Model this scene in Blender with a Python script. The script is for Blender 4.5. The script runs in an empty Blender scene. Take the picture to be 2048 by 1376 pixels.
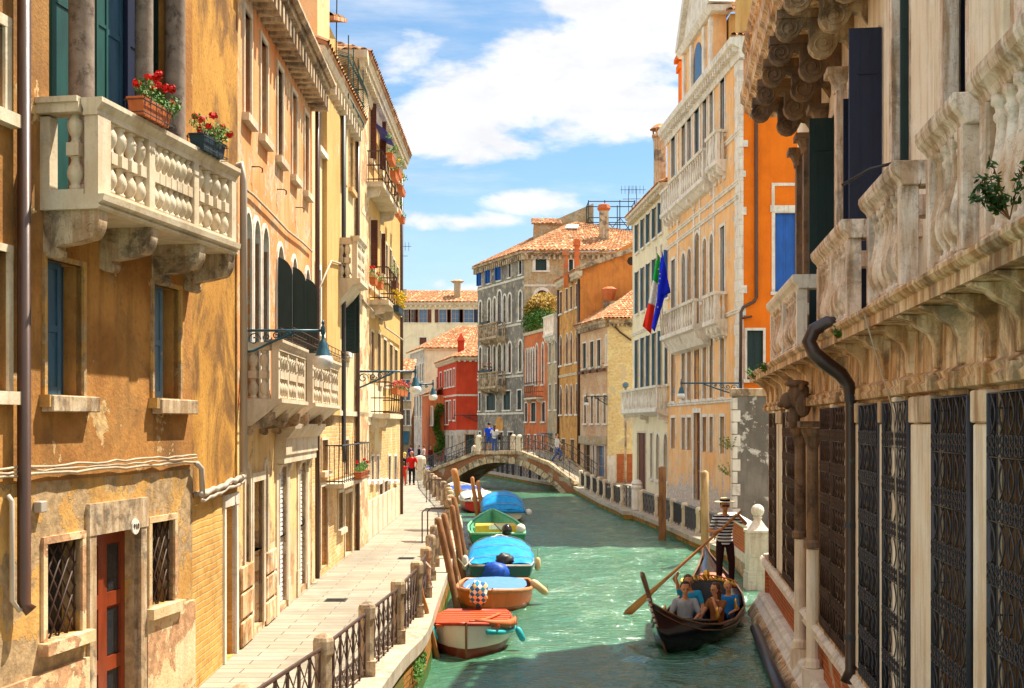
import bpy, math, random
from mathutils import Vector, Matrix, noise
random.seed(7)
R = math.radians
C = bpy.context.scene.collection
sc = bpy.context.scene
# ---------------------------------------------------------------- camera
F = 2400.0; CX = 1024.0; HY = 848.0; CZ = 4.1
cam_d = bpy.data.cameras.new('camera'); cam = bpy.data.objects.new('camera', cam_d); C.objects.link(cam)
cam.location = (0, 0, CZ); cam.rotation_euler = (R(90), 0, 0)
cam_d.sensor_width = 36; cam_d.lens = 36 * F / 2048; cam_d.shift_y = 160 / 2048
cam_d.clip_start = .1; cam_d.clip_end = 3000
sc.camera = cam
# ---------------------------------------------------------------- sun, sky, exposure
SUN = Vector((.405, .262, .876)).normalized()
sun_d = bpy.data.lights.new('sun', 'SUN'); sun_d.energy = 4.1; sun_d.angle = R(.53); sun_d.color = (1, .91, .76)
sun = bpy.data.objects.new('sun', sun_d); C.objects.link(sun)
sun.rotation_euler = (-SUN).to_track_quat('-Z', 'Y').to_euler(); sun.location = (20, 10, 40)
sc.view_settings.view_transform = 'Standard'; sc.view_settings.look = 'None'
sc.view_settings.exposure = 1.40; sc.view_settings.gamma = 1
w = bpy.data.worlds.new('World'); sc.world = w; w.use_nodes = True

class N:
    'small node-graph helper'
    def __init__(s, nt):
        s.nt = nt; s.n = nt.nodes; s.l = nt.links
    def add(s, t, **k):
        x = s.n.new(t)
        for a, b in k.items(): setattr(x, a, b)
        return x
    def put(s, sock, v):
        if v is None: return
        if isinstance(v, bpy.types.NodeSocket): s.l.new(v, sock)
        elif hasattr(sock, 'default_value'):
            if isinstance(v, (tuple, list)):
                d = sock.default_value
                sock.default_value = tuple(v) + (1,) if len(d) == 4 and len(v) == 3 else tuple(v)
            else: sock.default_value = v
    def m(s, op, a, b=None, c=None, clamp=False):
        x = s.add('ShaderNodeMath', operation=op, use_clamp=clamp)
        s.put(x.inputs[0], a); s.put(x.inputs[1], b); s.put(x.inputs[2], c); return x.outputs[0]
    def vm(s, op, a, b=None):
        x = s.add('ShaderNodeVectorMath', operation=op); s.put(x.inputs[0], a); s.put(x.inputs[1], b)
        return x.outputs['Value'] if op in ('DOT_PRODUCT', 'LENGTH') else x.outputs[0]
    def noise(s, vec, scale=1, detail=4, rough=.55, dist=0):
        x = s.add('ShaderNodeTexNoise'); s.put(x.inputs['Vector'], vec); s.put(x.inputs['Scale'], scale)
        x.inputs['Detail'].default_value = detail; x.inputs['Roughness'].default_value = rough
        x.inputs['Distortion'].default_value = dist; return x.outputs[0]
    def vor(s, vec, scale=1, feat='F1', rnd=1):
        x = s.add('ShaderNodeTexVoronoi', feature=feat); s.put(x.inputs['Vector'], vec)
        x.inputs['Scale'].default_value = scale; x.inputs['Randomness'].default_value = rnd; return x
    def ramp(s, v, a, b, lo=0., hi=1.):
        x = s.add('ShaderNodeMapRange'); x.interpolation_type = 'SMOOTHSTEP'
        s.put(x.inputs[0], v); s.put(x.inputs[1], a); s.put(x.inputs[2], b); s.put(x.inputs[3], lo); s.put(x.inputs[4], hi)
        return x.outputs[0]
    def mix(s, f, a, b, mode='MIX'):
        x = s.add('ShaderNodeMix', data_type='RGBA', blend_type=mode); s.put(x.inputs[0], f); s.put(x.inputs[6], a); s.put(x.inputs[7], b)
        return x.outputs[2]
    def comb(s, a, b, c):
        x = s.add('ShaderNodeCombineXYZ'); s.put(x.inputs[0], a); s.put(x.inputs[1], b); s.put(x.inputs[2], c); return x.outputs[0]
    def sep(s, v):
        x = s.add('ShaderNodeSeparateXYZ'); s.put(x.inputs[0], v); return x.outputs

g = N(w.node_tree); g.n.clear()
sky = g.add('ShaderNodeTexSky', sky_type='NISHITA'); sky.sun_disc = False
sky.sun_elevation = math.asin(SUN.z); sky.sun_rotation = math.atan2(SUN.x, SUN.y)
sky.air_density = 1.0; sky.dust_density = .6; sky.ozone_density = 2.2
tc = g.add('ShaderNodeTexCoord').outputs['Generated']
sx, sy, sz = g.sep(tc)
az = g.m('ARCTAN2', sx, sy)                                # radians, 0 = up the canal
el = g.m('ARCSINE', sz)
cv = g.comb(g.m('MULTIPLY', az, 1.0), g.m('MULTIPLY', el, 2.3), 0)
n1 = g.noise(cv, 7.5, 9, .58, .25)
n2 = g.noise(cv, 2.6, 3, .5)
def blob(a0, e0, ra, re):                                  # soft elliptical cloud bank
    da = g.m('DIVIDE', g.m('SUBTRACT', az, a0), ra); de = g.m('DIVIDE', g.m('SUBTRACT', el, e0), re)
    return g.m('SUBTRACT', 1, g.m('SQRT', g.m('ADD', g.m('MULTIPLY', da, da), g.m('MULTIPLY', de, de))))
b = g.m('MAXIMUM', blob(.05, .292, .15, .052), blob(-.045, .250, .095, .038))
b = g.m('MAXIMUM', b, blob(.09, .255, .11, .035))
b = g.m('MAXIMUM', b, blob(.075, .345, .10, .035))
b = g.m('MAXIMUM', b, g.m('SUBTRACT', blob(.02, .183, .09, .022), .42))
b = g.m('MAXIMUM', b, g.m('SUBTRACT', blob(-.04, .167, .11, .022), .5))
b = g.m('MAXIMUM', b, g.m('SUBTRACT', blob(-.02, .10, .16, .05), .55))
far = g.ramp(g.m('ABSOLUTE', az), .35, .6, -.9, .30)       # unseen clouds round the rest of the sky, thickened to add fill
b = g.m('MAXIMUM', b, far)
dens = g.m('ADD', b, g.m('MULTIPLY', g.m('SUBTRACT', n1, .5), 2.6))
dens = g.ramp(dens, -.02, .42)
wisp = g.m('MULTIPLY', g.ramp(g.noise(g.comb(g.m('MULTIPLY', az, .8), g.m('MULTIPLY', el, 4.5), 3.3), 5, 6, .6), .47, .8), .55)
dens = g.m('MAXIMUM', dens, wisp); dens = g.m('MAXIMUM', dens, g.m('ADD', g.ramp(el, .02, .24, .42, .0), g.m('MULTIPLY', g.m('SUBTRACT', n1, .5), g.ramp(el, .05, .3, .5, 0))))
sh = g.ramp(g.noise(cv, 16, 6, .6), .3, .75, .80, 1.0)
bg1 = g.add('ShaderNodeBackground'); bg1.inputs['Strength'].default_value = .066
tint = g.mix(1, sky.outputs[0], (.80, .97, 1.0), 'MULTIPLY'); g.put(bg1.inputs['Color'], tint)
bg2 = g.add('ShaderNodeBackground'); g.put(bg2.inputs['Color'], g.mix(1, g.mix(g.ramp(g.m('ABSOLUTE', az), .5, 1.4), (.44, .445, .46), (.66, .64, .61)), g.comb(sh, sh, sh), 'MULTIPLY')); bg2.inputs['Strength'].default_value = 1.0  # clouds turn brighter out of view, added as fill for the shaded facades
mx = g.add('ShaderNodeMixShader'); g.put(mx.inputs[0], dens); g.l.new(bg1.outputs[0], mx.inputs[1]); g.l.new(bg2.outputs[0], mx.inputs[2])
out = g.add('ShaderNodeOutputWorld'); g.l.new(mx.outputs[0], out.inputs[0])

# ---------------------------------------------------------------- object helpers
ORG = {}
def tag(o, label=None, cat=None, group=None, kind=None):
    if label: o['label'] = label
    if cat: o['category'] = cat
    if group: o['group'] = group
    if kind: o['kind'] = kind
    return o
def thing(name, label, cat, loc=(0, 0, 0), group=None, rotz=0):
    o = bpy.data.objects.new(name, None); C.objects.link(o); o.location = loc; o.rotation_euler = (0, 0, rotz)
    o.empty_display_size = .2
    ORG[o.name] = Vector(loc); return tag(o, label, cat, group)
class Fr:
    'vertical plane from p0 (left in the picture) to p1; local u along, w outwards, z up'
    def __init__(s, p0, p1):
        s.o = Vector((p0[0], p0[1])); d = Vector((p1[0], p1[1])) - s.o; s.L = d.length; s.d = d / s.L; s.nn = Vector((s.d.y, -s.d.x))
    def P(s, u, w, z):
        p = s.o + s.d * u + s.nn * w; return Vector((p.x, p.y, z))
    def u(s, px, w=0):
        r = (px - CX) / F; o = s.o + s.nn * w
        return (r * o.y - o.x) / (s.d.x - r * s.d.y)
    def Y(s, u, w=0): return (s.o + s.d * u + s.nn * w).y
    def z(s, u, py, w=0): return CZ + (HY - py) / F * s.Y(u, w)
    def r(s, x0, x1, y0, y1, w=0):
        a, b = s.u(x0, w), s.u(x1, w); m = (a + b) / 2
        return (a, b, s.z(m, y1, w), s.z(m, y0, w))
    def sub(s, u, w=0):
        f = Fr((0, 0), (1, 0)); f.o = s.o + s.d * u + s.nn * w; f.d = s.d; f.nn = s.nn; f.L = s.L; return f
class MB:
    def __init__(s, fr=None): s.vs = []; s.fs = []; s.fr = fr; s.mi = []; s.cur = 0
    def v(s, a, b=None, c=None):
        if b is None: a, b, c = a
        s.vs.append(s.fr.P(a, b, c) if s.fr else Vector((a, b, c))); return len(s.vs) - 1
    def f(s, *i): s.fs.append(i); s.mi.append(s.cur)
    def quad(s, a, b, c, d): s.f(s.v(a), s.v(b), s.v(c), s.v(d))
    def poly(s, pts): s.f(*[s.v(p) for p in pts])
    def box(s, a0, a1, b0, b1, c0, c1):
        i = [s.v(x, y, z) for x in (a0, a1) for y in (b0, b1) for z in (c0, c1)]
        for q in ((0, 1, 3, 2), (4, 6, 7, 5), (0, 4, 5, 1), (2, 3, 7, 6), (0, 2, 6, 4), (1, 5, 7, 3)): s.f(*[i[k] for k in q])
    def loft(s, rings, closed=True, cap=True):
        ids = [[s.v(p) for p in r] for r in rings]; n = len(ids[0])
        for a, b in zip(ids, ids[1:]):
            for k in range(n if closed else n - 1): s.f(a[k], a[(k + 1) % n], b[(k + 1) % n], b[k])
        if cap and closed: s.f(*ids[0][::-1]); s.f(*ids[-1])
    def prof(s, pr, u0, u1, closed=True):                  # profile [(w, z)] swept along u
        s.loft([[(u0, a, b) for a, b in pr], [(u1, a, b) for a, b in pr]], closed, closed)
    def prism(s, pts, w0, w1):                             # outline [(u, z)] given a thickness
        s.loft([[(a, w0, b) for a, b in pts], [(a, w1, b) for a, b in pts]])
    def side(s, pts, u0, u1): s.prof(pts, u0, u1)
    def tube(s, path, r, n=6, cap=True, close=False):
        ps = [Vector(p) for p in path]; rings = []; m = len(ps); up = None
        for i, p in enumerate(ps):
            if close: t = (ps[(i + 1) % m] - ps[i - 1])
            else: t = ps[min(i + 1, m - 1)] - ps[max(i - 1, 0)]
            if t.length < 1e-9: t = Vector((0, 0, 1))
            t.normalize()
            if up is None: up = t.orthogonal().normalized()
            up = (up - t * up.dot(t))
            if up.length < 1e-6: up = t.orthogonal()
            up.normalize(); q = t.cross(up); rr = r[i] if isinstance(r, (list, tuple)) else r
            rings.append([p + (up * math.cos(2 * math.pi * k / n) + q * math.sin(2 * math.pi * k / n)) * rr for k in range(n)])
        if close: rings.append(rings[0]); s.loft(rings, True, False)
        else: s.loft(rings, True, cap)
    def lathe(s, pr, x, y, z, n=10, sq=False):             # profile [(r, dz)]
        rings = []
        for r, dz in pr:
            rings.append([(x + r * math.cos(2 * math.pi * (k + .5) / n), y + r * math.sin(2 * math.pi * (k + .5) / n), z + dz) for k in range(n)])
        s.loft(rings)
    def ball(s, x, y, z, rx, ry=None, rz=None, n=10, m=6):
        ry = ry or rx; rz = rz or rx
        s.loft([[(x + rx * math.sin(a) * math.cos(2 * math.pi * k / n), y + ry * math.sin(a) * math.sin(2 * math.pi * k / n), z - rz * math.cos(a)) for k in range(n)]
                for a in [math.pi * (.04 + .92 * j / m) for j in range(m + 1)]])
    def build(s, name, mat, parent=None, label=None, smooth=False, bevel=0):
        o0 = ORG.get(parent.name, Vector((0, 0, 0))) if parent else Vector((0, 0, 0))
        me = bpy.data.meshes.new(name); me.from_pydata([tuple(v - o0) for v in s.vs], [], s.fs)
        for m_ in (mat if isinstance(mat, list) else [mat]): me.materials.append(m_)
        if isinstance(mat, list): me.polygons.foreach_set('material_index', s.mi)
        if smooth: me.polygons.foreach_set('use_smooth', [True] * len(me.polygons))
        me.update(); o = bpy.data.objects.new(name, me); C.objects.link(o)
        if parent: o.parent = parent
        ORG[o.name] = o0
        if label: o['label'] = label
        if bevel:
            b_ = o.modifiers.new('bevel', 'BEVEL'); b_.width = bevel; b_.segments = 1; b_.limit_method = 'ANGLE'
        return o
def kids(o): return [c for c in C.objects if c.parent == o]
def tree(root):
    return [(o, tree(o)) for o in kids(root)]
def dup(root, loc, rotz=0, label=None, t=None, scale=None):
    t = t if t is not None else tree(root)
    r = root.copy(); C.objects.link(r); r.location = loc; r.rotation_euler = (0, 0, rotz); ORG[r.name] = Vector(loc)
    if scale: r.scale = scale
    if label: r['label'] = label
    def rec(ch, par):
        for o, cc in ch:
            c = o.copy(); C.objects.link(c); c.parent = par; rec(cc, c)
    rec(t, r); return r
def inst(me, name, parent, pos, rotz=0, scale=1):
    'one more part sharing a mesh'
    o = bpy.data.objects.new(name, me); C.objects.link(o); o.parent = parent
    o.location = Vector(pos) - ORG[parent.name]; o.rotation_euler = (0, 0, rotz)
    o.scale = (scale,) * 3 if not isinstance(scale, tuple) else scale; ORG[o.name] = Vector(pos); return o

# ---------------------------------------------------------------- materials
def newmat(name, rough=.8, spec=.3, metal=0):
    m = bpy.data.materials.new(name); m.use_nodes = True; q = N(m.node_tree); p = q.n['Principled BSDF']
    p.inputs['Roughness'].default_value = rough; p.inputs['Specular IOR Level'].default_value = spec; p.inputs['Metallic'].default_value = metal
    q.p = p; q.pos = q.add('ShaderNodeNewGeometry').outputs['Position']; q.mat = m; return q
def bump(q, h, st=.4, dist=.02):
    b_ = q.add('ShaderNodeBump'); b_.inputs['Strength'].default_value = st; b_.inputs['Distance'].default_value = dist
    q.put(b_.inputs['Height'], h); q.l.new(b_.outputs[0], q.p.inputs['Normal'])
def scl(q, v, a, b, c): return q.vm('MULTIPLY', v, (a, b, c))
def plaster(name, c, c2=None, peel=None, pk=.66, dirt=.5, zlow=None, streak=.5, rough=.9, dark=(.09, .06, .035), dlo=.50):
    'lime plaster: cloudy colour, vertical runs, worn patches with a shape of their own'
    q = newmat(name, rough, .2); c2 = c2 or tuple(x * .6 for x in c)
    a = q.noise(q.pos, .9, 6, .6, .4); col = q.mix(q.ramp(a, .35, .68), c, c2)
    st = q.noise(scl(q, q.pos, 5, 5, .5), 1, 5, .6); col = q.mix(q.m('MULTIPLY', q.ramp(st, .46, .68), streak), col, tuple(x * .45 for x in c))
    sp = q.noise(q.pos, 14, 5, .7); col = q.mix(q.m('MULTIPLY', q.ramp(sp, .52, .68), dirt * .6), col, dark)
    big = q.noise(q.pos, .55, 7, .66, .6); col = q.mix(q.m('MULTIPLY', q.ramp(big, dlo, dlo + .15), dirt), col, dark)
    hgt = q.noise(q.pos, 22, 6, .6)
    if peel:
        pn = q.noise(q.pos, 1.6, 8, .68, .3)
        if zlow is not None:
            pn = q.m('ADD', pn, q.ramp(q.sep(q.pos)[2], zlow, zlow - 1.6, 0, .22))
        pk -= .065; f = q.ramp(pn, pk, pk + .015)
        col = q.mix(f, col, q.mix(q.ramp(q.noise(q.pos, 9, 5, .6), .3, .7), peel, tuple(x * .55 for x in peel)))
        hgt = q.m('SUBTRACT', hgt, q.m('MULTIPLY', f, 1.2))
    q.put(q.p.inputs['Base Color'], col); bump(q, hgt, .5, .02); return q.mat
def brick(name, d, c1, c2, mortar, bw=.25, bh=.07, patch=None, pk=.6, msz=.012):
    q = newmat(name, .92, .15); u = q.vm('DOT_PRODUCT', q.pos, (d[0], d[1], 0)); z = q.sep(q.pos)[2]
    vec = q.comb(q.m('ADD', u, q.m('MULTIPLY', q.noise(q.pos, 2, 2), .03)), q.m('ADD', z, q.m('MULTIPLY', q.noise(q.pos, 1.3, 2), .05)), 0)
    b_ = q.add('ShaderNodeTexBrick'); q.put(b_.inputs['Vector'], vec); b_.inputs['Scale'].default_value = 1
    b_.inputs['Brick Width'].default_value = bw; b_.inputs['Row Height'].default_value = bh; b_.inputs['Mortar Size'].default_value = msz
    b_.inputs['Mortar Smooth'].default_value = .4; b_.inputs['Bias'].default_value = 0
    q.put(b_.inputs['Color1'], c1); q.put(b_.inputs['Color2'], c2); q.put(b_.inputs['Mortar'], mortar)
    col = q.mix(q.m('MULTIPLY', q.ramp(q.noise(q.pos, 7, 4, .6), .4, .8), .6), b_.outputs[0], tuple(x * .45 for x in c1))
    col = q.mix(q.m('MULTIPLY', q.ramp(q.noise(q.pos, .8, 5, .6), .4, .7), .45), col, tuple(min(1, x * 1.5) for x in c2))
    h = q.m('SUBTRACT', q.m('MULTIPLY', q.noise(q.pos, 25, 4), .4), b_.outputs['Fac'])
    if patch:
        f = q.ramp(q.noise(q.pos, .8, 7, .62, .3), pk - .06, pk - .03); col = q.mix(f, col, patch); h = q.mix(f, h, q.noise(q.pos, 20, 4))
    q.put(q.p.inputs['Base Color'], col); bump(q, h, .7, .015); return q.mat
def stone(name, c, c2=None, dirt=.5, sc_=1., dark=(.05, .035, .025), rough=.75, vein=0, run=.6, rc=(.30, .155, .055), lo=0):
    'Istrian stone: pale with grey-black crust in patches and rusty runs'
    q = newmat(name, rough, .3); c2 = c2 or tuple(x * .7 for x in c)
    col = q.mix(q.ramp(q.noise(q.pos, 2.2 * sc_, 6, .6, .3), .3, .7), c, c2)
    if run: col = q.mix(q.m('MULTIPLY', q.ramp(q.noise(scl(q, q.pos, 9, 9, .9), sc_, 5, .65), .46 - lo, .66 - lo * 2), run), col, rc)
    col = q.mix(q.m('MULTIPLY', q.ramp(q.noise(q.pos, 1.7 * sc_, 8, .72, .5), .50 - lo, .64 - lo), dirt), col, dark)
    col = q.mix(q.m('MULTIPLY', q.ramp(q.noise(q.pos, 34 * sc_, 4, .8), .52, .66), dirt * .55), col, dark)
    h = q.noise(q.pos, 30, 6, .65)
    if vein:
        vn = q.vor(q.vm('ADD', q.pos, q.vm('MULTIPLY', q.comb(q.noise(q.pos, 6), q.noise(q.pos, 7), q.noise(q.pos, 8)), (.3, .3, .3))), 5, 'DISTANCE_TO_EDGE').outputs[0]
        f = q.ramp(vn, .0, .02, 1, 0); col = q.mix(q.m('MULTIPLY', f, vein), col, (.12, .09, .08)); h = q.m('SUBTRACT', h, f)
    q.put(q.p.inputs['Base Color'], col); bump(q, h, .35, .012); return q.mat
def paint(name, c, rough=.5, var=.35, spec=.4, sc_=1, metal=0, wear=None, bmp=.15):
    q = newmat(name, rough, spec, metal)
    col = q.mix(q.ramp(q.noise(scl(q, q.pos, 4, 4, 1.2), 1.5 * sc_, 6, .6), .3, .75), c, tuple(x * (1 - var) for x in c))
    if wear: col = q.mix(q.ramp(q.noise(q.pos, 7 * sc_, 7, .7), .62, .66), col, wear)
    q.put(q.p.inputs['Base Color'], col); bump(q, q.noise(scl(q, q.pos, 20, 20, 4), 1.5, 4), bmp, .01); return q.mat
def rooftile(name, c, c2):
    q = newmat(name, .9, .15); v = q.vor(q.pos, 4.5).outputs['Color']; s_ = q.sep(v)[0]
    col = q.mix(s_, c, c2); col = q.mix(q.ramp(q.noise(q.pos, 1.2, 6, .7), .5, .75, 0, .75), col, (.11, .075, .05))
    col = q.mix(q.ramp(q.sep(v)[1], .82, .86), col, (.62, .42, .25))
    q.put(q.p.inputs['Base Color'], col); bump(q, q.noise(q.pos, 25, 4), .4, .02); return q.mat
def flat(name, c, rough=.6, spec=.3, metal=0):
    q = newmat(name, rough, spec, metal)
    q.put(q.p.inputs['Base Color'], q.mix(q.ramp(q.noise(q.pos, 12, 4), .3, .8), c, tuple(x * .75 for x in c))); return q.mat
def leafmat(name, a, b_):
    q = newmat(name, .6, .3); v = q.noise(q.pos, 9, 2); q.put(q.p.inputs['Base Color'], q.mix(q.ramp(v, .35, .65), a, b_))
    q.p.inputs['Subsurface Weight'].default_value = 0; return q.mat
# ---------------------------------------------------------------- palette
M = {}
M['ochre'] = plaster('ochre_plaster', (.56, .275, .075), (.32, .135, .035), (.66, .44, .20), .655, dirt=.45, streak=.55)
M['ochre_low'] = plaster('worn_ochre_plaster', (.66, .40, .13), (.48, .25, .07), (.50, .34, .18), .545, .45, 2.2, .45)
M['ochre_dark'] = plaster('stained_ochre_plaster', (.56, .29, .055), (.42, .20, .035), None, dirt=.85, streak=.2, dark=(.12, .055, .02), dlo=.43)
M['orange'] = plaster('orange_plaster', (.74, .28, .09), (.70, .40, .19), (.72, .50, .30), .60, .12, None, .35)
M['cream'] = plaster('cream_plaster', (.70, .54, .32), (.60, .44, .24), None, dirt=.15, streak=.2)
M['yellow'] = plaster('yellow_plaster', (.64, .40, .15), (.58, .34, .11), (.66, .48, .28), .70, .15, None, .25)
M['straw'] = plaster('straw_plaster', (.80, .58, .27), (.68, .44, .18), (.60, .40, .22), .64, .2, 3, .3)
M['peach'] = plaster('peach_plaster', (.86, .45, .17), (.84, .56, .30), (.74, .62, .50), .66, .12, 2.2, .25)
M['vivid'] = plaster('vivid_orange_plaster', (.86, .20, .012), (.74, .16, .01), None, dirt=.06, streak=.12)
M['pale'] = plaster('pale_cream_plaster', (.82, .71, .48), (.74, .64, .44), None, dirt=.15, streak=.25)
M['grey'] = plaster('grey_plaster', (.27, .24, .20), (.16, .145, .125), (.50, .42, .31), .62, .4, None, .5)
M['beige'] = plaster('beige_plaster', (.52, .43, .28), (.40, .32, .21), (.56, .36, .18), .58, .35)
M['red'] = plaster('red_plaster', (.60, .065, .025), (.50, .05, .02), None, dirt=.12, streak=.2)
M['redor'] = plaster('red_orange_plaster', (.68, .19, .06), (.56, .14, .045), (.50, .27, .14), .64, .3)
M['ochre2'] = plaster('amber_plaster', (.66, .33, .09), (.56, .27, .07), (.50, .24, .10), .62, .3)
M['rust'] = plaster('burnt_orange_plaster', (.70, .26, .06), (.58, .20, .045), None, dirt=.3, streak=.3)
M['white'] = plaster('whitewash', (.62, .57, .50), (.50, .46, .41), (.45, .36, .28), .62, .3)
M['cement'] = plaster('stained_cement', (.24, .215, .18), (.15, .135, .115), (.66, .62, .55), .645, .4, None, .5)
M['palewall'] = plaster('bleached_plaster', (.78, .61, .38), (.60, .40, .20), (.60, .34, .18), .59, .25, None, .35)
M['brk_y'] = brick('golden_brick', (-.03, 1), (.50, .25, .055), (.60, .35, .10), (.50, .36, .18), .26, .085)
M['brk_m'] = brick('mixed_brick', (-.05, 1), (.58, .28, .09), (.68, .44, .18), (.56, .46, .32), .26, .085, (.64, .50, .30), .62)
M['brk_side'] = brick('yellow_brick', (1, 0), (.76, .52, .20), (.82, .64, .33), (.76, .62, .38), .30, .09, (.62, .50, .30), .60)
M['brk_pink'] = brick('pinkish_brick', (-.24, 1), (.54, .27, .13), (.60, .38, .21), (.56, .44, .30), .28, .09, (.56, .42, .28), .6)
M['brk_red'] = brick('red_brick', (.12, 1), (.50, .13, .035), (.42, .10, .03), (.48, .28, .16), .26, .08, (.58, .42, .28), .68)
M['brk_redx'] = brick('red_brick_side', (1, 0), (.50, .12, .03), (.44, .10, .03), (.46, .22, .10), .26, .08)
M['brk_bridge'] = brick('bridge_brick', (1, 0), (.34, .11, .045), (.26, .10, .045), (.30, .20, .12), .26, .08, (.36, .28, .2), .60)
M['brk_quay'] = brick('wet_quay_brick', (.1, 1), (.46, .20, .04), (.36, .15, .03), (.16, .09, .03), .27, .085, (.16, .13, .03), .56)
M['stone'] = stone('sunny_stone', (.70, .61, .46), (.60, .48, .32), .25, 1, run=.25)
M['stone_d'] = stone('dirty_stone', (.64, .52, .36), (.44, .31, .18), .7, lo=.03)
M['stone_w'] = stone('white_stone', (.82, .77, .68), (.70, .64, .54), .25, run=.3)
M['stone_v'] = stone('veined_marble', (.90, .80, .71), (.70, .52, .38), .45, 1, vein=.3, run=.75, rc=(.40, .22, .09), lo=.02)
M['stone_r'] = stone('rusty_stone', (.88, .70, .48), (.62, .38, .18), .55, run=.8, rc=(.38, .17, .045), lo=.03)
M['brownwall'] = stone('brown_stained_wall', (.62, .40, .22), (.40, .22, .10), .4, 1, run=.6)
M['wash'] = stone('stained_limewash', (.84, .73, .56), (.64, .44, .25), .32, .6, run=.8)
M['stone_k'] = stone('blackened_stone', (.24, .16, .105), (.11, .07, .045), .85, run=.7)
M['column'] = stone('granite_column', (.30, .24, .19), (.20, .15, .12), .7, 3, run=.2)
M['render'] = stone('rendered_pier', (.90, .83, .70), (.84, .71, .52), .12, .6, run=.5, rc=(.50, .30, .13), lo=.01)
M['iron'] = paint('rusty_iron', (.075, .035, .02), .6, .5, .4)
M['iron_b'] = paint('dark_blue_iron', (.030, .032, .046), .4, .4, .5, wear=(.075, .04, .025))
M['iron_k'] = paint('black_iron', (.03, .028, .028), .5, .3, .5)
M['pipe_br'] = paint('brown_pipe', (.075, .03, .015), .35, .4, .6)
M['pipe_cu'] = paint('copper_pipe', (.045, .022, .018), .35, .4, .6, wear=(.03, .12, .09))
M['pipe_w'] = paint('white_pipe', (.46, .40, .33), .5, .2)
M['cable'] = paint('pale_cable', (.50, .40, .28), .7, .3)
M['green'] = paint('green_shutter', (.012, .085, .075), .5, .35)
M['dgreen'] = paint('dark_green_shutter', (.008, .032, .030), .55, .3)
M['navy'] = paint('navy_shutter', (.006, .012, .045), .5, .3)
M['blue'] = paint('blue_shutter', (.012, .115, .48), .55, .3)
M['bluegrey'] = paint('weathered_blue_shutter', (.11, .21, .30), .6, .4, wear=(.25, .24, .2))
M['bluedk'] = paint('deep_blue_shutter', (.03, .10, .17), .5, .4)
M['brown'] = paint('brown_shutter', (.13, .032, .012), .6, .4)
M['redwood'] = paint('red_painted_door', (.27, .045, .012), .35, .4, .5)
M['wood'] = paint('weathered_wood', (.30, .135, .055), .8, .6, .2, bmp=.6)
M['woodlt'] = paint('pale_wood', (.55, .36, .17), .8, .5, .2, bmp=.6)
M['oar'] = paint('varnished_oar', (.52, .20, .05), .4, .3)
M['roller'] = paint('white_roller_shutter', (.60, .62, .66), .5, .15)
M['teal'] = paint('teal_ironwork', (.004, .085, .14), .4, .3, .5)
M['frost'] = flat('opal_glass', (.75, .74, .70), .3)
M['glass'] = newmat('dark_window_glass', .08, .6).mat; M['glass'].node_tree.nodes['Principled BSDF'].inputs['Base Color'].default_value = (.018, .022, .028, 1)
M['sky_glass'] = newmat('blueish_window_glass', .12, .6).mat; M['sky_glass'].node_tree.nodes['Principled BSDF'].inputs['Base Color'].default_value = (.07, .15, .28, 1)
M['tile'] = rooftile('terracotta_tile', (.35, .135, .055), (.45, .24, .12))
M['terra'] = flat('terracotta', (.52, .14, .04))
M['darkbox'] = flat('dark_planter', (.02, .05, .07))
M['leaf'] = leafmat('leaf_green', (.035, .13, .012), (.10, .22, .02))
M['leafd'] = leafmat('leaf_dark', (.015, .055, .01), (.04, .10, .015))
M['leafy'] = leafmat('leaf_autumn', (.30, .26, .02), (.40, .16, .02))
M['flower'] = flat('red_petals', (.72, .012, .006)); M['flowery'] = flat('yellow_petals', (.75, .52, .02)); M['flowerp'] = flat('pink_petals', (.75, .15, .12))
M['moss'] = leafmat('moss', (.03, .09, .01), (.07, .12, .01))

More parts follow.
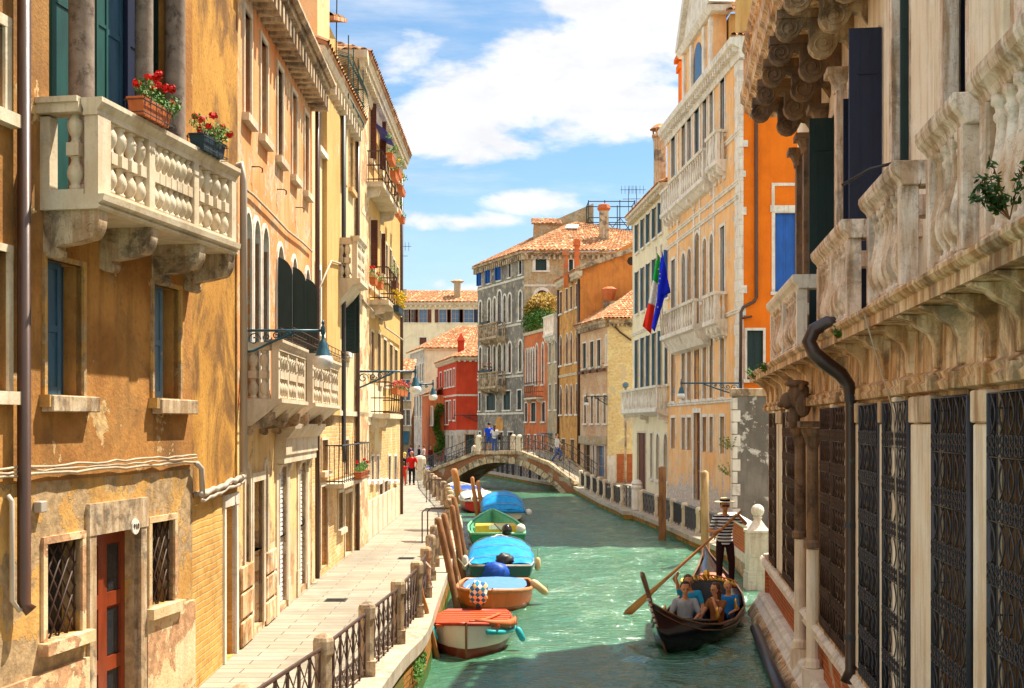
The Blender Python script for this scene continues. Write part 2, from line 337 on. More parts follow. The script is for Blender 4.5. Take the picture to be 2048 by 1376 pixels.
# ---------------------------------------------------------------- building pieces
def wall(fr, par, name, u0, u1, z0, z1, ops, mat, D=5, dep=.3, label=None, body=True, cut=.002):
    mb = MB(fr); ops = [o for o in ops if o[1] > u0 and o[0] < u1]
    us = sorted({u0, u1} | {x for o in ops for x in o[:2] if u0 < x < u1}); zs = sorted({z0, z1} | {x for o in ops for x in o[2:4] if z0 < x < z1})
    for za, zb in zip(zs, zs[1:]):
        zm = (za + zb) / 2; run = None
        for ua, ub in list(zip(us, us[1:])) + [(None, None)]:
            full = ua is not None and not any(o[0] < (ua + ub) / 2 < o[1] and o[2] < zm < o[3] for o in ops)
            if full and run is None: run = ua
            if full: last = ub
            if not full and run is not None: mb.quad((run, 0, za), (last, 0, za), (last, 0, zb), (run, 0, zb)); run = None
    for o in ops:
        a, b, c, d = o[:4]
        for q in (((a, 0, c), (a, -dep, c), (a, -dep, d), (a, 0, d)), ((b, 0, c), (b, -dep, c), (b, -dep, d), (b, 0, d)),
                  ((a, 0, c), (b, 0, c), (b, -dep, c), (a, -dep, c)), ((a, 0, d), (b, 0, d), (b, -dep, d), (a, -dep, d))): mb.quad(*q)
        if len(o) > 4 and o[4]:
            m = (a + b) / 2; r = (b - a) / 2; h = min(r * o[4], d - c); n = 10
            for k in range(n):
                t0, t1 = math.pi * k / n, math.pi * (k + 1) / n
                A, B = (m - r * math.cos(t0), d - h + h * math.sin(t0)), (m - r * math.cos(t1), d - h + h * math.sin(t1))
                mb.quad((A[0], -.004, A[1]), (B[0], -.004, B[1]), (B[0], -.004, d + .001), (A[0], -.004, d + .001))
                mb.quad((A[0], -.004, A[1]), (B[0], -.004, B[1]), (B[0], -dep, B[1]), (A[0], -dep, A[1]))
    for u in (u0, u1): mb.quad((u, 0, z0), (u, -dep, z0), (u, -dep, z1), (u, 0, z1))
    mb.quad((u0, 0, z1), (u1, 0, z1), (u1, -dep, z1), (u0, -dep, z1))
    if body: mb.box(u0 + .002, u1 - cut, -D, -dep, z0, z1 - .002)
    return mb.build(name, mat, par, label)
def leaf(mb, u0, u1, w0, w1, z0, z1, slats=0, planks=0):
    'a shutter leaf lying in the plane of the wall'
    mb.box(u0, u1, w0, w1, z0, z1); st = min(.07, (u1 - u0) * .16)
    for a, b in ((u0, u0 + st), (u1 - st, u1)): mb.box(a, b, w1, w1 + .014, z0, z1)
    for a, b in ((z0, z0 + st * 1.3), (z1 - st, z1), ((z0 + z1) / 2 - st / 2, (z0 + z1) / 2 + st / 2)): mb.box(u0 + st, u1 - st, w1, w1 + .012, a, b)
    if slats:
        for k in range(slats):
            z = z0 + st * 1.5 + (z1 - z0 - st * 3) * k / slats
            mb.quad((u0 + st, w1 + .001, z + .02), (u1 - st, w1 + .001, z + .02), (u1 - st, w1 + .012, z), (u0 + st, w1 + .012, z))
def window(fr, par, rc, fill='glass', fm='stone', sm='green', arch=0, fw=.09, sill=True, proud=.03, dep=.2, name='window', sub=True, slats=0, bars=True, label=None, perp=.45, lean=1, pm='glass', head=False):
    a, b, c, d = rc; m = (a + b) / 2; r = (b - a) / 2; h = min(r * arch, d - c); mb = MB(fr)
    def arc(k, off, n=10):
        t = math.pi * k / n; return (m - (r + off) * math.cos(t), d - h + (h + off) * math.sin(t))
    if arch:
        n = 10
        for k in range(n):
            q = [arc(k, -.004), arc(k + 1, -.004), arc(k + 1, fw), arc(k, fw)]; mb.prism(q, -.06, proud)
        for x0, x1 in ((a - fw, a), (b, b + fw)): mb.box(x0, x1, -.06, proud, c, d - h)
    else:
        for x0, x1 in ((a - fw, a), (b, b + fw)): mb.box(x0, x1, -.06, proud, c, d)
        mb.box(a - fw, b + fw, -.05, proud + .002, d, d + fw)
        if head: mb.box(a - fw - .04, b + fw + .04, -.05, proud + .07, d + fw, d + fw + .06)
    o = mb.build(name, M[fm], par, label)
    p = MB(fr); p.box(a, b, -dep - .01, -dep, c, d)
    if bars:
        p.cur = 1; t = .022
        p.box(m - t, m + t, -dep, -dep + .02, c, d)
        for k in (1, 2): z = c + (d - c) * k / 3; p.box(a, b, -dep, -dep + .015, z - t * .7, z + t * .7)
        for x0, x1 in ((a, a + t * 1.5), (b - t * 1.5, b)): p.box(x0, x1, -dep, -dep + .03, c, d)
        p.cur = 0
    p.build('pane', [M[pm], M['woodlt']], o)
    top = d - (h * .55 if arch else 0)
    if fill == 'closed':
        s = MB(fr); leaf(s, a, m - .005, -.13, -.1, c, d, slats); leaf(s, m + .005, b, -.13, -.1, c, d, slats); s.build('shutter', M[sm], o)
    elif fill == 'open':
        for x0, x1 in ((a - r - fw * .4, a - fw * .4), (b + fw * .4, b + r + fw * .4)):
            s = MB(fr); leaf(s, x0, x1, proud + .01, proud + .045, c, top, slats); s.build('shutter', M[sm], o)
    elif fill in ('perp', 'near', 'far'):
        for k, x in enumerate((a, b)):
            if fill == 'near' and k or fill == 'far' and not k: continue
            f2 = fr.sub(x, 0); f2.d = (fr.nn + fr.d * .12 * (-1 if k else 1) * lean).normalized(); f2.nn = Vector((f2.d.y, -f2.d.x))
            s = MB(f2)
            if arch:
                d_ = d; d = d - r * arch * .55; pts = [(0, c), (perp, c), (perp, d - perp * 1.1)] + [(perp * math.cos(t), d - perp * 1.1 + perp * 1.1 * math.sin(t)) for t in [math.pi / 2 * j / 6 for j in range(1, 6)]] + [(0, d)]
                s.prism(pts, -.02, .02)
                s.box(perp * .15, perp * .85, .02, .03, c + .1, d - perp * 1.3); d = d_
            else: leaf(s, 0, perp, -.02, .015, c, d, slats)
            s.build('shutter', M[sm], o)
    elif fill == 'louver':
        s = MB(fr); leaf(s, a, b, -.13, -.1, c, d, slats or 14); s.build('shutter', M[sm], o)
    if sill:
        s = MB(fr); s.box(a - fw - .05, b + fw + .05, -.05, proud + .08, c - .12, c - .001); s.build('sill', M[fm], o)
    return o
def cornice(fr, par, u0, u1, z, mat, pr, dent=None, name='cornice', dz=None, dw=.12):
    'moulded band swept along the wall; pr = [(w, dz)]; dent = (spacing, width, z low, z high, projection)'
    mb = MB(fr); mb.prof([(a, z + b_) for a, b_ in pr], u0, u1)
    if dent:
        sp, wd, za, zb, pj = dent; n = max(1, int((u1 - u0) / sp))
        for k in range(n):
            x = u0 + (k + .5) * (u1 - u0) / n; mb.box(x - wd / 2, x + wd / 2, -.02, pj, z + za, z + zb)
    return mb.build(name, mat, par)
EAVE = [(-.1, 0), (.06, 0), (.08, .06), (.2, .1), (.22, .17), (.38, .22), (.4, .34), (-.1, .36)]
BAND = [(-.05, 0), (.05, .01), (.07, .05), (.05, .1), (.09, .12), (.09, .17), (-.05, .18)]
def rooft(par, A, B, Cc, D, mat=None, cols=None, rows=None, name='roof', pitch=.24, th=.06):
    'barrel-tiled slope: eave A->B, ridge D->C'
    A, B, Cc, D = map(Vector, (A, B, Cc, D)); L = (B - A).length; H = ((D - A).length + (Cc - B).length) / 2
    cols = cols or max(2, int(L / pitch)); rows = rows or max(2, int(H / .38)); nrm = (B - A).cross(D - A).normalized()
    if nrm.z < 0: nrm = -nrm
    mb = MB(); nu = cols * 4; prev = None
    for j in range(rows):
        for e in (0, 1):
            t = (j + e * .98) / rows; ids = []
            for i in range(nu + 1):
                s = i / nu; p = A.lerp(B, s).lerp(D.lerp(Cc, s), t); ph = (i % 4); rj = random.Random(i // 4 * 91 + j).random() * .02
                hh = (.0, .055, .075, .055)[ph] + (.035 if e == 0 else 0) + rj
                ids.append(mb.v(p + nrm * hh))
            if prev:
                for i in range(nu): mb.f(prev[i], prev[i + 1], ids[i + 1], ids[i])
            prev = ids
    mb.quad(A - nrm * th, B - nrm * th, Cc - nrm * th, D - nrm * th)
    for p, q in ((A, B), (B, Cc), (D, A), (Cc, D)):
        mb.quad(p - nrm * th, q - nrm * th, q + nrm * .03, p + nrm * .03)
    return mb.build(name, mat or M['tile'], par)
VASE2 = [(.062, 0), (.062, .05), (.045, .06), (.05, .09), (.075, .15), (.082, .21), (.07, .28), (.045, .34), (.04, .38), (.05, .40), (.05, .42)]
def bal2_mesh(h, s=1):
    'double-vase baluster with a square block half way up'
    mb = MB(); p = [(r * s, z * h) for r, z in VASE2]
    mb.lathe(p, 0, 0, 0, 10); q = [(r * s, (1 - z / h) * h) for r, z in [(a / s, b_) for a, b_ in p]][::-1]
    mb.lathe(q, 0, 0, 0, 10); mb.box(-.066 * s, .066 * s, -.066 * s, .066 * s, .42 * h, .58 * h)
    o = mb.build('baluster', M['stone'], None, smooth=True); me = o.data; bpy.data.objects.remove(o)
    for p_ in me.polygons: p_.use_smooth = len(p_.vertices) == 4 and p_.area < .01
    return me
def bal1_mesh(h, s=1, mat='stone_v'):
    'single tall vase baluster, full at the foot and slim at the neck'
    pr = [(.085, 0), (.085, .05), (.06, .06), (.055, .10), (.075, .13), (.115, .20), (.13, .28), (.12, .37), (.085, .50), (.058, .64), (.045, .76), (.048, .80), (.068, .83), (.068, .86), (.05, .88), (.06, .92), (.085, .94), (.085, 1)]
    mb = MB(); mb.lathe([(r * s, z * h) for r, z in pr], 0, 0, 0, 14)
    o = mb.build('baluster', M[mat], None, smooth=True); me = o.data; bpy.data.objects.remove(o); return me
def foliage(par, name, mat, blobs, n, s, seed=1, flat_=0):
    'leaf-sized faces scattered through soft lumps; blobs = [(centre, radii)]'
    rnd = random.Random(seed); mb = MB()
    for k in range(n):
        c_, rr = blobs[k % len(blobs)]
        while 1:
            p = Vector((rnd.uniform(-1, 1), rnd.uniform(-1, 1), rnd.uniform(-1, 1)))
            if p.length < 1: break
        p = p * (.55 + .45 * rnd.random()) if p.length < .5 else p
        c3 = Vector(c_) + Vector((p.x * rr[0], p.y * rr[1], p.z * rr[2]))
        a = Vector((rnd.gauss(0, 1), rnd.gauss(0, 1), rnd.gauss(0, 1))).normalized(); b_ = a.orthogonal().normalized(); q = s * rnd.uniform(.6, 1.3)
        mb.poly([c3 - a * q, c3 + b_ * q * .5, c3 + a * q, c3 - b_ * q * .5])
    return mb.build(name, mat, par)
def flowers(par, mat, pts, r, seed=3):
    rnd = random.Random(seed)
    for p in pts:
        mb = MB()
        for k in range(34):
            a = Vector((rnd.gauss(0, 1), rnd.gauss(0, 1), rnd.gauss(0, 1))).normalized(); b_ = a.orthogonal().normalized(); c_ = Vector(p) + a * r * rnd.uniform(.3, .95); q = r * rnd.uniform(.25, .5)
            mb.poly([c_ - b_ * q, c_ + a.cross(b_) * q, c_ + b_ * q, c_ - a.cross(b_) * q])
        mb.build('flower', mat, par)
class House:
    def __init__(s, label, fr, u0=0, u1=None, z0=0, z1=10, cat='house', name='terraced_house', group=None, at=None):
        s.fr = fr; s.u0 = u0; s.u1 = fr.L if u1 is None else u1; s.z0 = z0; s.z1 = z1; s.w = []
        m = at or fr.P((s.u0 + s.u1) / 2, 0, z0); s.root = thing(name, label, cat, m, group)
    def px(s, x0, x1, y0, y1, **k): s.w.append((s.fr.r(x0, x1, y0, y1), k)); return s
    def pz(s, x0, x1, z0, z1, **k): s.w.append(((s.fr.u(x0), s.fr.u(x1), z0, z1), k)); return s
    def uz(s, u0, u1, z0, z1, **k): s.w.append(((u0, u1, z0, z1), k)); return s
    def done(s, mat, D=5, dep=.3, bands=None, extra=(), cut=.002):
        ops = [(*r, k.get('arch', 0)) for r, k in s.w] + list(extra)
        zs = [s.z0] + [b_[0] for b_ in (bands or [])] + [s.z1]; ms = [b_[1] for b_ in (bands or [])] + [mat] if bands else [mat]
        # bands = [(z top, material), ...] from the ground up
        if bands: ms = [b_[1] for b_ in bands] + [mat]
        for (za, zb), m_ in zip(zip(zs, zs[1:]), ms):
            oo = [(o[0], o[1], max(o[2], za), min(o[3], zb), o[4] if len(o) > 4 and o[3] <= zb else 0) for o in ops if o[2] < zb - .01 and o[3] > za + .01]
            wall(s.fr, s.root, 'wall', s.u0, s.u1, za, zb - .001, oo, m_, D, dep, cut=cut)
        for r, k in s.w:
            k = dict(k); k.setdefault('dep', dep - .06)
            if k.pop('bare', 0): continue
            window(s.fr, s.root, r, **k)
        return s
def part(par, fr, name, boxes, mat, bevel=0, label=None):
    mb = MB(fr)
    for b_ in boxes: mb.box(*b_)
    return mb.build(name, mat, par, label, bevel=bevel)
def tube_part(par, name, path, r, mat, n=8):
    mb = MB(); mb.tube(path, r, n); return mb.build(name, mat, par, smooth=True)
def console_pts(L, H, n=10):
    'scrolled bracket seen from the side: [(out, dz)] from the wall top'
    p = [(0, 0), (L, 0), (L, -H * .18)]
    for k in range(n + 1):
        t = math.pi / 2 * k / n; p.append((L * .80 + L * .2 * math.cos(t * 1.0) - 0, -H * .18 - H * .42 * math.sin(t)))
    p += [(L * .66, -H * .64), (L * .5, -H * .68), (L * .36, -H * .70), (L * .27, -H * .72)]
    p += [(L * .17 + L * .11 * math.cos(a), -H * .86 + H * .13 * math.sin(a)) for a in [.9, .3, -.3, -.9, -1.5, -2.2]] + [(0, -H * .9)]
    return p
def console(fr, par, u, w, z, L, H, th, mat, name='bracket'):
    mb = MB(fr); pts = console_pts(L, H)
    mb.prof([(w + a, z + b_) for a, b_ in pts], u - th / 2, u + th / 2)
    for t in (-1, 1):
        mb.tube([(u + t * (th / 2 + .004), w + L * .86 + .04 * math.cos(a), z - H * .36 + .04 * math.sin(a)) for a in [j * .7 for j in range(12)]], .012, 4)
    return mb.build(name, mat, par, smooth=False)
def text_part(par, txt, size, pos, fr, mat, name='lettering'):
    cu = bpy.data.curves.new(name, 'FONT'); cu.body = txt; cu.size = size; cu.align_x = 'CENTER'; cu.align_y = 'CENTER'; cu.extrude = .002
    o = bpy.data.objects.new(name, cu); C.objects.link(o); dg = bpy.context.evaluated_depsgraph_get()
    me = bpy.data.meshes.new_from_object(o.evaluated_get(dg)); bpy.data.objects.remove(o)
    me.materials.clear(); me.materials.append(mat)
    q = bpy.data.objects.new(name, me); C.objects.link(q); q.parent = par; q.location = Vector(pos) - ORG[par.name]
    x = Vector((fr.d.x, fr.d.y, 0)); z = Vector((0, 0, 1)); n = x.cross(z)
    q.rotation_euler = Matrix((x, z, n)).transposed().to_euler(); ORG[q.name] = Vector(pos)
def lattice(mb, u0, u1, z0, z1, w, nx, nz, r):
    'diagonal bars woven across a rectangle'
    W_, H = u1 - u0, z1 - z0; s = W_ / nx; nz = max(1, round(H / s / 1.6)); sz = H / nz
    for dr in (1, -1):
        for k in range(-nz, nx + 1):
            a = Vector((k * s, 0)); b_ = Vector(((k + nz) * s, H)); d = b_ - a
            t0 = max(0, -a.x / d.x); t1 = min(1, (W_ - a.x) / d.x)
            if t1 - t0 < .02: continue
            p, q = a + d * t0, a + d * t1
            if dr < 0: p.x, q.x = W_ - p.x, W_ - q.x
            mb.tube([(u0 + p.x, w + dr * r * .8, z0 + p.y), (u0 + q.x, w + dr * r * .8, z0 + q.y)], r, 5)
# ================================================================ LEFT ROW
L1 = Fr((-5.024, 8.5), (-3.92, 14.72)); L2 = Fr((-3.92, 14.72), (-3.99, 17.45)); L3 = Fr((-3.99, 17.45), (-4.15, 24.9))
L4 = Fr((-4.15, 24.9), (-4.12, 31.5)); L5 = Fr((-4.12, 31.5), (-4.09, 43.9)); QZ = .8
# ---- house with the big balcony
h = House('ochre stuccoed house in front at left with big stone balcony and red door', L1, z0=QZ, z1=12, cat='house', name='balcony_house')
zf = 6.34
h.px(90, 163, 525, 791, fill='none', pm='bluedk', fm='ochre_low', fw=.05, bars=False, sub=True)
h.px(305, 357, 574, 797, fill='none', pm='bluegrey', fm='ochre_low', fw=.05, bars=False)
h.px(-30, 12, 500, 782, fill='none', pm='dgreen', fm='stone', fw=.07, bars=False)
h.px(-40, 5, 40, 215, fill='none', pm='dgreen', fm='stone', fw=.1, bars=False)
h.px(90, 160, 1082, 1272, fm='palewall', fw=.07, bars=False, name='barred_window')
h.px(300, 346, 1042, 1208, fm='palewall', fw=.07, bars=False, name='barred_window')
ud0, ud1 = L1.u(187), L1.u(277)
h.w.append(((ud0, ud1, QZ, 2.95), dict(bare=1)))
ub0, ub1 = L1.u(98), L1.u(345)
h.w.append(((ub0, ub1, zf, 10.4), dict(bare=1)))
h.done(M['ochre'], D=4, dep=.26, bands=[(3.55, M['ochre_low'])])
r = h.root
for rc, k in h.w[4:6]:
    g_ = MB(L1); a, b, c, d = rc; lattice(g_, a, b, c, d, -.06, 4, 0, .011)
    for x in (a, b): g_.tube([(x, -.06, c), (x, -.06, d)], .012, 5)
    g_.build('window_grille', M['iron'], r, smooth=True)
part(r, L1, 'door_surround', [(ud0 - .13, ud0, -.05, .035, QZ, 2.95), (ud1, ud1 + .13, -.05, .035, QZ, 2.95), (ud0 - .15, ud1 + .15, -.05, .045, 2.951, 3.28)], M['stone_d'])
dm = MB(L1); dm.box(ud0, ud1, -.24, -.20, QZ, 2.95); um = (ud0 + ud1) / 2
dd = dm.build('door', M['redwood'], r)
fmb = MB(L1)
for a, b in ((ud0, ud0 + .09), (um - .09, um + .09), (ud1 - .09, ud1)): fmb.box(a, b, -.2, -.165, QZ, 2.95)
for z in (QZ, 1.42, 2.12, 2.8): fmb.box(ud0 + .09, ud1 - .09, -.199, -.166, z, z + .15)
fmb.build('door_frame', M['redwood'], dd)
gm = MB(L1)
for z in (1.0, 1.58, 2.28):
    for a, b in ((ud0 + .1, um - .1), (um + .1, ud1 - .1)): gm.box(a, b, -.198, -.19, z, z + .5)
gm.build('pane', M['glass'], dd)
gb = MB(L1)
for z in (1.6, 2.3):
    for a, b in ((ud0 + .1, um - .1),):
        for j in range(5):
            for i in range(2): gb.tube([(a + (b - a) * (i + .5) / 2 + .03 * math.cos(t), -.17, z + .05 + j * .095 + .045 * math.sin(t)) for t in [q * math.pi / 4 for q in range(8)]], .005, 4, close=True)
gb.build('door_grille', M['iron_k'], dd)
un, zn = L1.u(262), L1.z(L1.u(262), 1053)
nb = MB(L1); nb.tube([(un, .045, zn), (un, .062, zn)], .085, 16); nb.build('number_plate', M['stone_w'], r)
text_part(r, '910', .085, L1.P(un, .066, zn), L1, M['iron'])
for bx in [(0, ud0 - .14, 0, .04, QZ, 1.72), (ud1 + .14, L1.L - .01, 0, .045, QZ, 1.95)]: part(r, L1, 'rendered_base', [bx], M['palewall'])
for bx in [(L1.u(82), L1.u(178), 0, .13, L1.z(L1.u(130), 824), L1.z(L1.u(130), 792)), (L1.u(303), L1.u(377), 0, .13, L1.z(L1.u(335), 828), L1.z(L1.u(335), 799))]: part(r, L1, 'sill', [bx], M['stone_d'], .01)
# open blue shutters standing inside the two windows
for rc, mt in ((h.w[0][0], 'bluedk'), (h.w[1][0], 'bluegrey')):
    a, b, c, d = rc; s_ = MB(L1); leaf(s_, a, a + (b - a) * .62, -.12, -.09, c, d); s_.build('shutter', M[mt], r)
# balcony
proj = .60
Lb = L1.sub(0, proj); ua, ub = L1.u(80), L1.u(380); zb = 6.28; zr = 7.19
bal = MB(L1); SL = [(0, -.14), (proj - .02, -.14), (proj + .02, -.12), (proj, -.09), (proj + .05, -.06), (proj + .06, 0), (0, 0)]
bal.prof([(a, zb + b_) for a, b_ in SL], ua, ub)
RL = [(-.11, 0), (-.08, -.07), (-.09, -.12), (.06, -.12), (.06, -.07), (.10, -.02), (.11, .0), (.11, .045), (-.11, .045)]
def rail(mb, f0, u0, u1, w, z): mb.prof([(w + a, z + b_) for a, b_ in RL], u0, u1)
rail(bal, L1, ua - .02, ub + .02, proj - .06, zr - .045)
bal.box(ua, ub, proj - .14, proj, zb, zb + .05)
for u in (ua, ub - .14): bal.box(u, u + .14, 0, proj - .15, zb, zb + .05)
for u in (ua - .06, ub - .16):
    bal.box(u, u + .22, 0, proj - .17, zr - .14, zr - .001)
    bal.box(u - .03, u + .25, -.02, proj - .17, zr - .05, zr + .004)
plen = ub - ua; piers = [(0, .24), (.335, .12), (.66, .12), (1.0, .13)]; pe = []
for t, wd in piers:
    c_ = ua + t * plen; a = max(ua, c_ - wd / 2) if t else ua; b = a + wd
    if t == 1: b = ub; a = ub - wd
    pe.append((a, b)); bal.box(a, b, proj - .14, proj, zb + .05, zr - .16)
bal.box(ua, ua + .14, 0, .1, zb + .05, zr - .16); bal.box(ub - .14, ub, 0, .1, zb + .05, zr - .16)
bo = bal.build('balcony', M['stone'], r)
me2 = bal2_mesh(zr - .16 - zb - .05, .88); rot = math.atan2(L1.d.y, L1.d.x)
for (a0, b0), (a1, b1), n in zip(pe, pe[1:], (4, 7, 4)):
    for k in range(n): inst(me2, 'baluster', bo, L1.P(b0 + (a1 - b0) * (k + .5) / n, proj - .07, zb + .05), rot)
for u in (ua + .07, ub - .07):
    inst(me2, 'baluster', bo, L1.P(u, .33, zb + .05), rot, 1.1)
for u in (ua + .13, ua + plen * .36, ua + plen * .72, ub - .1): console(L1, bo, u, 0, zb - .14, proj - .02, .46, .16, M['stone_d'])
# tall doors behind the balcony: columns and green shutters
for x, rr in ((163, .125), (288, .1), (350, .12)):
    u = L1.u(x, .05); mb = MB(L1); mb.lathe([(rr * 1.25, 0), (rr * 1.25, .08), (rr * 1.1, .1), (rr, .16), (rr, 3.9), (rr * 1.3, 4.0), (rr * 1.3, 4.05)], u, .05, zf, 16); mb.build('column', M['column'], r, smooth=True)
gs = L1.u(98); k = 0
for x0, x1, mt in ((100, 147, 'green'), (181, 205, 'green'), (205, 243, 'bluedk'), (243, 280, 'navy'), (297, 314, 'dgreen'), (314, 337, 'green')):
    s_ = MB(L1); leaf(s_, L1.u(x0, -.2), L1.u(x1, -.2) - .01, -.22 + (k % 2) * .05, -.19 + (k % 2) * .05, zf, 10.4); s_.build('shutter', M[mt], r); k += 1
part(r, L1, 'gutter_board', [(0, L1.L, 0, .3, 11.8, 12.05)], M['stone_d'])
# pipes and cables
u = L1.u(48, .1); tube_part(r, 'downpipe', [L1.P(u, .1, 12), L1.P(u, .1, 2.45), L1.P(u + .02, .16, 2.38)], .062, M['pipe_br'], 10)
u = L1.u(57, .05); tube_part(r, 'conduit', [L1.P(u, .05, 12), L1.P(u, .05, 3.5)], .018, M['pipe_br'], 6)
def sag(fr, u0, z0_, u1, z1_, w, n, amp, seed=1):
    rnd = random.Random(seed); return [fr.P(u0 + (u1 - u0) * k / n, w + rnd.uniform(-.01, .01), z0_ + (z1_ - z0_) * k / n + rnd.uniform(-amp, amp)) for k in range(n + 1)]
zc_ = L1.z(L1.u(200), 940)
for j, (dz, rr) in enumerate(((0, .016), (.04, .012), (.075, .013))): tube_part(r, 'cable', sag(L1, 1.2, zc_ + dz, L1.L - .02, zc_ + .02 + dz, .06, 26, .012, j), rr, M['cable'], 5)
u = L1.u(22, .06); tube_part(r, 'conduit', [L1.P(u, .03, 3.45), L1.P(u, .07, 3.4), L1.P(u, .07, 2.5), L1.P(u + .08, .09, 2.4), L1.P(u + .2, .1, 2.45)], .024, M['pipe_w'], 8)
part(r, L1, 'junction_box', [(L1.u(66), L1.u(80), .0, .08, L1.z(L1.u(72), 1025), L1.z(L1.u(72), 1002))], M['pipe_w'], .01)
# flower boxes on the balcony rail
def flowerbox(label, pos, rotz, w_, boxm, n=240, fl=8, seed=1, group='flower boxes on balconies', h_=.16, fm='flower', lf='leaf', spread=.16, iron=True):
    t = thing('flower_box', label, 'flower box', pos, group)
    f_ = Fr((0, 0), (1, 0)); f_.o = Vector(pos[:2]); f_.d = Vector((math.cos(rotz), math.sin(rotz))); f_.nn = Vector((f_.d.y, -f_.d.x))
    z = pos[2]; a, d_ = w_ / 2, .085
    mb = MB(f_); mb.loft([[(-a * s, -d_ * s, zz), (a * s, -d_ * s, zz), (a * s, d_ * s, zz), (-a * s, d_ * s, zz)] for s, zz in ((.88, z), (1, z + h_), (1.06, z + h_), (1.06, z + h_ + .02), (.95, z + h_ + .02), (.95, z + h_ - .02))])
    mb.build('box', M[boxm], t)
    if iron:
        ib = MB(f_)
        for zz in (z + .02, z + h_ * .9): ib.tube([(-a - .03, -d_ - .02, zz), (a + .03, -d_ - .02, zz), (a + .03, d_ + .02, zz), (-a - .03, d_ + .02, zz)], .006, 4, close=True)
        for k in range(6): x = -a + 2 * a * k / 5; ib.tube([(x, -d_ - .02, z + h_ + .01), (x, -d_ - .02, z - .01), (x, d_ + .02, z - .01), (x, d_ + .02, z + h_ + .01)], .005, 4)
        ib.build('holder', M['iron_k'], t)
    rnd = random.Random(seed); P_ = f_.P
    bl = [(P_(rnd.uniform(-a, a), rnd.uniform(-.05, .1), z + h_ + rnd.uniform(.03, spread)), (.11, .11, .09)) for _ in range(6)]
    foliage(t, 'foliage', M[lf], bl, int(n * 2.2) if n > 200 else n, .020 if n > 200 else .03, seed)
    if fl: flowers(t, M[fm], [P_(rnd.uniform(-a * 1.1, a * 1.1), rnd.uniform(-.1, .16), z + h_ + rnd.uniform(.08, spread + .14)) for _ in range(fl)], .05, seed)
    return t
flowerbox('terracotta box of red geraniums on the big stone balcony rail', L1.P(L1.u(296, proj), proj + .02, zr + .01), rot, .62, 'terra', 300, 14, 2)
flowerbox('dark box of red geraniums at the far end of the big balcony rail', L1.P(L1.u(412, proj), proj + .02, zr - .02), rot, .60, 'darkbox', 300, 11, 5)
# ---- narrow house beside it: brick below, stained ochre above
h = House('narrow ochre stained house front with golden brick base and closed stone doorway', L2, z0=QZ, z1=12, name='narrow_house')
da, db_ = L2.u(449), L2.u(470)
h.w.append(((da, db_, QZ, 2.95), dict(bare=1)))
h.done(M['ochre_dark'], D=5, dep=.25, bands=[(3.2, M['brk_y'])])
r = h.root
part(r, L2, 'door_surround', [(da - .1, da, -.04, .03, QZ, 2.95), (db_, db_ + .12, -.04, .03, QZ, 2.95), (da - .12, db_ + .14, -.04, .04, 2.951, 3.12)], M['stone_w'])
part(r, L2, 'doorway_panel', [(da, db_, -.22, -.18, QZ, 2.95)], M['ochre'])
part(r, L2, 'ledge', [(.0, L2.L, 0, .06, 3.2, 3.27)], M['stone_d'], .02)
for dz, rr, sd in ((.05, .035, 1), (-.03, .022, 2)): tube_part(r, 'lead_pipe', sag(L2, .02, 3.18 + dz, L2.L, 3.3 + dz, .1, 12, .02, sd), rr, M['pipe_w'], 8)
tube_part(r, 'lead_pipe', [L1.P(L1.L - .06, .08, 3.62), L2.P(.05, .1, 3.55), L2.P(.06, .11, 3.2)], .035, M['pipe_w'], 8)
mb = MB(L2); mb.tube([(L2.L - .03, -.3, 7.75), (L2.L - .1, .08, 7.85), (L2.L - .08, .1, 7.6), (L2.L - .05, .1, 3.4)], .055, 10); mb.build('downpipe', M['pipe_w'], r, smooth=True)
# ---- orange house
h = House('long orange house with five tall upper windows and white arched windows', L3, z0=QZ, z1=11.1, name='orange_house')
for x0, x1 in ((487, 500), (520, 532.5), (553.5, 564), (583, 592), (608, 615.5)): h.pz(x0, x1, 8.72, 10.3, fill='none', pm='column', fm='stone', fw=.08, bars=False)
for x0, x1 in ((487, 501), (506, 518), (523, 535)): h.pz(x0, x1, 4.52, 7.30, arch=1.35, fill='louver', sm='green', fm='stone_w', fw=.075, sill=False, bars=False, slats=26)
for x0, x1, pr in ((553, 566, .27), (582.5, 592, .27), (609, 618, .25)): h.pz(x0, x1, 4.52, 7.22, arch=1.35, fill='near', sm='dgreen', fm='stone_w', fw=.075, sill=False, perp=pr)
h.pz(488.5, 498, 2.0, 3.45, arch=1.5, fill='none', fm='stone', fw=.09, sill=False)
h.pz(527.5, 533, 2.0, 3.45, arch=1.5, fill='none', fm='stone', fw=.09, sill=False)
h.pz(505, 525, QZ + .1, 3.2, fill='none', pm='brown', fm='stone', fw=.14, sill=False, bars=False)
h.pz(557, 572, QZ + .12, 3.34, fill='none', pm='roller', fm='stone', fw=.05, sill=False, bars=False)
h.pz(598, 610, QZ + .12, 3.34, fill='none', pm='roller', fm='stone', fw=.05, sill=False, bars=False)
h.done(M['orange'], D=6, dep=.28, bands=[(2.1, M['palewall']), (4.3, M['straw'])])
r = h.root
for x0, x1 in ((556, 573), (597, 611)):
    a, b = L3.u(x0), L3.u(x1); mb = MB(L3)
    for k in range(30): z = QZ + .12 + 2.5 * k / 30; mb.prof([(-.07, z), (-.05, z + .02), (-.055, z + .07), (-.07, z + .083)], a, b)
    mb.build('roller_shutter', M['roller'], r)
sp = MB(L3)                                               # shop front: pilasters, capitals and entablature
for x in (553, 576, 595, 614):
    u = L3.u(x); sp.box(u - .14, u + .14, 0, .035, QZ, QZ + .5); sp.box(u - .10, u + .10, 0, .025, QZ + .5, 3.25); sp.prof([(0, 3.25), (.05, 3.25), (.10, 3.4), (.0, 3.42)], u - .14, u + .14)
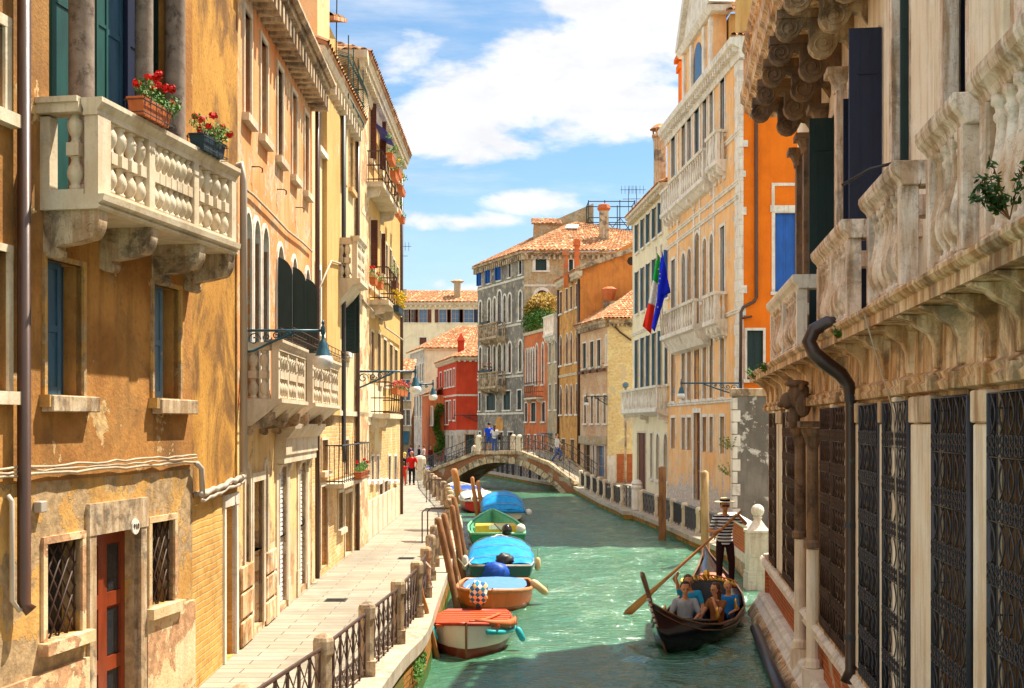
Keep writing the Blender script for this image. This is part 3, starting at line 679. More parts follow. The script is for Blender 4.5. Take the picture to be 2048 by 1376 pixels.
a, b = L3.u(550), L3.u(617); sp.prof([(0, 3.42), (.16, 3.42), (.16, 3.55), (.19, 3.57), (.19, 3.85), (.24, 3.88), (.34, 4.02), (.36, 4.1), (0, 4.12)], a, b)
sp.build('shop_front', M['stone'], r)
for x0, x1 in ((478, 503), (529, 549)):
    rb = MB(L3); a, b = L3.u(x0) + .02, L3.u(x1) - .02
    for k, z in enumerate((QZ, 1.22, 1.62)): rb.box(a, b, 0, .05, z + .01, z + .38)
    rb.build('stone_blocks', M['stone_r'], r, bevel=.02)
# two small balconies
for x0, x1, pj, nb_ in ((556, 611, .52, 5), (627, 655, .52, 3)):
    if x0 < 600: a, b = L3.u(x0, pj), L3.u(x1, pj)
    else: a, b = L3.u(625.5, pj), L3.L + .55
    if x0 < 600: a = L3.u(487)
    b = min(b, L3.L + .3); mb = MB(L3); zq = 4.48
    mb.prof([(0, zq - .42), (.12, zq - .40), (pj - .14, zq - .2), (pj - .06, zq - .12), (pj + .05, zq - .06), (pj + .05, zq), (0, zq)], a, b)
    rail(mb, L3, a, b, pj - .05, zq + .84)
    for u in (a, b - .1): mb.box(u, u + .1, 0, pj - .1, zq + .72, zq + .84)
    for t in (0, .33, .66, 1): u = a + (b - a - .12) * t; mb.box(u, u + .12, pj - .11, pj, zq, zq + .72)
    o = mb.build('balcony', M['stone'], r); mz = bal2_mesh(.72, .9) if x0 < 600 else mz
    for j in range(3):
        for k in range(3): inst(mz, 'baluster', o, L3.P(a + .12 + (b - a - .12) * (j + (k + .7) / 3.6) / 3, pj - .055, zq), rot)
    for w_ in (.14, .3): inst(mz, 'baluster', o, L3.P(a + .05, w_, zq), rot)
    for k in range(3): console(L3, o, a + .12 + (b - a - .24) * k / 2, 0, zq - .2, pj - .08, .36, .14, M['stone_d'])
    gi = MB(L3)
    for zz in (zq + .92, zq + 1.06): gi.tube([(a, pj + .02, zz), (b, pj + .02, zz), (b, pj + .22, zz), (a, pj + .22, zz)], .008, 4, close=True)
    for k in range(9): u = a + (b - a) * k / 8; gi.tube([(u, pj + .02, zq + 1.06), (u, pj + .02, zq + .92), (u, pj + .22, zq + .92), (u, pj + .22, zq + 1.06)], .006, 4)
    gi.build('planter_rack', M['iron'], o)
eo = cornice(L3, r, 0, L3.L, 10.74, M['stone_d'], EAVE, (.33, .15, -.18, .10, .36), name='eaves')
gt = MB(L3); gt.prof([(.38, 11.08), (.36, 11.14), (.48, 11.2), (.5, 11.1), (.44, 11.04)], 0, L3.L); gt.build('gutter', M['stone_d'], r)
rooft(r, L3.P(0, .42, 11.12), L3.P(L3.L, .42, 11.12), L3.P(L3.L, -3, 12.7), L3.P(0, -3, 12.7))
for x, y in ((505, 335), (555, 380), (592, 416)):
    u = L3.u(x); z = L3.z(u, y); tube_part(r, 'iron_hook', [L3.P(u - .06, 0, z), L3.P(u - .06, .12, z), L3.P(u + .06, .14, z), L3.P(u + .08, .14, z - .05), L3.P(u + .03, .14, z - .07)], .012, M['iron'], 4)
tube_part(r, 'cable', [L3.P(L3.u(x), .05, L3.z(L3.u(x), y)) for x, y in ((486, 380), (500, 390), (530, 420), (570, 462), (600, 485), (619, 503))], .022, M['cable'], 5)
tube_part(r, 'downpipe', [L3.P(L3.L - .06, .12, z) for z in (11, 8, 4, QZ + .1)], .05, M['pipe_br'], 8)
# ---- cream house
h = House('cream plastered house with open dark green shutters between orange and yellow houses', L4, z0=QZ, z1=12.0, name='cream_house')
h.px(634, 645, 178, 300, fill='none', fm='stone_w', fw=.09, pm='column', bars=False)
h.px(681.5, 686, 205, 360, fill='none', fm='brk_m', fw=.08, pm='column', bars=False, arch=1)
h.px(698, 705, 255, 380, fill='none', fm='brk_m', fw=.08, pm='column', bars=False, arch=1)
h.px(631, 639, 538, 662, fill='none', fm='stone_w', fw=.12, pm='brown', bars=False)
h.px(689, 697, 575, 705, fill='perp', fm='stone_w', sm='dgreen', perp=.28, slats=18)
h.px(642, 654, 880, 942, fill='none', fm='stone', fw=.06, name='barred_window')
h.px(641, 654, 972, 1134, fill='none', fm='stone', fw=.09, pm='ochre', bars=False, sill=False)
h.px(675, 685, 985, 1057, fill='none', fm='stone', fw=.07)
h.px(689, 703, 985, 1108, fill='none', fm='stone', fw=.09, pm='brown', bars=False, sill=False)
h.px(688, 696, 880, 950, fill='none', fm='stone', fw=.06, sill=False)
h.done(M['cream'], D=6, dep=.25, bands=[(4.35, M['brk_m'])])
r = h.root
part(r, L4, 'pilaster', [(L4.u(645), L4.u(672), 0, .1, 4.3, 11.3)], M['yellow'])
part(r, L4, 'string_course', [(0, L4.L, 0, .08, 4.3, 4.42)], M['stone'])
cornice(L4, r, 0, L4.L, 11.7, M['stone'], [(-.1, 0), (.1, 0), (.14, .08), (.22, .12), (.28, .26), (-.1, .3)], (.42, .14, -.22, .04, .2), name='eaves')
tube_part(r, 'downpipe', [L4.P(L4.u(680), .09, z) for z in (11.7, 8, 3.55)] + [L4.P(L4.u(680) - .2, .15, 3.2)], .055, M['iron_k'], 8)
tube_part(r, 'downpipe', [L4.P(L4.L - .1, .09, z) for z in (11.7, 8, 4, QZ)], .05, M['pipe_br'], 8)
for x, y in ((645, 672),): tube_part(r, 'cable', [L3.P(L3.L - .05, .05, 6.65)] + [L4.P(L4.u(x_), .14, L4.z(L4.u(x_), y_)) for x_, y_ in ((650, 522), (678, 530), (700, 560), (714, 578))], .025, M['cable'], 5)
rooft(r, L4.P(0, .3, 12.0), L4.P(L4.L, .3, 12.0), L4.P(L4.L, -3.2, 13.7), L4.P(0, -3.2, 13.7))
mb = MB(); mb.box(-4.72, -4.2, 25.9, 27.6, 11.9, 14.6); mb.build('chimney', M['peach'], r)
mb = MB(); mb.box(-7, -4.42, 28.6, 30.4, 12.2, 13.75); mb.build('roof_room', M['yellow'], r)
rooft(r, (-7.2, 28.3, 13.7), (-4.2, 28.3, 13.7), (-4.2, 30.6, 14.4), (-7.2, 30.6, 14.4))
mb = MB()
for z in (11.9, 12.35, 12.8): mb.tube([(-4.55, 28.2, z), (-3.9, 28.4, z), (-3.85, 31.2, z), (-4.5, 31.3, z)], .02, 4)
for k in range(34):
    z = 11.75 + k * .045; mb.tube([(-4.35 + .25 * math.sin(k * .09), 29.3, z), (-4.0 + .22 * math.sin(k * .09), 29.6, z - .02), (-3.98 + .25 * math.sin(k * .1), 31.2, z)], .009, 3)
for y in (28.4, 29.3, 30.2, 31.2): mb.tube([(-3.87, y, 11.8), (-3.87, y, 13.3)], .018, 4)
mb.build('roof_terrace_netting', M['green'], r)
tube_part(r, 'aerial', [(-4.4, 30, 13), (-4.35, 30, 17)], .018, M['iron_k'], 4)
ub_, uc_ = L4.u(682, .35), L4.L - .1; mb = MB(L4); zb2 = L4.z((ub_ + uc_) / 2, 958)
mb.box(ub_, uc_, 0, .42, zb2 - .1, zb2)
o = mb.build('balcony', M['stone'], r); mb = MB(L4)
for k in range(16):
    u = ub_ + (uc_ - ub_) * k / 15; mb.tube([(u, .38, zb2), (u, .38, zb2 + .85)], .012, 4)
for w_ in (.1, .2, .3): mb.tube([(ub_, w_, zb2), (ub_, w_, zb2 + .85)], .012, 4)
for z in (zb2 + .05, zb2 + .85): mb.tube([(ub_, 0, z), (ub_, .38, z), (uc_, .38, z), (uc_, 0, z)], .018, 4)
mb.build('railing', M['iron_k'], o)
flowerbox('green bushy pots on the black iron balcony of the cream house', L4.P((ub_ + uc_) / 2, .5, zb2 + .02), R(90), 1.5, 'terra', 420, 4, 9, spread=.2)
# ---- yellow house
h = House('tall yellow house with brown shutters and flower balconies, last of the left row', L5, z0=QZ, z1=13.9, name='yellow_house')
br = dict(fm='stone', sm='brown', fw=.08, slats=16)
h.px(739, 746, 215, 325, fill='near', perp=.2, **br); h.px(758, 763, 245, 345, fill='near', perp=.22, **br)
for x, y0, y1 in ((773, 292, 365), (782, 318, 388), (790, 340, 402), (796, 362, 420)): h.px(x - 2, x + 2, y0, y1, fill='none', **br)
h.px(740, 747, 445, 540, fill='near', perp=.22, **br)
h.px(761, 765, 470, 550, fill='near', perp=.15, **br)
for x, y0, y1 in ((772, 490, 560), (780, 500, 568), (787, 520, 580), (794, 535, 590)): h.px(x - 2, x + 2, y0, y1, fill='none', **br)
h.px(717, 722, 250, 420, fill='none', fm='stone', fw=.1, pm='column')
for x, y0, y1 in ((718, 640, 740), (732, 652, 740), (744, 664, 745), (757, 668, 765), (769, 680, 770), (781, 690, 770), (791, 700, 775)): h.px(x - 3, x + 3, y0, y1, fill='none', fm='stone', fw=.07, pm=('redor', 'brown')[int(x) % 2], bars=False)
for x in (731, 744, 755, 778, 790): h.px(x - 2.5, x + 2.5, 912, 960, fill='none', fm='stone_w', fw=.06, bars=False)
for x in (731, 761, 771): h.px(x - 3.5, x + 3.5, 962, 1060 if x < 740 else 1045, fill='none', fm='stone_w', fw=.07, pm='ochre', bars=False, sill=False)
h.done(M['yellow'], D=7, dep=.25, bands=[(4.3, M['brk_m'])])
r = h.root
part(r, L5, 'quoin_pilaster', [(0, L5.u(730), 0, .1, QZ, 13.3)], M['palewall'])
part(r, L5, 'string_course', [(0, L5.L, 0, .1, 4.3, 4.42), (0, L5.L, .0, .07, 8.0, 8.1)], M['stone'])
for k in range(8): part(r, L5, 'stone_dado', [(.9 + k * 1.35, 2.1 + k * 1.35, 0, .05, QZ, 1.9)], M['stone'], .01)
part(r, L5, 'plaster_panel', [(L5.u(716), L5.u(763), .0, .04, L5.z(L5.u(740), 850), L5.z(L5.u(740), 768))], M['pale'])
cornice(L5, r, -.1, L5.L + .1, 13.5, M['stone'], [(-.1, -.35), (.06, -.35), (.1, -.25), (.1, 0), (.14, .08), (.3, .12), (.36, .3), (-.1, .34)], (.3, .12, -.08, .1, .26), name='eaves')
rooft(r, L5.P(0, .4, 13.85), L5.P(L5.L, .4, 13.85), L5.P(L5.L - 3, -3.5, 15.6), L5.P(3, -3.5, 15.6))
rooft(r, (-11, 31.45, 13.85), (-3.75, 31.45, 13.85), (-7.6, 34.5, 15.6), (-11, 34.5, 15.6))
cs = Fr((-11, 31.49), (-4.12, 31.49)); cornice(cs, r, 0, cs.L + .36, 13.5, M['stone'], [(-.05, 0), (.1, 0), (.3, .14), (.32, .33), (-.05, .34)], (.3, .12, -.1, .1, .2), name='eaves')
mb = MB(); mb.box(-4.9, -4.3, 38, 38.7, 13.9, 15.6); mb.build('chimney', M['brk_redx'], r)
tube_part(r, 'downpipe', [L5.P(L5.L + .03, .05, z) for z in (13.3, 8, QZ)], .06, M['pipe_br'], 6)
tube_part(r, 'downpipe', [(-4.5, 31.4, 13.4), (-4.5, 31.4, 12.2)], .06, M['pipe_br'], 6)
tube_part(r, 'cable', [L5.P(L5.u(x), .12, L5.z(L5.u(x), y)) for x, y in ((716, 600), (740, 625), (760, 640), (763, 655), (785, 670), (799, 680))], .03, M['cable'], 5)
def ironbal(par, fr, x0, x1, y0, y1, pj, dense=10, mat='iron'):
    a, b = fr.u(x0, pj * .7), fr.u(x1, pj); m_ = (a + b) / 2; zt, zb_ = fr.z(m_, y0, pj), fr.z(m_, y1, pj); mb = MB(fr)
    mb.box(a, b, 0, pj, zb_ - .14, zb_); o = mb.build('balcony', M['stone'], par); mb = MB(fr)
    for z in (zb_ + .06, zb_ + .45, zt): mb.tube([(a, 0, z), (a, pj - .03, z), (b, pj - .03, z), (b, 0, z)], .02, 4)
    for k in range(dense + 1): u = a + (b - a) * k / dense; mb.tube([(u, pj - .03, zb_), (u, pj - .03 + .05 * (k % 2), (zb_ + zt) / 2), (u, pj - .03, zt)], .014, 4)
    for k in range(4): w_ = pj * k / 4; mb.tube([(a, w_, zb_), (a, w_, zt)], .014, 4)
    mb.build('railing', M[mat], o)
    for k in range(2): console(fr, o, a + .2 + (b - a - .4) * k, 0, zb_ - .14, pj * .8, .4, .16, M['stone'])
    return a, b, zb_, zt
A_ = ironbal(r, L5, 755, 797, 335, 392, .55); B_ = ironbal(r, L5, 766, 795, 545, 608, .55); C_ = ironbal(r, L5, 768, 803, 768, 828, .6)
for k, t in enumerate((.1, .32, .55, .8)): flowerbox(('orange box of wild greenery nearest on the high iron balcony', 'box of yellow blossom second on the high iron balcony', 'trailing green box third along the high iron balcony', 'green box at the far end of the high iron balcony')[k], L5.P(A_[0] + (A_[1] - A_[0]) * t, .72, A_[3] - .25 - .3 * (k % 2)), R(90), 1.1, 'terra', 160, 7 if k % 2 else 0, 20 + k, fm='flowery', spread=.5, iron=False)
for k, (x, y) in enumerate(((795, 433), (804, 446))): flowerbox(('green pot plant hung on the upper wall end of the yellow house', 'small terracotta pot plant lowest under the high balcony')[k], L5.P(L5.u(x, .35), .35, L5.z(L5.u(x, .35), y, .35)), R(90), .6, 'terra', 90, 0, 30 + k, spread=.3, iron=False)
for k, (x, y) in enumerate(((747, 570), (759, 578))): flowerbox(('round terracotta flower pot beside the lower brown shutter', 'terracotta pot with red bloom nearer the agave balcony')[k], L5.P(L5.u(x, .4), .4, L5.z(L5.u(x, .4), y, .4)), R(90), .55, 'terra', 60, 3, 40 + k, spread=.2, iron=False)
flowerbox('spiky agave in brown box on the middle iron balcony', L5.P(L5.u(790, .5), .5, L5.z(L5.u(790, .5), 585, .5)), R(90), .9, 'brown', 90, 0, 50, spread=.55, h_=.3, iron=False)
flowerbox('box of yellow blossom hanging at the end of the middle balcony', L5.P(L5.u(797, .75), .75, L5.z(L5.u(797, .75), 628, .75)), R(90), 1.6, 'darkbox', 160, 60, 51, fm='flowery', lf='leafy', spread=.35, iron=False)
for k, t in enumerate((.15, .5, .85)): flowerbox(('pink flower box nearest on the lowest iron balcony', 'pink flower box in the middle of the lowest iron balcony', 'orange and pink flower box farthest on the lowest iron balcony')[k], L5.P(C_[0] + (C_[1] - C_[0]) * t, .72, C_[3] - .35), R(90), 1.1, 'terra', 90, 12, 60 + k, fm='flowerp', iron=False)
# stone bay balcony on the yellow house
pj = .5; a, b = L5.u(714, pj), L5.u(730, pj); zq = L5.z(a, 556, pj); mb = MB(L5)
mb.prof([(0, zq - .6), (.2, zq - .4), (pj - .1, zq - .15), (pj + .08, zq - .1), (pj + .08, zq), (0, zq)], a, b); rail(mb, L5, a, b, pj - .05, zq + .95)
mb.box(a, a + .1, 0, pj - .1, zq + .8, zq + .95)
for t in (0, .5, 1): u = a + (b - a - .14) * t; mb.box(u, u + .14, pj - .12, pj, zq, zq + .85)
o = mb.build('balcony', M['stone'], r); mz = bal2_mesh(.84, .9)
for j in range(2):
    for k in range(4): inst(mz, 'baluster', o, L5.P(a + .14 + (b - a - .14) * (j + (k + .7) / 4.6) / 2, pj - .06, zq), rot)
for w_ in (.12, .27): inst(mz, 'baluster', o, L5.P(a + .06, w_, zq), rot)
mb = MB(L5); f_ = [(L5.u(741), .1, L5.z(L5.u(741), 245)), (L5.u(760), .1, L5.z(L5.u(760), 285)), (L5.u(760), .45, L5.z(L5.u(760), 293)), (L5.u(741), .45, L5.z(L5.u(741), 262))]
mb.poly(f_); aw = mb.build('blue_awning', paint('blue_awning_cloth', (.02, .05, .5), .7, .2), r); sd_ = aw.modifiers.new('thick', 'SOLIDIFY'); sd_.thickness = .02

# ---------------------------------------------------------------- wall lamps
def lamp(label, base, dirv, L, mat='teal', glass='frost', group='wall lamps on scrolled brackets', s=1., name='wall_lamp', hs=None):
    hs = hs or min(s, 1.05) * .92
    t = thing(name, label, 'lamp', base, group); B = Vector(base); d = Vector((dirv[0], dirv[1], 0)).normalized(); Z = Vector((0, 0, 1))
    mb = MB(); mb.tube([B, B + d * L], .02 * s, 6); mb.tube([B - Z * .32 * s, B - Z * .30 * s + d * .1, B - Z * .16 * s + d * L * .35, B - Z * .03 + d * L * .62], .018 * s, 5)
    def scroll(c_, r0, turns, sg):
        return [B + d * (c_[0] + r0 * (1 - k / 26) * math.cos(sg * k * turns * .25)) + Z * (c_[1] + r0 * (1 - k / 26) * math.sin(sg * k * turns * .25)) for k in range(22)]
    for c_, r0, sg in (((.11 * s, -.13 * s), .10 * s, 1), ((.30 * s, -.10 * s), .075 * s, -1), ((.44 * s, -.075 * s), .06 * s, 1), ((.60 * s, -.05 * s), .04 * s, -1)): mb.tube(scroll(c_, r0, 1.6, sg), .011 * s, 4)
    mb.tube([B - Z * .36 * s, B + Z * .05], .02 * s, 5); mb.build('bracket', M[mat], t, smooth=True)
    e = B + d * L; s = hs; mb = MB(); mb.lathe([(.012, .17), (.03, .12), (.012, .09), (.035, .05), (.035, -.05), (.02, -.07), (.03, -.15), (.075, -.2), (.08, -.27), (.10, -.30), (.12, -.40), (.135, -.42)][::-1] if 0 else [(r_ * s, z_ * s) for r_, z_ in [(.135, -.42), (.12, -.40), (.10, -.30), (.08, -.27), (.075, -.2), (.03, -.15), (.02, -.07), (.035, -.05), (.035, .05), (.012, .09), (.03, .12), (.012, .17)]], e.x, e.y, e.z, 14); mb.build('lamp_hood', M[mat], t, smooth=True)
    mb = MB(); mb.lathe([(r_ * s, z_ * s) for r_, z_ in [(.02, -.62), (.11, -.61), (.165, -.55), (.165, -.46), (.13, -.41)]], e.x, e.y, e.z, 14); mb.build('lamp_glass', M[glass], t, smooth=True); return t
u = L3.u(485); lamp('teal scrolled lamp nearest the viewer on the orange house wall', tuple(L3.P(u, .06, L3.z(u, 661))), L3.nn, L3.P(u, 0, 0).x * 0 + 1.13)
lamp('teal scrolled lamp on the yellow house, second along the left row', tuple(L5.P(.05, .06, L5.z(.05, 743))), L5.nn, 1.52, s=1.35)
lamp('teal scrolled lamp at the far corner of the yellow house', tuple(L5.P(L5.L - .1, .06, L5.z(L5.L - .1, 768))), L5.nn, 1.15, s=1.5)
# ================================================================ RIGHT: the palazzo in front
def RX(Y): return 2.35 + .1241 * Y
P1 = Fr((RX(26.2), 26.2), (RX(4.6), 4.6)); PU = Fr((RX(25.05) + .5, 25.05), (RX(4.6) + .5, 4.6)); rot1 = math.atan2(P1.d.y, P1.d.x)
def uY(Y): return (26.2 - Y) / abs(P1.d.y)
pal = House('weathered stone palazzo filling the right side, with balustraded balconies over barred windows', P1, z0=-1, z1=5.17, cat='palace', name='palazzo')
GR = [(1539, 1551), (1566, 1592), (1641, 1662), (1664, 1697), (1719, 1757), (1766, 1816), (1865, 1936), (1977, 2075)]
gz0, gz1 = 1.25, 4.33
for a, b in GR: pal.w.append(((P1.u(a), P1.u(b) + .06, gz0, gz1), dict(fill='none', fm='stone_r', fw=.05, proud=.02, pm='pale', bars=False, name='barred_window', dep=.3)))
up = [(1903, 1937, 'navy', 'closed'), (1800, 1822, 'dgreen', 'near'), (1700, 1758, 'navy', 'none'), (1662, 1690, 'dgreen', 'none'), (1612, 1632, 'dgreen', 'none')]
pal.done(M['stone_r'], D=6, dep=.34, bands=[(1.3, M['brk_red']), (4.34, M['brownwall'])])
r = pal.root; pu = House('', PU, z0=5.171, z1=11.9); bpy.data.objects.remove(pu.root); pu.root = r
for a, b, c_, f_ in up: pu.px(a, b, 0, 10, fill='closed' if f_ == 'closed' else 'none', sm=c_, fm='stone_v', fw=.12, sill=False, bars=False, pm='navy', dep=.28)
pu.w = [((w_[0][0], w_[0][1], 5.2, 9.15), w_[1]) for w_ in pu.w]; pu.done(M['render'], D=5.5, dep=.34)
# open leaves standing out from the wall
for x, pr, c_, wz in ((1765, .42, 'navy', 9.2), (1668, .40, 'dgreen', 9.14), (1822, .12, 'dgreen', 9.2), (1700, .1, 'navy', 9.0)):
    u = PU.u(x); f2 = PU.sub(u); f2.d = PU.nn.copy(); f2.nn = Vector((f2.d.y, -f2.d.x)); s_ = MB(f2)
    s_.box(0.01, pr, -.02, .02, 5.22, wz)
    for z in (5.9, 8.6): s_.box(.05, pr * .75, -.035, .035, z, z + .05)
    for q_ in (.33, .66): s_.box(pr * q_ - .006, pr * q_ + .006, -.024, .024, 5.22, wz)
    s_.build('shutter', M[c_], r)
# pilasters and columns on the upper floor
for a, b, pj, mt in ((1937, 2004, .10, 'render'), (1822, 1888, .10, 'render'), (1768, 1784, .08, 'render'), (2010, 2120, .04, 'stone_v')):
    part(r, PU, 'pilaster', [(PU.u(a, pj), PU.u(b, pj), 0, pj, 5.18, 11.8)], M[mt], .01)
for x, rr, mt in ((1893, .07, 'stone_v'), (1792, .09, 'stone_v'), (1682, .12, 'stone_v'), (1645, .13, 'stone_k'), (1601, .13, 'stone_k'), (1616, .13, 'stone_k')):
    u = PU.u(x, .08); mb = MB(PU)
    mb.box(u - rr * 1.3, u + rr * 1.3, -.02, .08 + rr, 5.18, 5.4); mb.box(u - rr, u + rr, -.02, .08 + rr * .7, 5.4, 9.2)
    mb.lathe([(rr, 0), (rr * 1.05, .04), (rr * 1.1, .1), (rr * 1.5, .2), (rr * 1.75, .26)], u, .08, 9.18, 10)
    mb.box(u - rr * 1.8, u + rr * 1.8, -.02, .12 + rr * 1.6, 9.44, 9.54)
    mb.build('column', M[mt], r)
# main cornice over the ground floor
mb = MB(P1)
mb.prof([(0, 4.36), (.10, 4.38), (.12, 4.44), (.08, 4.47), (.10, 4.52), (.05, 4.55), (.04, 4.93), (.10, 4.95), (.12, 4.99), (.2, 5.0), (.40, 5.005), (.40, 5.10), (.43, 5.115), (.46, 5.15), (.46, 5.18), (0, 5.185)], -.05, P1.L)
mb.build('cornice', M['stone_r'], r)
for Yb in (25.6, 24.6, 23.6, 22.2, 21.1, 19.8, 18.2, 16.6, 15.2, 13.5, 12.2, 11.0, 9.9, 9.1, 8.3, 7.6, 7.0):
    u = uY(Yb); wd = .07; mb = MB(P1)
    mb.prof([(.02, 4.56), (.09, 4.56), (.10, 4.75), (.14, 4.84), (.24, 4.9), (.28, 4.94), (.39, 4.985), (.39, 5.0), (.02, 5.0)], u - wd, u + wd)
    mb.box(u - wd * 1.3, u + wd * 1.3, .02, .15, 4.37, 4.5)
    mb.build('cornice_bracket', M['stone_r'], r, bevel=.008)
for Yb, wd in ((24.1, .12), (22.9, .1), (21.6, .1), (15.9, .1), (14.6, .1), (11.6, .1)):
    u = uY(Yb); part(r, P1, 'pilaster', [(u - wd, u + wd, .0, .10, 1.3, 4.36)], M['render'], .01)
for a, b in ((1821, 1863), (1946, 1975), (1553, 1564), (1759, 1764), (1699, 1716)): part(r, P1, 'pilaster', [(P1.u(a, .1), P1.u(b, .1), 0, .10, 1.3 if a < 1800 else -.2, 4.1)], M['render'], .01); part(r, P1, 'pilaster_cap', [(P1.u(a, .1) - .01, P1.u(b, .1) + .01, 0, .12, 4.11, 4.34)], M['wash'], .01)
# plinth: moulded courses down to the water
mb = MB(P1); mb.prof([(0, 1.22), (.13, 1.2), (.17, 1.14), (.10, 1.08), (.13, 1.0), (.04, .95)], -.3, P1.L); mb.prof([(.0, .42), (.12, .42), (.20, .36), (.22, .30), (.30, .2), (.32, -.2), (.32, -1), (0, -1)], -.3, P1.L); mb.build('plinth', M['stone_w'], r)
mb = MB(P1); rnd = random.Random(5)
for k in range(34):
    u = -.1 + k * .62; mb.prof([(.3, -.6), (.42, -.5), (.44 + rnd.uniform(-.04, .04), .02), (.34, .16 + rnd.uniform(-.03, .03)), (.28, .2)], u, u + .58)
mb.build('footing_stones', M['stone_r'], r, bevel=.02)
for a, b in ((16.0, 23.2), (8, 14.8)):
    tube_part(r, 'fender_pipe', [P1.P(uY(b), .52, .14), P1.P(uY((a + b) / 2), .54, .10), P1.P(uY(a), .55, .08)], .10, M['iron_b'], 10)
# doorway between the second and third grilles: coupled half columns
for x in (1603, 1628):
    u = P1.u(x, .12); mb = MB(P1); mb.box(u - .13, u + .13, 0, .28, -.4, .55); mb.lathe([(.12, 0), (.12, .1), (.095, .14), (.09, 1.7), (.085, 1.72)], u, .14, .56, 12); mb.build('half_column', M['render'], r)
    mb = MB(P1); mb.lathe([(.13, 0), (.13, .08), (.09, .12), (.085, 1.45), (.12, 1.6), (.16, 1.68), (.16, 1.74)], u, .14, 2.3, 12); mb.box(u - .18, u + .18, 0, .34, 4.05, 4.14); mb.build('half_column', M['stone_k'], r)
for dx, wv in ((1598, .3),):
    u = P1.u(1588, .3); mb = MB(P1); mb.ball(u, .22, 4.52, .16, .2, .22); mb.ball(u, .40, 4.46, .10, .12, .13); mb.ball(u, .5, 4.40, .06, .06, .05, 8, 4)
    for s_ in (-1, 1): mb.ball(u + s_ * .13, .2, 4.66, .06, .05, .07, 8, 4); mb.ball(u + s_ * .16, .18, 4.38, .09, .12, .18, 8, 5)
    mb.ball(u, .26, 4.72, .15, .2, .06); mb.ball(u, .3, 4.2, .1, .1, .16); mb.build('carved_head', M['stone_k'], r, smooth=True)
# balconies standing on the cornice
mB = {}
for Ya, Yb, nb_, lab in ((6.0, 7.41, 5, 0), (7.84, 8.92, 4, 0), (9.87, 11.5, 6, 0), (12.7, 15.2, 8, 0), (17.4, 21.7, 13, 0)):
    a, b = uY(Yb), uY(Ya); pj = .37; zt = 6.27; mb = MB(P1); s_ = .9
    mb.prof([(pj - .15, zt - .2), (pj - .02, zt - .2), (pj + .0, zt - .15), (pj + .05, zt - .1), (pj + .07, zt - .05), (pj + .07, zt), (pj - .2, zt)], a - .05, b + .05)
    for u in (a, b - .12): mb.prof([(pj - .16, zt - .2), (pj - .16, zt), (-.5, zt), (-.5, zt - .2)], u - .05, u + .17)
    mb.box(a, b, pj - .15, pj, 5.185, 5.25)
    for u in (a, b - .13): mb.box(u, u + .13, pj - .15, pj, 5.25, zt - .2); mb.box(u, u + .13, 0, pj - .3, 5.185, zt - .2)
    if nb_ > 7: m_ = (a + b) / 2; mb.box(m_ - .06, m_ + .06, pj - .15, pj, 5.25, zt - .2)
    o = mb.build('balcony', M['stone_v'] if Yb < 16 else M['stone_w'], r, bevel=.006)
    if 'b' not in mB: mB['b'] = bal1_mesh(zt - .2 - 5.25, .82)
    for k in range(nb_):
        u = a + .13 + (b - a - .26) * (k + .5) / nb_
        if nb_ > 7 and k == nb_ // 2 and nb_ % 2: continue
        inst(mB['b'], 'baluster', o, P1.P(u, pj - .075, 5.25), rot1)
# iron grilles
def grille(fr, par, a, b, c, d, w, cols, rows, mat, rr=.010, near=True):
    mb = MB(fr); W_ = (b - a) / cols; H_ = (d - c) / rows; ns = 7 if near else 5
    for i in range(cols + 1): mb.tube([(a + i * W_, w, c), (a + i * W_, w, d)], rr * (1.3 if i in (0, cols) else .6), 4)
    for j in range(rows + 1): mb.tube([(a, w, c + j * H_), (b, w, c + j * H_)], rr * .9, 4)
    for j in range(rows):
        z = c + j * H_
        for i in range(cols):
            x = a + i * W_; m_ = x + W_ / 2
            for s_ in (-1, 1):                               # pointed loops in the upper two thirds
                mb.tube([(m_ + s_ * W_ * .46 * math.sin(math.pi * t / ns), w + .01 * s_, z + H_ * (.36 + .62 * t / ns)) for t in range(ns + 1)], rr, 4)
                for zz in (.11, .27):                         # small rings below
                    cx_, cz_, r_ = m_ + s_ * W_ * .24, z + H_ * zz, min(W_ * .2, H_ * .08)
                    mb.tube([(cx_ + r_ * math.cos(q * .9), w + .015, cz_ + r_ * math.sin(q * .9)) for q in range(8)], rr * .9, 4)
    for x in (a, b):
        for z in (c + .1, (c + d) / 2, d - .1): mb.tube([(x, w, z), (x, -.06, z)], rr, 4)
        mb.box(x - .012, x + .012, w - .05, w + .012, c, d)
    return mb.build('window_grille', M[mat], par, smooth=True)
for k, (a, b) in enumerate(GR):
    near = k > 4; ua_, ub_ = P1.u(a, .1), P1.u(b, .1)
    grille(P1, r, ua_, ub_, gz0 + .02, gz1 - .02, .1, max(3, round((ub_ - ua_) / .23)), 7, 'iron_b' if k > 3 else 'iron', .0075 if near else .009, near)
cw = MB(P1)
for k in (3, 4, 5, 6, 7):
    a, b = P1.u(GR[k][0]), P1.u(GR[k][1]); cw.box(a + .06, a + (b - a) * .38, -.26, -.25, gz0, gz1)
cw.build('curtain', M['stone_w'], r)
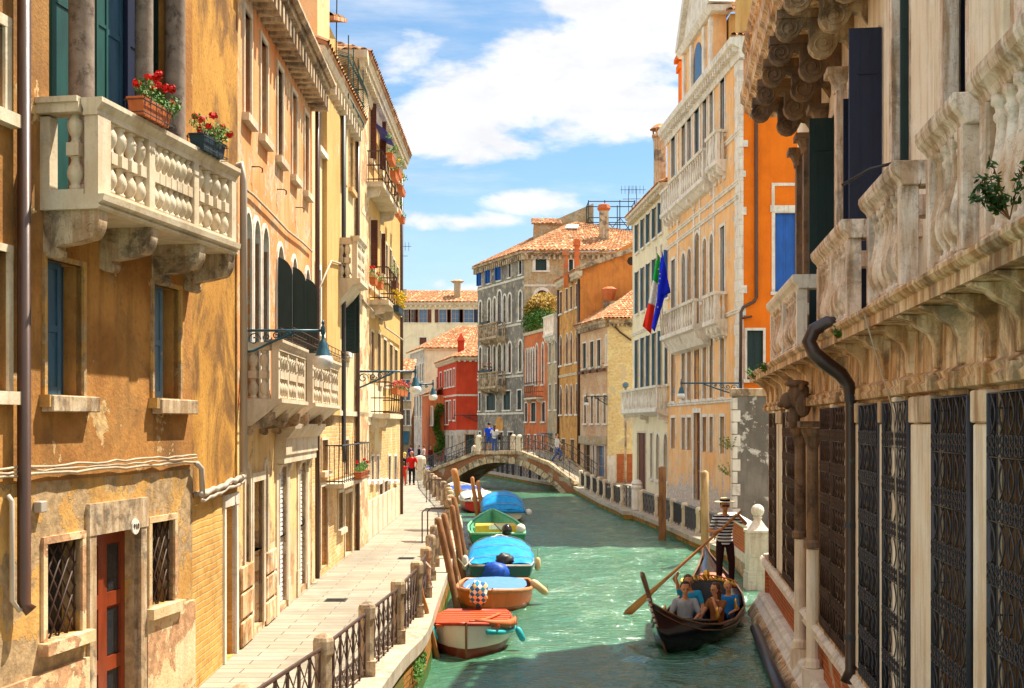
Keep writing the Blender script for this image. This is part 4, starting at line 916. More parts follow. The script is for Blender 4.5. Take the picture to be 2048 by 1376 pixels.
# big bent drainpipe
u = uY(13.9)
mb = MB(P1); mb.tube([(u + .1, .22, 5.24), (u + .04, .42, 5.27), (u, .56, 5.20), (u - .02, .62, 5.06), (u, .56, 4.92), (u, .42, 4.80), (u, .26, 4.68), (u, .17, 4.55), (u, .15, 4.35), (u, .15, 3), (u, .15, 1.25), (u, .2, 1.1)], [.085] * 7 + [.075, .062, .062, .062, .07], 12); mb.build('drainpipe', M['pipe_cu'], r, smooth=True)
for z in (4.36, 2.9, 1.6): mb = MB(P1); mb.tube([(u, .15, z), (u, .15, z + .06)], .074, 12); mb.build('pipe_collar', M['iron_b'], r)
tube_part(r, 'awning_arm', [P1.P(uY(12.2), 0, 6.75), P1.P(uY(12.3), .2, 6.72), P1.P(uY(12.5), .45, 6.6)], .018, M['iron_b'], 5)
tube_part(r, 'cable', [P1.P(uY(11.0), .47, 5.1), P1.P(uY(11.05), .2, 4.2), P1.P(uY(11.0), .14, 1.5)], .008, M['cable'], 4)
# upper balcony on great scrolled brackets
ya, yb = 14.0, 24.0; a, b = (25.05 - yb) / abs(PU.d.y), (25.05 - ya) / abs(PU.d.y); mb = MB(PU); pj = 1.2
mb.prof([(0, 10.25), (pj - .14, 10.25), (pj - .10, 10.33), (pj - .04, 10.36), (pj - .02, 10.5), (pj + .04, 10.56), (pj + .05, 10.72), (0, 10.74)], a, b)
mb.prof([(pj - .2, 10.74), (pj - .04, 10.74), (pj - .04, 11.5), (pj - .2, 11.5)], a, a + .25)
for k in range(20): mb.lathe([(.07, 0), (.05, .1), (.09, .3), (.05, .6), (.07, .75)], a + .4 + k * .42, pj - .12, 10.74, 8)
rail(mb, PU, a, b, pj - .1, 11.6)
ob = mb.build('upper_balcony', M['stone_r'], r)
for k in range(7):
    u = (25.05 - 22.6 + k * 1.2) / abs(PU.d.y); mb = MB(PU); th = .085
    ar = lambda c0, c1, r_, l: [(c0 + r_ * math.cos(q_), c1 + r_ * math.sin(q_)) for q_ in l]
    ol = [(0, 10.2), (1.1, 10.2)] + ar(.95, 9.99, .18, [.6, .1, -.4, -.9, -1.4, -1.9, -2.4]) + [(.76, 9.96), (.72, 10.03), (.64, 10.0), (.64, 9.9)] + ar(.46, 9.74, .2, [.5, 0, -.5, -1, -1.5, -2, -2.5]) + [(.24, 9.72), (.20, 9.8), (.12, 9.78), (0, 9.6)]
    mb.prof(ol, u - th, u + th)
    for cw_, cz_, rr in ((.95, 9.99, .165), (.46, 9.74, .185)):
        for s_ in (-1, 1): mb.tube([(u + s_ * (th + .008), cw_ + rr * (1 - q / 24) * math.cos(q * .6), cz_ + rr * (1 - q / 24) * math.sin(q * .6)) for q in range(20)], .015, 4)
    mb.box(u - th * 1.5, u + th * 1.5, 0, 1.12, 10.12, 10.249)
    mb.build('bracket', M['stone_d'] if k > 3 else M['stone_k'], ob)
# sprigs growing out of the stonework
def sprig(label, pos, s, seed, mat='leafd', n=150):
    t = thing('wild_plant', label, 'plant', pos, 'wild plants rooted in stonework'); rnd = random.Random(seed); mb = MB(); bl = []
    for k in range(7):
        d = Vector((rnd.uniform(-1, .3), rnd.uniform(-.6, .6), rnd.uniform(.4, 1.4))).normalized() * s * rnd.uniform(.6, 1)
        p0 = Vector(pos); p1 = p0 + d * .5 + Vector((0, 0, .05 * s)); p2 = p0 + d; mb.tube([p0, p1, p2], .004, 4)
        bl += [(p0.lerp(p2, q), (.035 * s + .02,) * 3) for q in (.4, .6, .8, 1)]
    mb.build('stems', M['wood'], t); foliage(t, 'foliage', M[mat], bl, n, .018 * (1 + s), seed); return t
sprig('dark leafy sprig growing on the cornice of the palazzo at the right edge', P1.P(uY(6.4), .47, 5.2), .34, 1, n=330)
sprig('small green tuft hanging on the palazzo cornice beside the drainpipe', P1.P(uY(12.6), .47, 5.0), .12, 2, 'leaf')
sprig('green tuft at the far end of the palazzo cornice', P1.P(uY(21.5), .47, 5.0), .25, 3, 'leaf', 200)
sprig('low tuft under the far balcony of the palazzo by the grey wall', P1.P(uY(24.6), .4, 5.0), .3, 4, 'leaf', 200)

# ---------------------------------------------------------------- landing with ball finials
def finial_post(mb, x, y, z0, z1, s=.27):
    mb.box(x - s, x + s, y - s, y + s, z0, z1); mb.box(x - s * .75, x + s * .75, y - s - .012, y - s + .05, z0 + .45, z1 - .12)
    mb.box(x - s * 1.12, x + s * 1.12, y - s * 1.12, y + s * 1.12, z1, z1 + .07); mb.box(x - s * 1.08, x + s * 1.08, y - s * 1.08, y + s * 1.08, z0, z0 + .1)
    mb.lathe([(s * 1.3, .07), (s * .9, .16), (s * .45, .3), (s * .36, .36)], x, y, z1, 4); mb.lathe([(.1, 0), (.12, .04), (.08, .07)], x, y, z1 + .34, 12); mb.ball(x, y, z1 + .54, .165, n=16, m=10)
t = thing('landing_parapet', 'brick and white stone landing parapet ending in ball finial pier behind the gondolier', 'parapet', (6.15, 29.8, .3), 'ball finial parapets')
px_, py_ = 6.12, 29.9
mb = MB(); finial_post(mb, px_, py_, .35, 1.4); mb.box(px_ - .3, px_ + .3, py_ - .3, py_ + .3, -1, .349); mb.build('pier', M['stone_w'], t, bevel=.008)
fp = Fr((6.45, 36.5), (6.1, 30.17)); part(t, fp, 'brick_panel', [(0, fp.L, -.32, -.04, .62, 1.30)], M['brk_red'])
part(t, fp, 'coping', [(0, fp.L, -.36, 0, 1.301, 1.42), (0, fp.L, -.3, .02, .38, .618)], M['stone_w'], .01)
part(t, fp, 'footing', [(0, fp.L, -.3, .05, .1, .378), (0, fp.L, -.3, -.0, -1, .099)], M['stone_d'])
t = thing('landing_parapet', 'second brick parapet with ball finial, against the palazzo corner', 'parapet', (6.1, 27.3, .3), 'ball finial parapets')
mb = MB(); finial_post(mb, 6.22, 27.4, .35, 1.28, .2); mb.box(5.98, 6.46, 27.15, 27.62, -1, .349); mb.build('pier', M['stone_w'], t, bevel=.008)
fp = Fr((6.18, 27.2), (RX(26.2) - .1, 26.2)); part(t, fp, 'brick_panel', [(0, fp.L, -.3, -.02, .42, 1.14)], M['brk_redx']); part(t, fp, 'coping', [(0, fp.L, -.34, .03, 1.141, 1.26), (0, fp.L, -.3, .03, -1, .419)], M['stone_w'])

# ---------------------------------------------------------------- stained garden wall
gw = Fr((7.58, 41), (11, 41)); t = thing('garden_wall', 'grey stained garden wall with flaking patches in front of the orange house', 'wall', (8.8, 41, .4))
part(t, gw, 'wall', [(0, gw.L, -.35, 0, .3, 5.05)], M['cement']); part(t, gw, 'coping', [(-.08, gw.L, -.4, .06, 5.051, 5.32)], M['stone_d'], .02)
part(t, gw, 'end_quoins', [(-.05, .12 + .1 * (k % 2), -.36, .03, .4 + k * .42, .79 + k * .42) for k in range(11)], M['stone_w'], .01)
sprig('bright green creeper hanging on the edge of the grey garden wall', (7.5, 40.9, 3.2), .7, 7, 'leaf', 240)
sprig('lower green creeper on the edge of the grey garden wall', (7.45, 40.85, 2.3), .6, 8, 'leaf', 200)

# ---------------------------------------------------------------- peach palace with orange flank
P3 = Fr((7.77, 60), (8.72, 45.9)); P3s = Fr((8.72, 45.9), (15, 45.9)); GZ = .4
h = House('tall peach and white palace with orange side wall, balconies and crowning pediment', P3, z0=GZ, z1=18.4, cat='palace', name='palazzo')
COL = [(1343, 1351), (1364, 1371), (1375, 1383), (1389, 1400), (1406, 1414), (1420, 1427), (1441, 1450)]
rw = [(15.75, 18.05, 0), (9.4, 12.1, 1), (5.2, 7.85, 2), (2.9, 4.4, 3)]
for zlo, zhi, kind in rw:
    for k, (a, b) in enumerate(COL):
        big = k == 3; o_ = dict(fm='stone_w', fw=.13, dep=.2, pm='sky_glass' if kind < 2 else 'glass', sill=kind != 3)
        if kind == 0: o_.update(fill='louver', sm='bluegrey', slats=10)
        elif kind == 1: o_.update(fill='none' if k in (2, 3, 4) else 'louver', sm='bluegrey', arch=1 if k in (1, 2, 3, 4, 5) else 0)
        elif kind == 2: o_.update(fill='none' if k != 3 else 'none', pm='yellow' if k == 3 else 'sky_glass', head=True)
        elif big: zlo2 = GZ + .1; h.pz(a - 1, b + 1, GZ + .3, 4.6, fill='none', pm='brown', fm='stone_w', fw=.2, sill=False); continue
        h.pz(a, b, zlo - (.9 if big and kind == 1 else 0), zhi + (.5 if big and kind == 1 else 0), **o_)
h.done(M['peach'], D=7, dep=.22, cut=.45); r = h.root
cornice(P3, r, -.3, P3.L + .3, 18.4, M['stone_w'], [(-.1, -.35), (.08, -.35), (.12, -.1), (.12, 0), (.2, .06), (.42, .16), (.46, .4), (-.1, .45)], (.4, .18, -.1, .1, .32), name='eaves')
for z in (15.2, 13.3, 12.75, 8.35, 4.95): cornice(P3, r, 0, P3.L, z, M['stone_w'], BAND, name='string_course')
q = MB(P3)
for k in range(43): z = GZ + k * .42; a = P3.L - (.75 if k % 2 else .62); q.box(a, P3.L + .02, 0, .035, z, z + .41)
for x in (1357, 1429, 1389, 1401): u = P3.u(x); q.box(u - .12, u + .12, 0, .05, 8.5, 18)
q.build('quoins', M['stone_w'], r)
q = MB(P3s)
for k in range(43): z = GZ + k * .42; q.box(0, .13, 0, .025, z, z + .41)
for z0_, z1_, l in ((14.7, 14.95, .30), (13.55, 13.78, .22), (12.1, 12.4, .24), (9.1, 9.4, .26), (8.25, 8.6, .22)): q.box(-.03, l, 0, .05, z0_, z1_)
q.build('quoins', M['stone_w'], r)
def stonebal(fr, par, x0, x1, z0, z1, pj, n, mat='stone_w', dip=.5):
    a, b = (fr.u(x0), fr.u(x1)); mb = MB(fr)
    mb.prof([(0, z0 - dip), (pj * .4, z0 - dip * .9), (pj * .85, z0 - .25), (pj + .05, z0 - .18), (pj + .05, z0), (0, z0)], a, b)
    for u in [a + (b - a - .14) * k / 3 for k in range(4)]: mb.box(u, u + .14, pj - .14, pj, z0, z1 - .12)
    mb.box(a, a + .12, 0, .1, z0, z1 - .12); mb.prof([(pj - .18, z1 - .12), (pj + .04, z1 - .12), (pj + .07, z1), (pj - .2, z1)], a - .04, b + .04)
    for u in (a, b - .14): mb.box(u, u + .14, 0, pj - .19, z1 - .12, z1 - .002)
    for k in range(n): mb.lathe([(.07, 0), (.045, .07), (.085, .25), (.045, .5), (.05, .7), (.07, 1)] if 0 else [(.07, 0), (.045, .07 * (z1 - z0)), (.09, .3 * (z1 - z0)), (.04, .7 * (z1 - z0)), (.07, z1 - z0 - .12)], a + .14 + (b - a - .28) * (k + .5) / n, pj - .07, z0, 8)
    for w_ in (.15, .33):
        for u in (b - .07,): mb.lathe([(.06, 0), (.085, .3 * (z1 - z0)), (.04, .7 * (z1 - z0)), (.06, z1 - z0 - .12)], u, w_, z0, 8)
    o = mb.build('balcony', M[mat], par)
    for k in range(3): console(fr, o, a + .25 + (b - a - .5) * k / 2, 0, z0 - .18, pj * .85, .6, .22, M[mat])
    return o
stonebal(P3, r, 1357, 1427, 14.45, 15.65, .45, 16); stonebal(P3, r, 1431, 1453, 14.7, 15.9, .4, 4); stonebal(P3, r, 1337, 1353, 14.5, 15.6, .4, 4)
stonebal(P3, r, 1352, 1422, 8.3, 9.4, .75, 14, dip=.9); stonebal(P3, r, 1430, 1455, 8.3, 9.4, .5, 4, dip=.7)
# attic storey and pediment
a, b = P3.u(1368), P3.u(1425); m_ = (a + b) / 2; mb = MB(P3); mb.box(a, b, -.6, -.02, 18.8, 21.3); mb.build('attic', M['peach'], r)
q = MB(P3)
for t in (0, .28, .72, .93): q.box(a + (b - a) * t, a + (b - a) * t + .4, -.02, .1, 18.85, 21.2)
q.prof([(-.7, 21.3), (.15, 21.3), (.3, 21.55), (-.7, 21.6)], a - .5, b + .5)
q.prism([(a - .5, 21.62), (b + .5, 21.62), (m_, 25.2)], -.5, .06); q.prism([(a - .7, 21.62), (a - .2, 21.62), (m_, 25.0), (b + .2, 21.62), (b + .7, 21.62), (m_, 25.7)], -.8, .3)
q.build('pediment', M['stone_w'], r)
q = MB(P3); arc_ = [(m_ + .8 * math.cos(t), 20.2 + .8 * math.sin(t)) for t in [math.pi * k / 10 for k in range(11)]] + [(m_ - .8, 19.0), (m_ + .8, 19.0)]; q.prism(arc_, -.02, .01); q.build('arched_window', M['glass'], r)
mb = MB(); mb.box(8.3, 9.0, 59, 59.9, 18.4, 21.6); mb.box(8.2, 9.1, 58.9, 60, 21.6, 21.9); mb.box(8.1, 9.2, 58.8, 60.1, 22.1, 22.3); mb.box(8.35, 8.95, 59.1, 59.8, 21.9, 22.1); mb.build('chimney', M['vivid'], r)
mb = MB(); mb.box(9.1, 12, 50, 53, 18.8, 21.2); mb.build('roof_room', M['yellow'], r); mb = MB(); mb.box(9.0, 9.9, 47.4, 48.4, 18.7, 21.6); mb.build('chimney', M['yellow'], r)
rooft(r, (8.3, 45.6, 18.86), (15, 45.6, 18.86), (15, 50, 20.4), (10.2, 50, 20.4)); rooft(r, (8.9, 49.6, 21.2), (12.4, 49.6, 21.2), (12.4, 52, 22.3), (8.9, 52, 22.3))
t = thing('roof_plant', 'green roof shrub on top of the peach palace', 'plant', (9.4, 47.2, 21.4)); foliage(t, 'foliage', M['leaf'], [((9.4, 47.2, 21.9), (.9, .5, .4)), ((10.4, 47.2, 21.7), (.8, .5, .3))], 500, .09, 3); mb = MB(); mb.tube([(9.4, 47.2, 21.4), (9.4, 47.2, 21.9)], .03, 4); mb.build('stem', M['wood'], t)
# orange flank (belongs to the same palace)
fl = House('', P3s, z0=GZ, z1=18.4); bpy.data.objects.remove(fl.root); fl.root = r
fl.px(1550, 1593, 426, 584, fill='closed', sm='blue', fm='stone_w', fw=.13)
fl.px(1494, 1526, 661, 759, fill='closed', sm='dgreen', fm='stone_w', fw=.10)
fl.done(M['vivid'], D=.25, dep=.2)
part(r, P3s, 'blind_window_frame', [(P3s.u(1543), P3s.u(1549), 0, .04, P3s.z(1, 411), P3s.z(1, 366)), (P3s.u(1549), P3s.u(1597), 0, .04, P3s.z(1, 372), P3s.z(1, 366)), (P3s.u(1540), P3s.u(1597), 0, .06, P3s.z(1, 424), P3s.z(1, 411))], M['stone_w'])
tube_part(r, 'downpipe', [P3s.P(P3s.u(x), .08, P3s.z(1, y)) for x, y in ((1511, 100), (1512, 595), (1508, 603), (1486, 615), (1481, 625), (1480, 800))], .065, M['pipe_br'], 8)
tube_part(r, 'downpipe', [P3s.P(P3s.u(x), .08, P3s.z(1, y)) for x, y in ((1483, 637), (1503, 633))], .04, M['pipe_br'], 8)
cornice(P3s, r, 0, P3s.L, 18.4, M['stone_w'], [(-.05, -.35), (.08, -.35), (.12, 0), (.3, .14), (.34, .4), (-.05, .45)], None, name='eaves')
# ---- cream neighbour with the long balcony
P3b = Fr((7.06, 70.3), (7.77, 60))
h = House('cream house with narrow blue shutters, long stone balcony and tall round chimney', P3b, z0=GZ, z1=16.1, name='cream_house')
XS = [(1273.5, 1278.5), (1285, 1290), (1296, 1301), (1308, 1314), (1320, 1326)]
for (a, b) in XS: h.pz(a, b, 13.9, 15.5, fill='near', perp=.13, sm='bluegrey', fm='stone_w', fw=.08)
for (a, b) in XS[:4]: h.pz(a, b, 10.4, 12.8, fill='near', perp=.13, sm='bluegrey', fm='stone_w', fw=.08)
for (a, b) in XS + [(1334, 1338)]: h.pz(a, b, 6.1, 8.9, fill='near', perp=.13, sm='bluegrey', fm='stone_w', fw=.1)
h.pz(1335, 1340, 10.4, 12.8, fill='near', perp=.2, sm='blue', fm='stone_w', fw=.1)
h.pz(1275, 1292, GZ + .05, 3.6, fill='closed', sm='brown', fm='stone', fw=.12, sill=False)
for a, b in ((1301, 1306), (1313, 1319), (1328, 1336)): h.pz(a, b, 1.2, 3.6, fill='none', fm='stone_w', fw=.1, arch=1 if a > 1306 else 0)
h.done(M['pale'], D=7, dep=.25); r = h.root
cornice(P3b, r, -.3, P3b.L, 15.85, M['stone'], EAVE, (.45, .2, -.1, .1, .34), name='eaves'); cornice(P3b, r, 0, P3b.L, 9.2, M['stone_w'], BAND, name='string_course')
stonebal(P3b, r, 1262, 1337, 4.9, 6.05, .6, 22, dip=.4); rooft(r, P3b.P(-.3, .4, 16.2), P3b.P(P3b.L, .4, 16.2), P3b.P(P3b.L, -3, 17.6), P3b.P(-.3, -3, 17.6))
mb = MB(); mb.lathe([(.36, 0), (.34, 2.4), (.36, 3.3), (.40, 3.35), (.40, 3.4)], 7.9, 64, 15.9, 14)
mb.build('chimney', M['stone_d'], r); mb = MB(); mb.lathe([(.38, 0), (.44, .1), (.44, .2)], 7.9, 64, 19.31, 14); mb.lathe([(.56, 0), (.3, .22), (.05, .34)], 7.9, 64, 19.8, 14)
for k in range(6): mb.box(7.9 + .36 * math.cos(k) - .04, 7.9 + .36 * math.cos(k) + .04, 64 + .36 * math.sin(k) - .04, 64 + .36 * math.sin(k) + .04, 19.5, 19.82)
mb.build('chimney_cap', M['tile'], r)
# ---- flags
t = thing('flag_pole', 'slanted white flag pole over the stone balcony of the peach palace', 'flag pole', P3.P(P3.u(1358), .7, 8.4))
A, B = P3.P(P3.u(1356), .75, 8.35), Vector(((1322 - 1024) / F * 54, 54, 4.1 + 358 / F * 54)); B2 = Vector(((1312 - 1024) / F * 54.5, 54.5, 4.1 + 355 / F * 54.5)); mb = MB(); mb.tube([A, B], .045, 6); mb.ball(*B, .07); mb.build('pole', M['stone_w'], t)
A = P3.P(P3.u(1356), .75, 8.35)
mb = MB(); mb.tube([A + Vector((-.06, 0, 0)), B2], .035, 6); mb.build('pole', M['stone_w'], t)
def flag(name, label, outl, mats, Y, fold=.12):
    tt = thing(name, label, 'flag', ((outl[0][0][0] - 1024) / F * Y, Y, CZ + (HY - outl[0][0][1]) / F * Y), 'flags on the slanted poles')
    mb = MB(); n = 10
    for ci, (tl, bl, br_, tr) in enumerate(outl):
        mb.cur = ci; ids = []
        for j in range(n + 1):
            row = []
            for i in range(7):
                s, q = i / 6, j / n; x = (tl[0] * (1 - s) + tr[0] * s) * (1 - q) + (bl[0] * (1 - s) + br_[0] * s) * q; y = (tl[1] * (1 - s) + tr[1] * s) * (1 - q) + (bl[1] * (1 - s) + br_[1] * s) * q
                yy = Y + fold * math.sin((x + y * .15) * .45); row.append(mb.v((x - 1024) / F * yy, yy, CZ + (HY - y) / F * yy))
            ids.append(row)
        for a_, b_ in zip(ids, ids[1:]):
            for i in range(6): mb.f(a_[i], a_[i + 1], b_[i + 1], b_[i])
    o = mb.build('cloth', mats, tt, smooth=True); s_ = o.modifiers.new('thick', 'SOLIDIFY'); s_.thickness = .01; return tt
cl = lambda n, c: flat(n, c, .8, .1)
EU = cl('flag_blue', (.01, .025, .62)); RD = cl('flag_red', (.75, .03, .015)); WH = cl('flag_white', (.75, .74, .70)); GRN = cl('flag_green', (.02, .42, .07))
flag('italian_flag', 'green, white and red flag hanging limp left of the blue one', [((1314, 505), (1306, 560), (1318, 570), (1320, 515)), ((1306, 560), (1297, 606), (1310, 612), (1318, 570)), ((1297, 606), (1285, 652), (1302, 668), (1310, 612))], [GRN, WH, RD], 55.0)
ft = flag('star_flag', 'deep blue flag with a ring of yellow stars hanging from its pole', [((1322, 503), (1314, 600), (1341, 585), (1325, 503)), ((1316, 590), (1303, 655), (1309, 664), (1330, 592))], [EU, EU], 54.3)
st = MB()
for k in range(9):
    x, y = 1317 - k * .6 + 4 * math.sin(k * .9), 538 + k * 9.5; s_ = 2.1; Y = 54.1
    st.poly([((x + s_ * (1 if q % 2 == 0 else .4) * math.sin(q * math.pi / 5) - 1024) / F * Y, Y, CZ + (HY - y + s_ * (1 if q % 2 == 0 else .4) * math.cos(q * math.pi / 5)) / F * Y) for q in range(10)])
st.build('stars', M['flowery'], ft)
lamp('green scrolled lamp on the peach palace by the grey garden wall', (8.62, 45.5, 5.65), (-1, .02), 2.2, s=1.5)
# ================================================================ MIDDLE DISTANCE
def grid(h, xs, z0, z1, hw, **k):
    for x in xs:
        kk = dict(k); h.pz(x - hw, x + hw, z0, z1, **kk)
# ---- brick house on the right bank
P4 = Fr((4.66, 82), (6.05, 76)); P4s = Fr((6.05, 76), (11, 76))
h = House('pale brick house with dark green shutters, flower boxes and a shop below', P4, z0=GZ, z1=10.6, name='brick_house')
for x in (1169, 1184, 1198): h.pz(x - 3.6, x + 3.6, 7.85, 9.55, fill='closed', sm='dgreen', fm='stone_w', fw=.08)
h.pz(1212.2, 1214, 7.9, 9.7, fill='closed', sm='brown', fm='stone_w', fw=.1)
for x in (1171, 1184.5, 1197, 1210): h.pz(x - 2.5, x + 2.5, 4.15, 5.95, fill='none', fm='stone_w', fw=.1)
h.pz(1168, 1181, GZ + .1, 2.7, fm='stone', fill='none', sill=False); h.pz(1186, 1189, GZ, 2.7, fm='stone_w', fill='none', pm='brown', sill=False); h.pz(1193, 1209, GZ + .3, 2.7, fm='stone_w', fill='none', pm='sky_glass', sill=False)
h.done(M['brk_pink'], D=5, dep=.25); r = h.root
wall(P4s, r, 'wall', 0, P4s.L, GZ, 10.6, [], M['brk_side'], D=.3, dep=.2)
part(r, P4, 'shop_fascia', [(P4.u(1160) + .1, P4.L - .1, 0, .15, 2.78, 3.3)], M['beige']); part(r, P4s, 'red_brick_base', [(.6, P4s.L, 0, .04, GZ, 2.2)], M['brk_red']); part(r, P4s, 'corner_stone', [(-.02, .55, 0, .05, GZ, 2.1)], M['stone_w'])
cornice(P4, r, -.2, P4.L + .2, 10.35, M['stone_d'], [(-.1, 0), (.05, 0), (.3, .2), (.34, .35), (-.1, .38)], (.25, .1, -.1, .1, .25), name='eaves')
cornice(P4s, r, 0, P4s.L, 10.35, M['stone_d'], [(-.1, 0), (.05, 0), (.3, .2), (.34, .35), (-.1, .38)], (.25, .1, -.1, .1, .25), name='eaves')
rooft(r, P4s.P(-.3, .4, 10.75), P4s.P(P4s.L, .4, 10.75), (11.5, 80.5, 13.1), (8.2, 80.5, 13.1)); rooft(r, P4.P(-.3, .4, 10.75), P4.P(P4.L + .3, .4, 10.75), (8.2, 80.5, 13.1), (8.2, 82, 13.1))
tube_part(r, 'downpipe', [P4s.P(P4s.u(1225), .1, 10.4), P4s.P(P4s.u(1240), .12, 9.9), P4s.P(P4s.u(1262), .1, 9.4)], .06, M['pipe_br'], 6)
for k, x in enumerate((1168, 1183, 1197, 1211)): flowerbox(('brown window box nearest the burnt orange gable, under the left green shutters', 'brown window box under the middle green shutters', 'brown window box under the right green shutters', 'window box under the narrow brown shutter')[k], P4.P(P4.u(x), .25, 7.45), math.atan2(P4.d.y, P4.d.x), 1.2, 'brown', 60, 2, 70 + k, spread=.25, iron=False)
t = thing('street_lamp', 'tall thin lamp post with blue head before the yellow brick flank', 'lamp', (7.05, 74.5, GZ)); mb = MB(); mb.tube([(7.05, 74.5, GZ), (7.05, 74.5, 6.3)], .07, 6); mb.build('pole', M['stone_d'], t); mb = MB(); mb.lathe([(.05, 0), (.2, .12), (.2, .3), (.05, .4)], 7.05, 74.5, 6.3, 8); mb.build('lamp_head', M['bluegrey'], t)
lamp('dark lamp on scrolled arm on the pale brick house', (6.0, 75.8, 5.85), (-1, -.1), 1.3, 'iron_k', s=1.6)
# ---- burnt orange gable house
P5 = Fr((3.48, 88.9), (4.66, 82)); P5s = Fr((4.66, 82), (12, 82))
h = House('amber house with pointed windows, red shutters and burnt orange gable', P5, z0=GZ, z1=14.4, name='gable_house')
rd = dict(sm='brown', fm='stone_w', fw=.07)
for x, w_ in ((1122, 2.6), (1134, 2.4), (1143, 2.2), (1154, 2.2)): h.pz(x - w_, x + w_, 12.2, 13.8, fill='closed', **rd); h.pz(x - w_, x + w_, 8.4, 10.6, fill='closed', arch=1.5, **rd); h.pz(x - w_, x + w_, 4.8, 6.9, fill='closed', arch=1.4, **rd)
for x in (1127, 1145): h.pz(x - 3.5, x + 3.5, GZ, 3.0, fill='none', fm='stone', sill=False)
h.done(M['ochre2'], D=5, dep=.22); r = h.root
mb = MB(P5s); mb.prism([(0, GZ), (P5s.L, GZ), (P5s.L, 17.2), (P5s.u(1268), 16.6), (0, 14.6)], -.4, 0); mb.build('gable_wall', M['rust'], r)
mb = MB(P5s); c0 = (P5s.u(1263), P5s.z(4, 522)); mb.prism([(c0[0] + .3 * math.cos(k * .628), c0[1] + .3 * math.sin(k * .628)) for k in range(10)], 0, .02); mb.build('round_window', M['glass'], r)
mb = MB(P5s); mb.prism([(-.3, 14.5), (P5s.L, 17.15), (P5s.L, 17.5), (-.3, 14.85)], -.5, .25); mb.build('gable_coping', M['stone_d'], r)
cornice(P5, r, 0, P5.L + .2, 14.2, M['stone'], [(-.1, 0), (.05, 0), (.3, .2), (.34, .35), (-.1, .38)], (.4, .15, -.1, .1, .25), name='eaves')
rooft(r, P5.P(0, .4, 14.6), P5.P(P5.L + .2, .4, 14.6), (12, 82, 17.6), (11, 89, 17.6)); cornice(P5, r, 0, P5.L, 7.5, M['stone'], BAND, name='string_course')
for x, y0, y1, w_ in ((1132, 498, 545, 9), (1154, 478, 535, 9)):
    X = (x - 1024) / F * 84; z0_, z1_ = 4.1 + (848 - y1) / F * 84, 4.1 + (848 - y0) / F * 84; mb = MB(); mb.box(X - w_ / 2 * .035, X + w_ / 2 * .035, 84, 84.5, z0_ - 1, z1_); mb.box(X - w_ * .026, X + w_ * .026, 83.9, 84.6, z1_ - .45, z1_ - .1); mb.build('chimney', M['redor'], r)
mb = MB(); X = 6.55; mb.box(X - .4, X + .4, 80.8, 81.3, 10.5, 12.4); mb.build('chimney', M['stone_d'], r); mb = MB(); mb.lathe([(.3, 0), (.5, .5), (.55, .8), (.3, .95)], X, 81.05, 12.4, 8); mb.build('chimney_cap', M['terra'], r)
tube_part(r, 'downpipe', [P5.P(P5.L - .1, .1, 14), P5.P(P5.L - .1, .1, GZ)], .09, M['pipe_br'], 6); tube_part(r, 'downpipe', [P5.P(.1, .1, 14), P5.P(.1, .1, GZ)], .08, M['pipe_br'], 6)
# ---- low cream house with roof terrace
P6 = Fr((2.73, 92.3), (3.48, 88.9)); h = House('narrow pale house with small roof terrace between the amber and brick red houses', P6, z0=GZ, z1=10.9, name='terrace_house')
for x in (1100.5, 1112.5):
    for a, b in ((8.8, 10.3), (5.2, 7.1)): h.pz(x - 1.8, x + 1.8, a, b, fill='none', fm='stone_w', fw=.08, arch=1 if b < 7 else 0)
h.pz(1100, 1107, GZ, 2.3, fill='none', fm='stone', sill=False); h.done(M['beige'], D=5, dep=.22); r = h.root
stonebal(P6, r, 1095.5, 1117, 10.9, 12.3, .35, 8); mb = MB(P6); mb.box(.2, 1.6, 0, .9, 3.3, 3.4); mb.build('awning', M['bluegrey'], r)
# ---- brick red house with hedge on its roof
P7 = Fr((1.05, 98.4), (2.73, 92.3)); h = House('brick red house with white arched windows and a hedge on its roof terrace', P7, z0=GZ, z1=11.4, name='terrace_house')
for x in (1054, 1058.5, 1063, 1067.5): h.pz(x - 1.5, x + 1.5, 7.3, 10.2, fill='none', fm='stone_w', fw=.1, arch=1.4)
for x in (1074, 1086): h.pz(x - 2, x + 2, 7.2, 10.4, fill='none', fm='stone_w', fw=.14, arch=1.5)
for x, w_ in ((1052.5, 2.4), (1067, 4.6), (1087, 3.4)): h.pz(x - w_, x + w_, 4.3, 5.8, fill='closed', sm='dgreen', fm='stone_w', fw=.08)
for x in (1058, 1071, 1086): h.pz(x - 2, x + 2, 1.5, 3.2, fill='none', fm='stone_w', fw=.1, sill=False)
h.done(M['redor'], D=5, dep=.22); r = h.root; cornice(P7, r, 0, P7.L, 11.3, M['stone'], [(-.1, 0), (.1, 0), (.2, .2), (-.1, .25)], name='cornice')
ironbal(r, P7, 1052, 1072, 765, 795, .6, 12, 'iron_k')
t = thing('roof_hedge', 'green and amber hedge on the roof terrace of the brick red house', 'hedge', P7.P(3, -.6, 11.5)); rnd = random.Random(4)
foliage(t, 'foliage', M['leafy'], [(P7.P(.4 + 5.4 * k / 9, -.5, 13.4 + .5 * math.sin(k * .35)), (.8, .8, .7)) for k in range(10)], 2600, .13, 5); foliage(t, 'foliage', M['leaf'], [(P7.P(.4 + 5.4 * k / 9, -.35, 12.3 + .2 * (k % 3)), (.8, .8, .9)) for k in range(10)], 2400, .12, 6); mb = MB(P7)
for k in range(7): mb.tube([(.5 + k * .85, -.4, 11.4), (.5 + k * .85, -.4, 13.2)], .03, 4)
mb.build('stems', M['wood'], t)
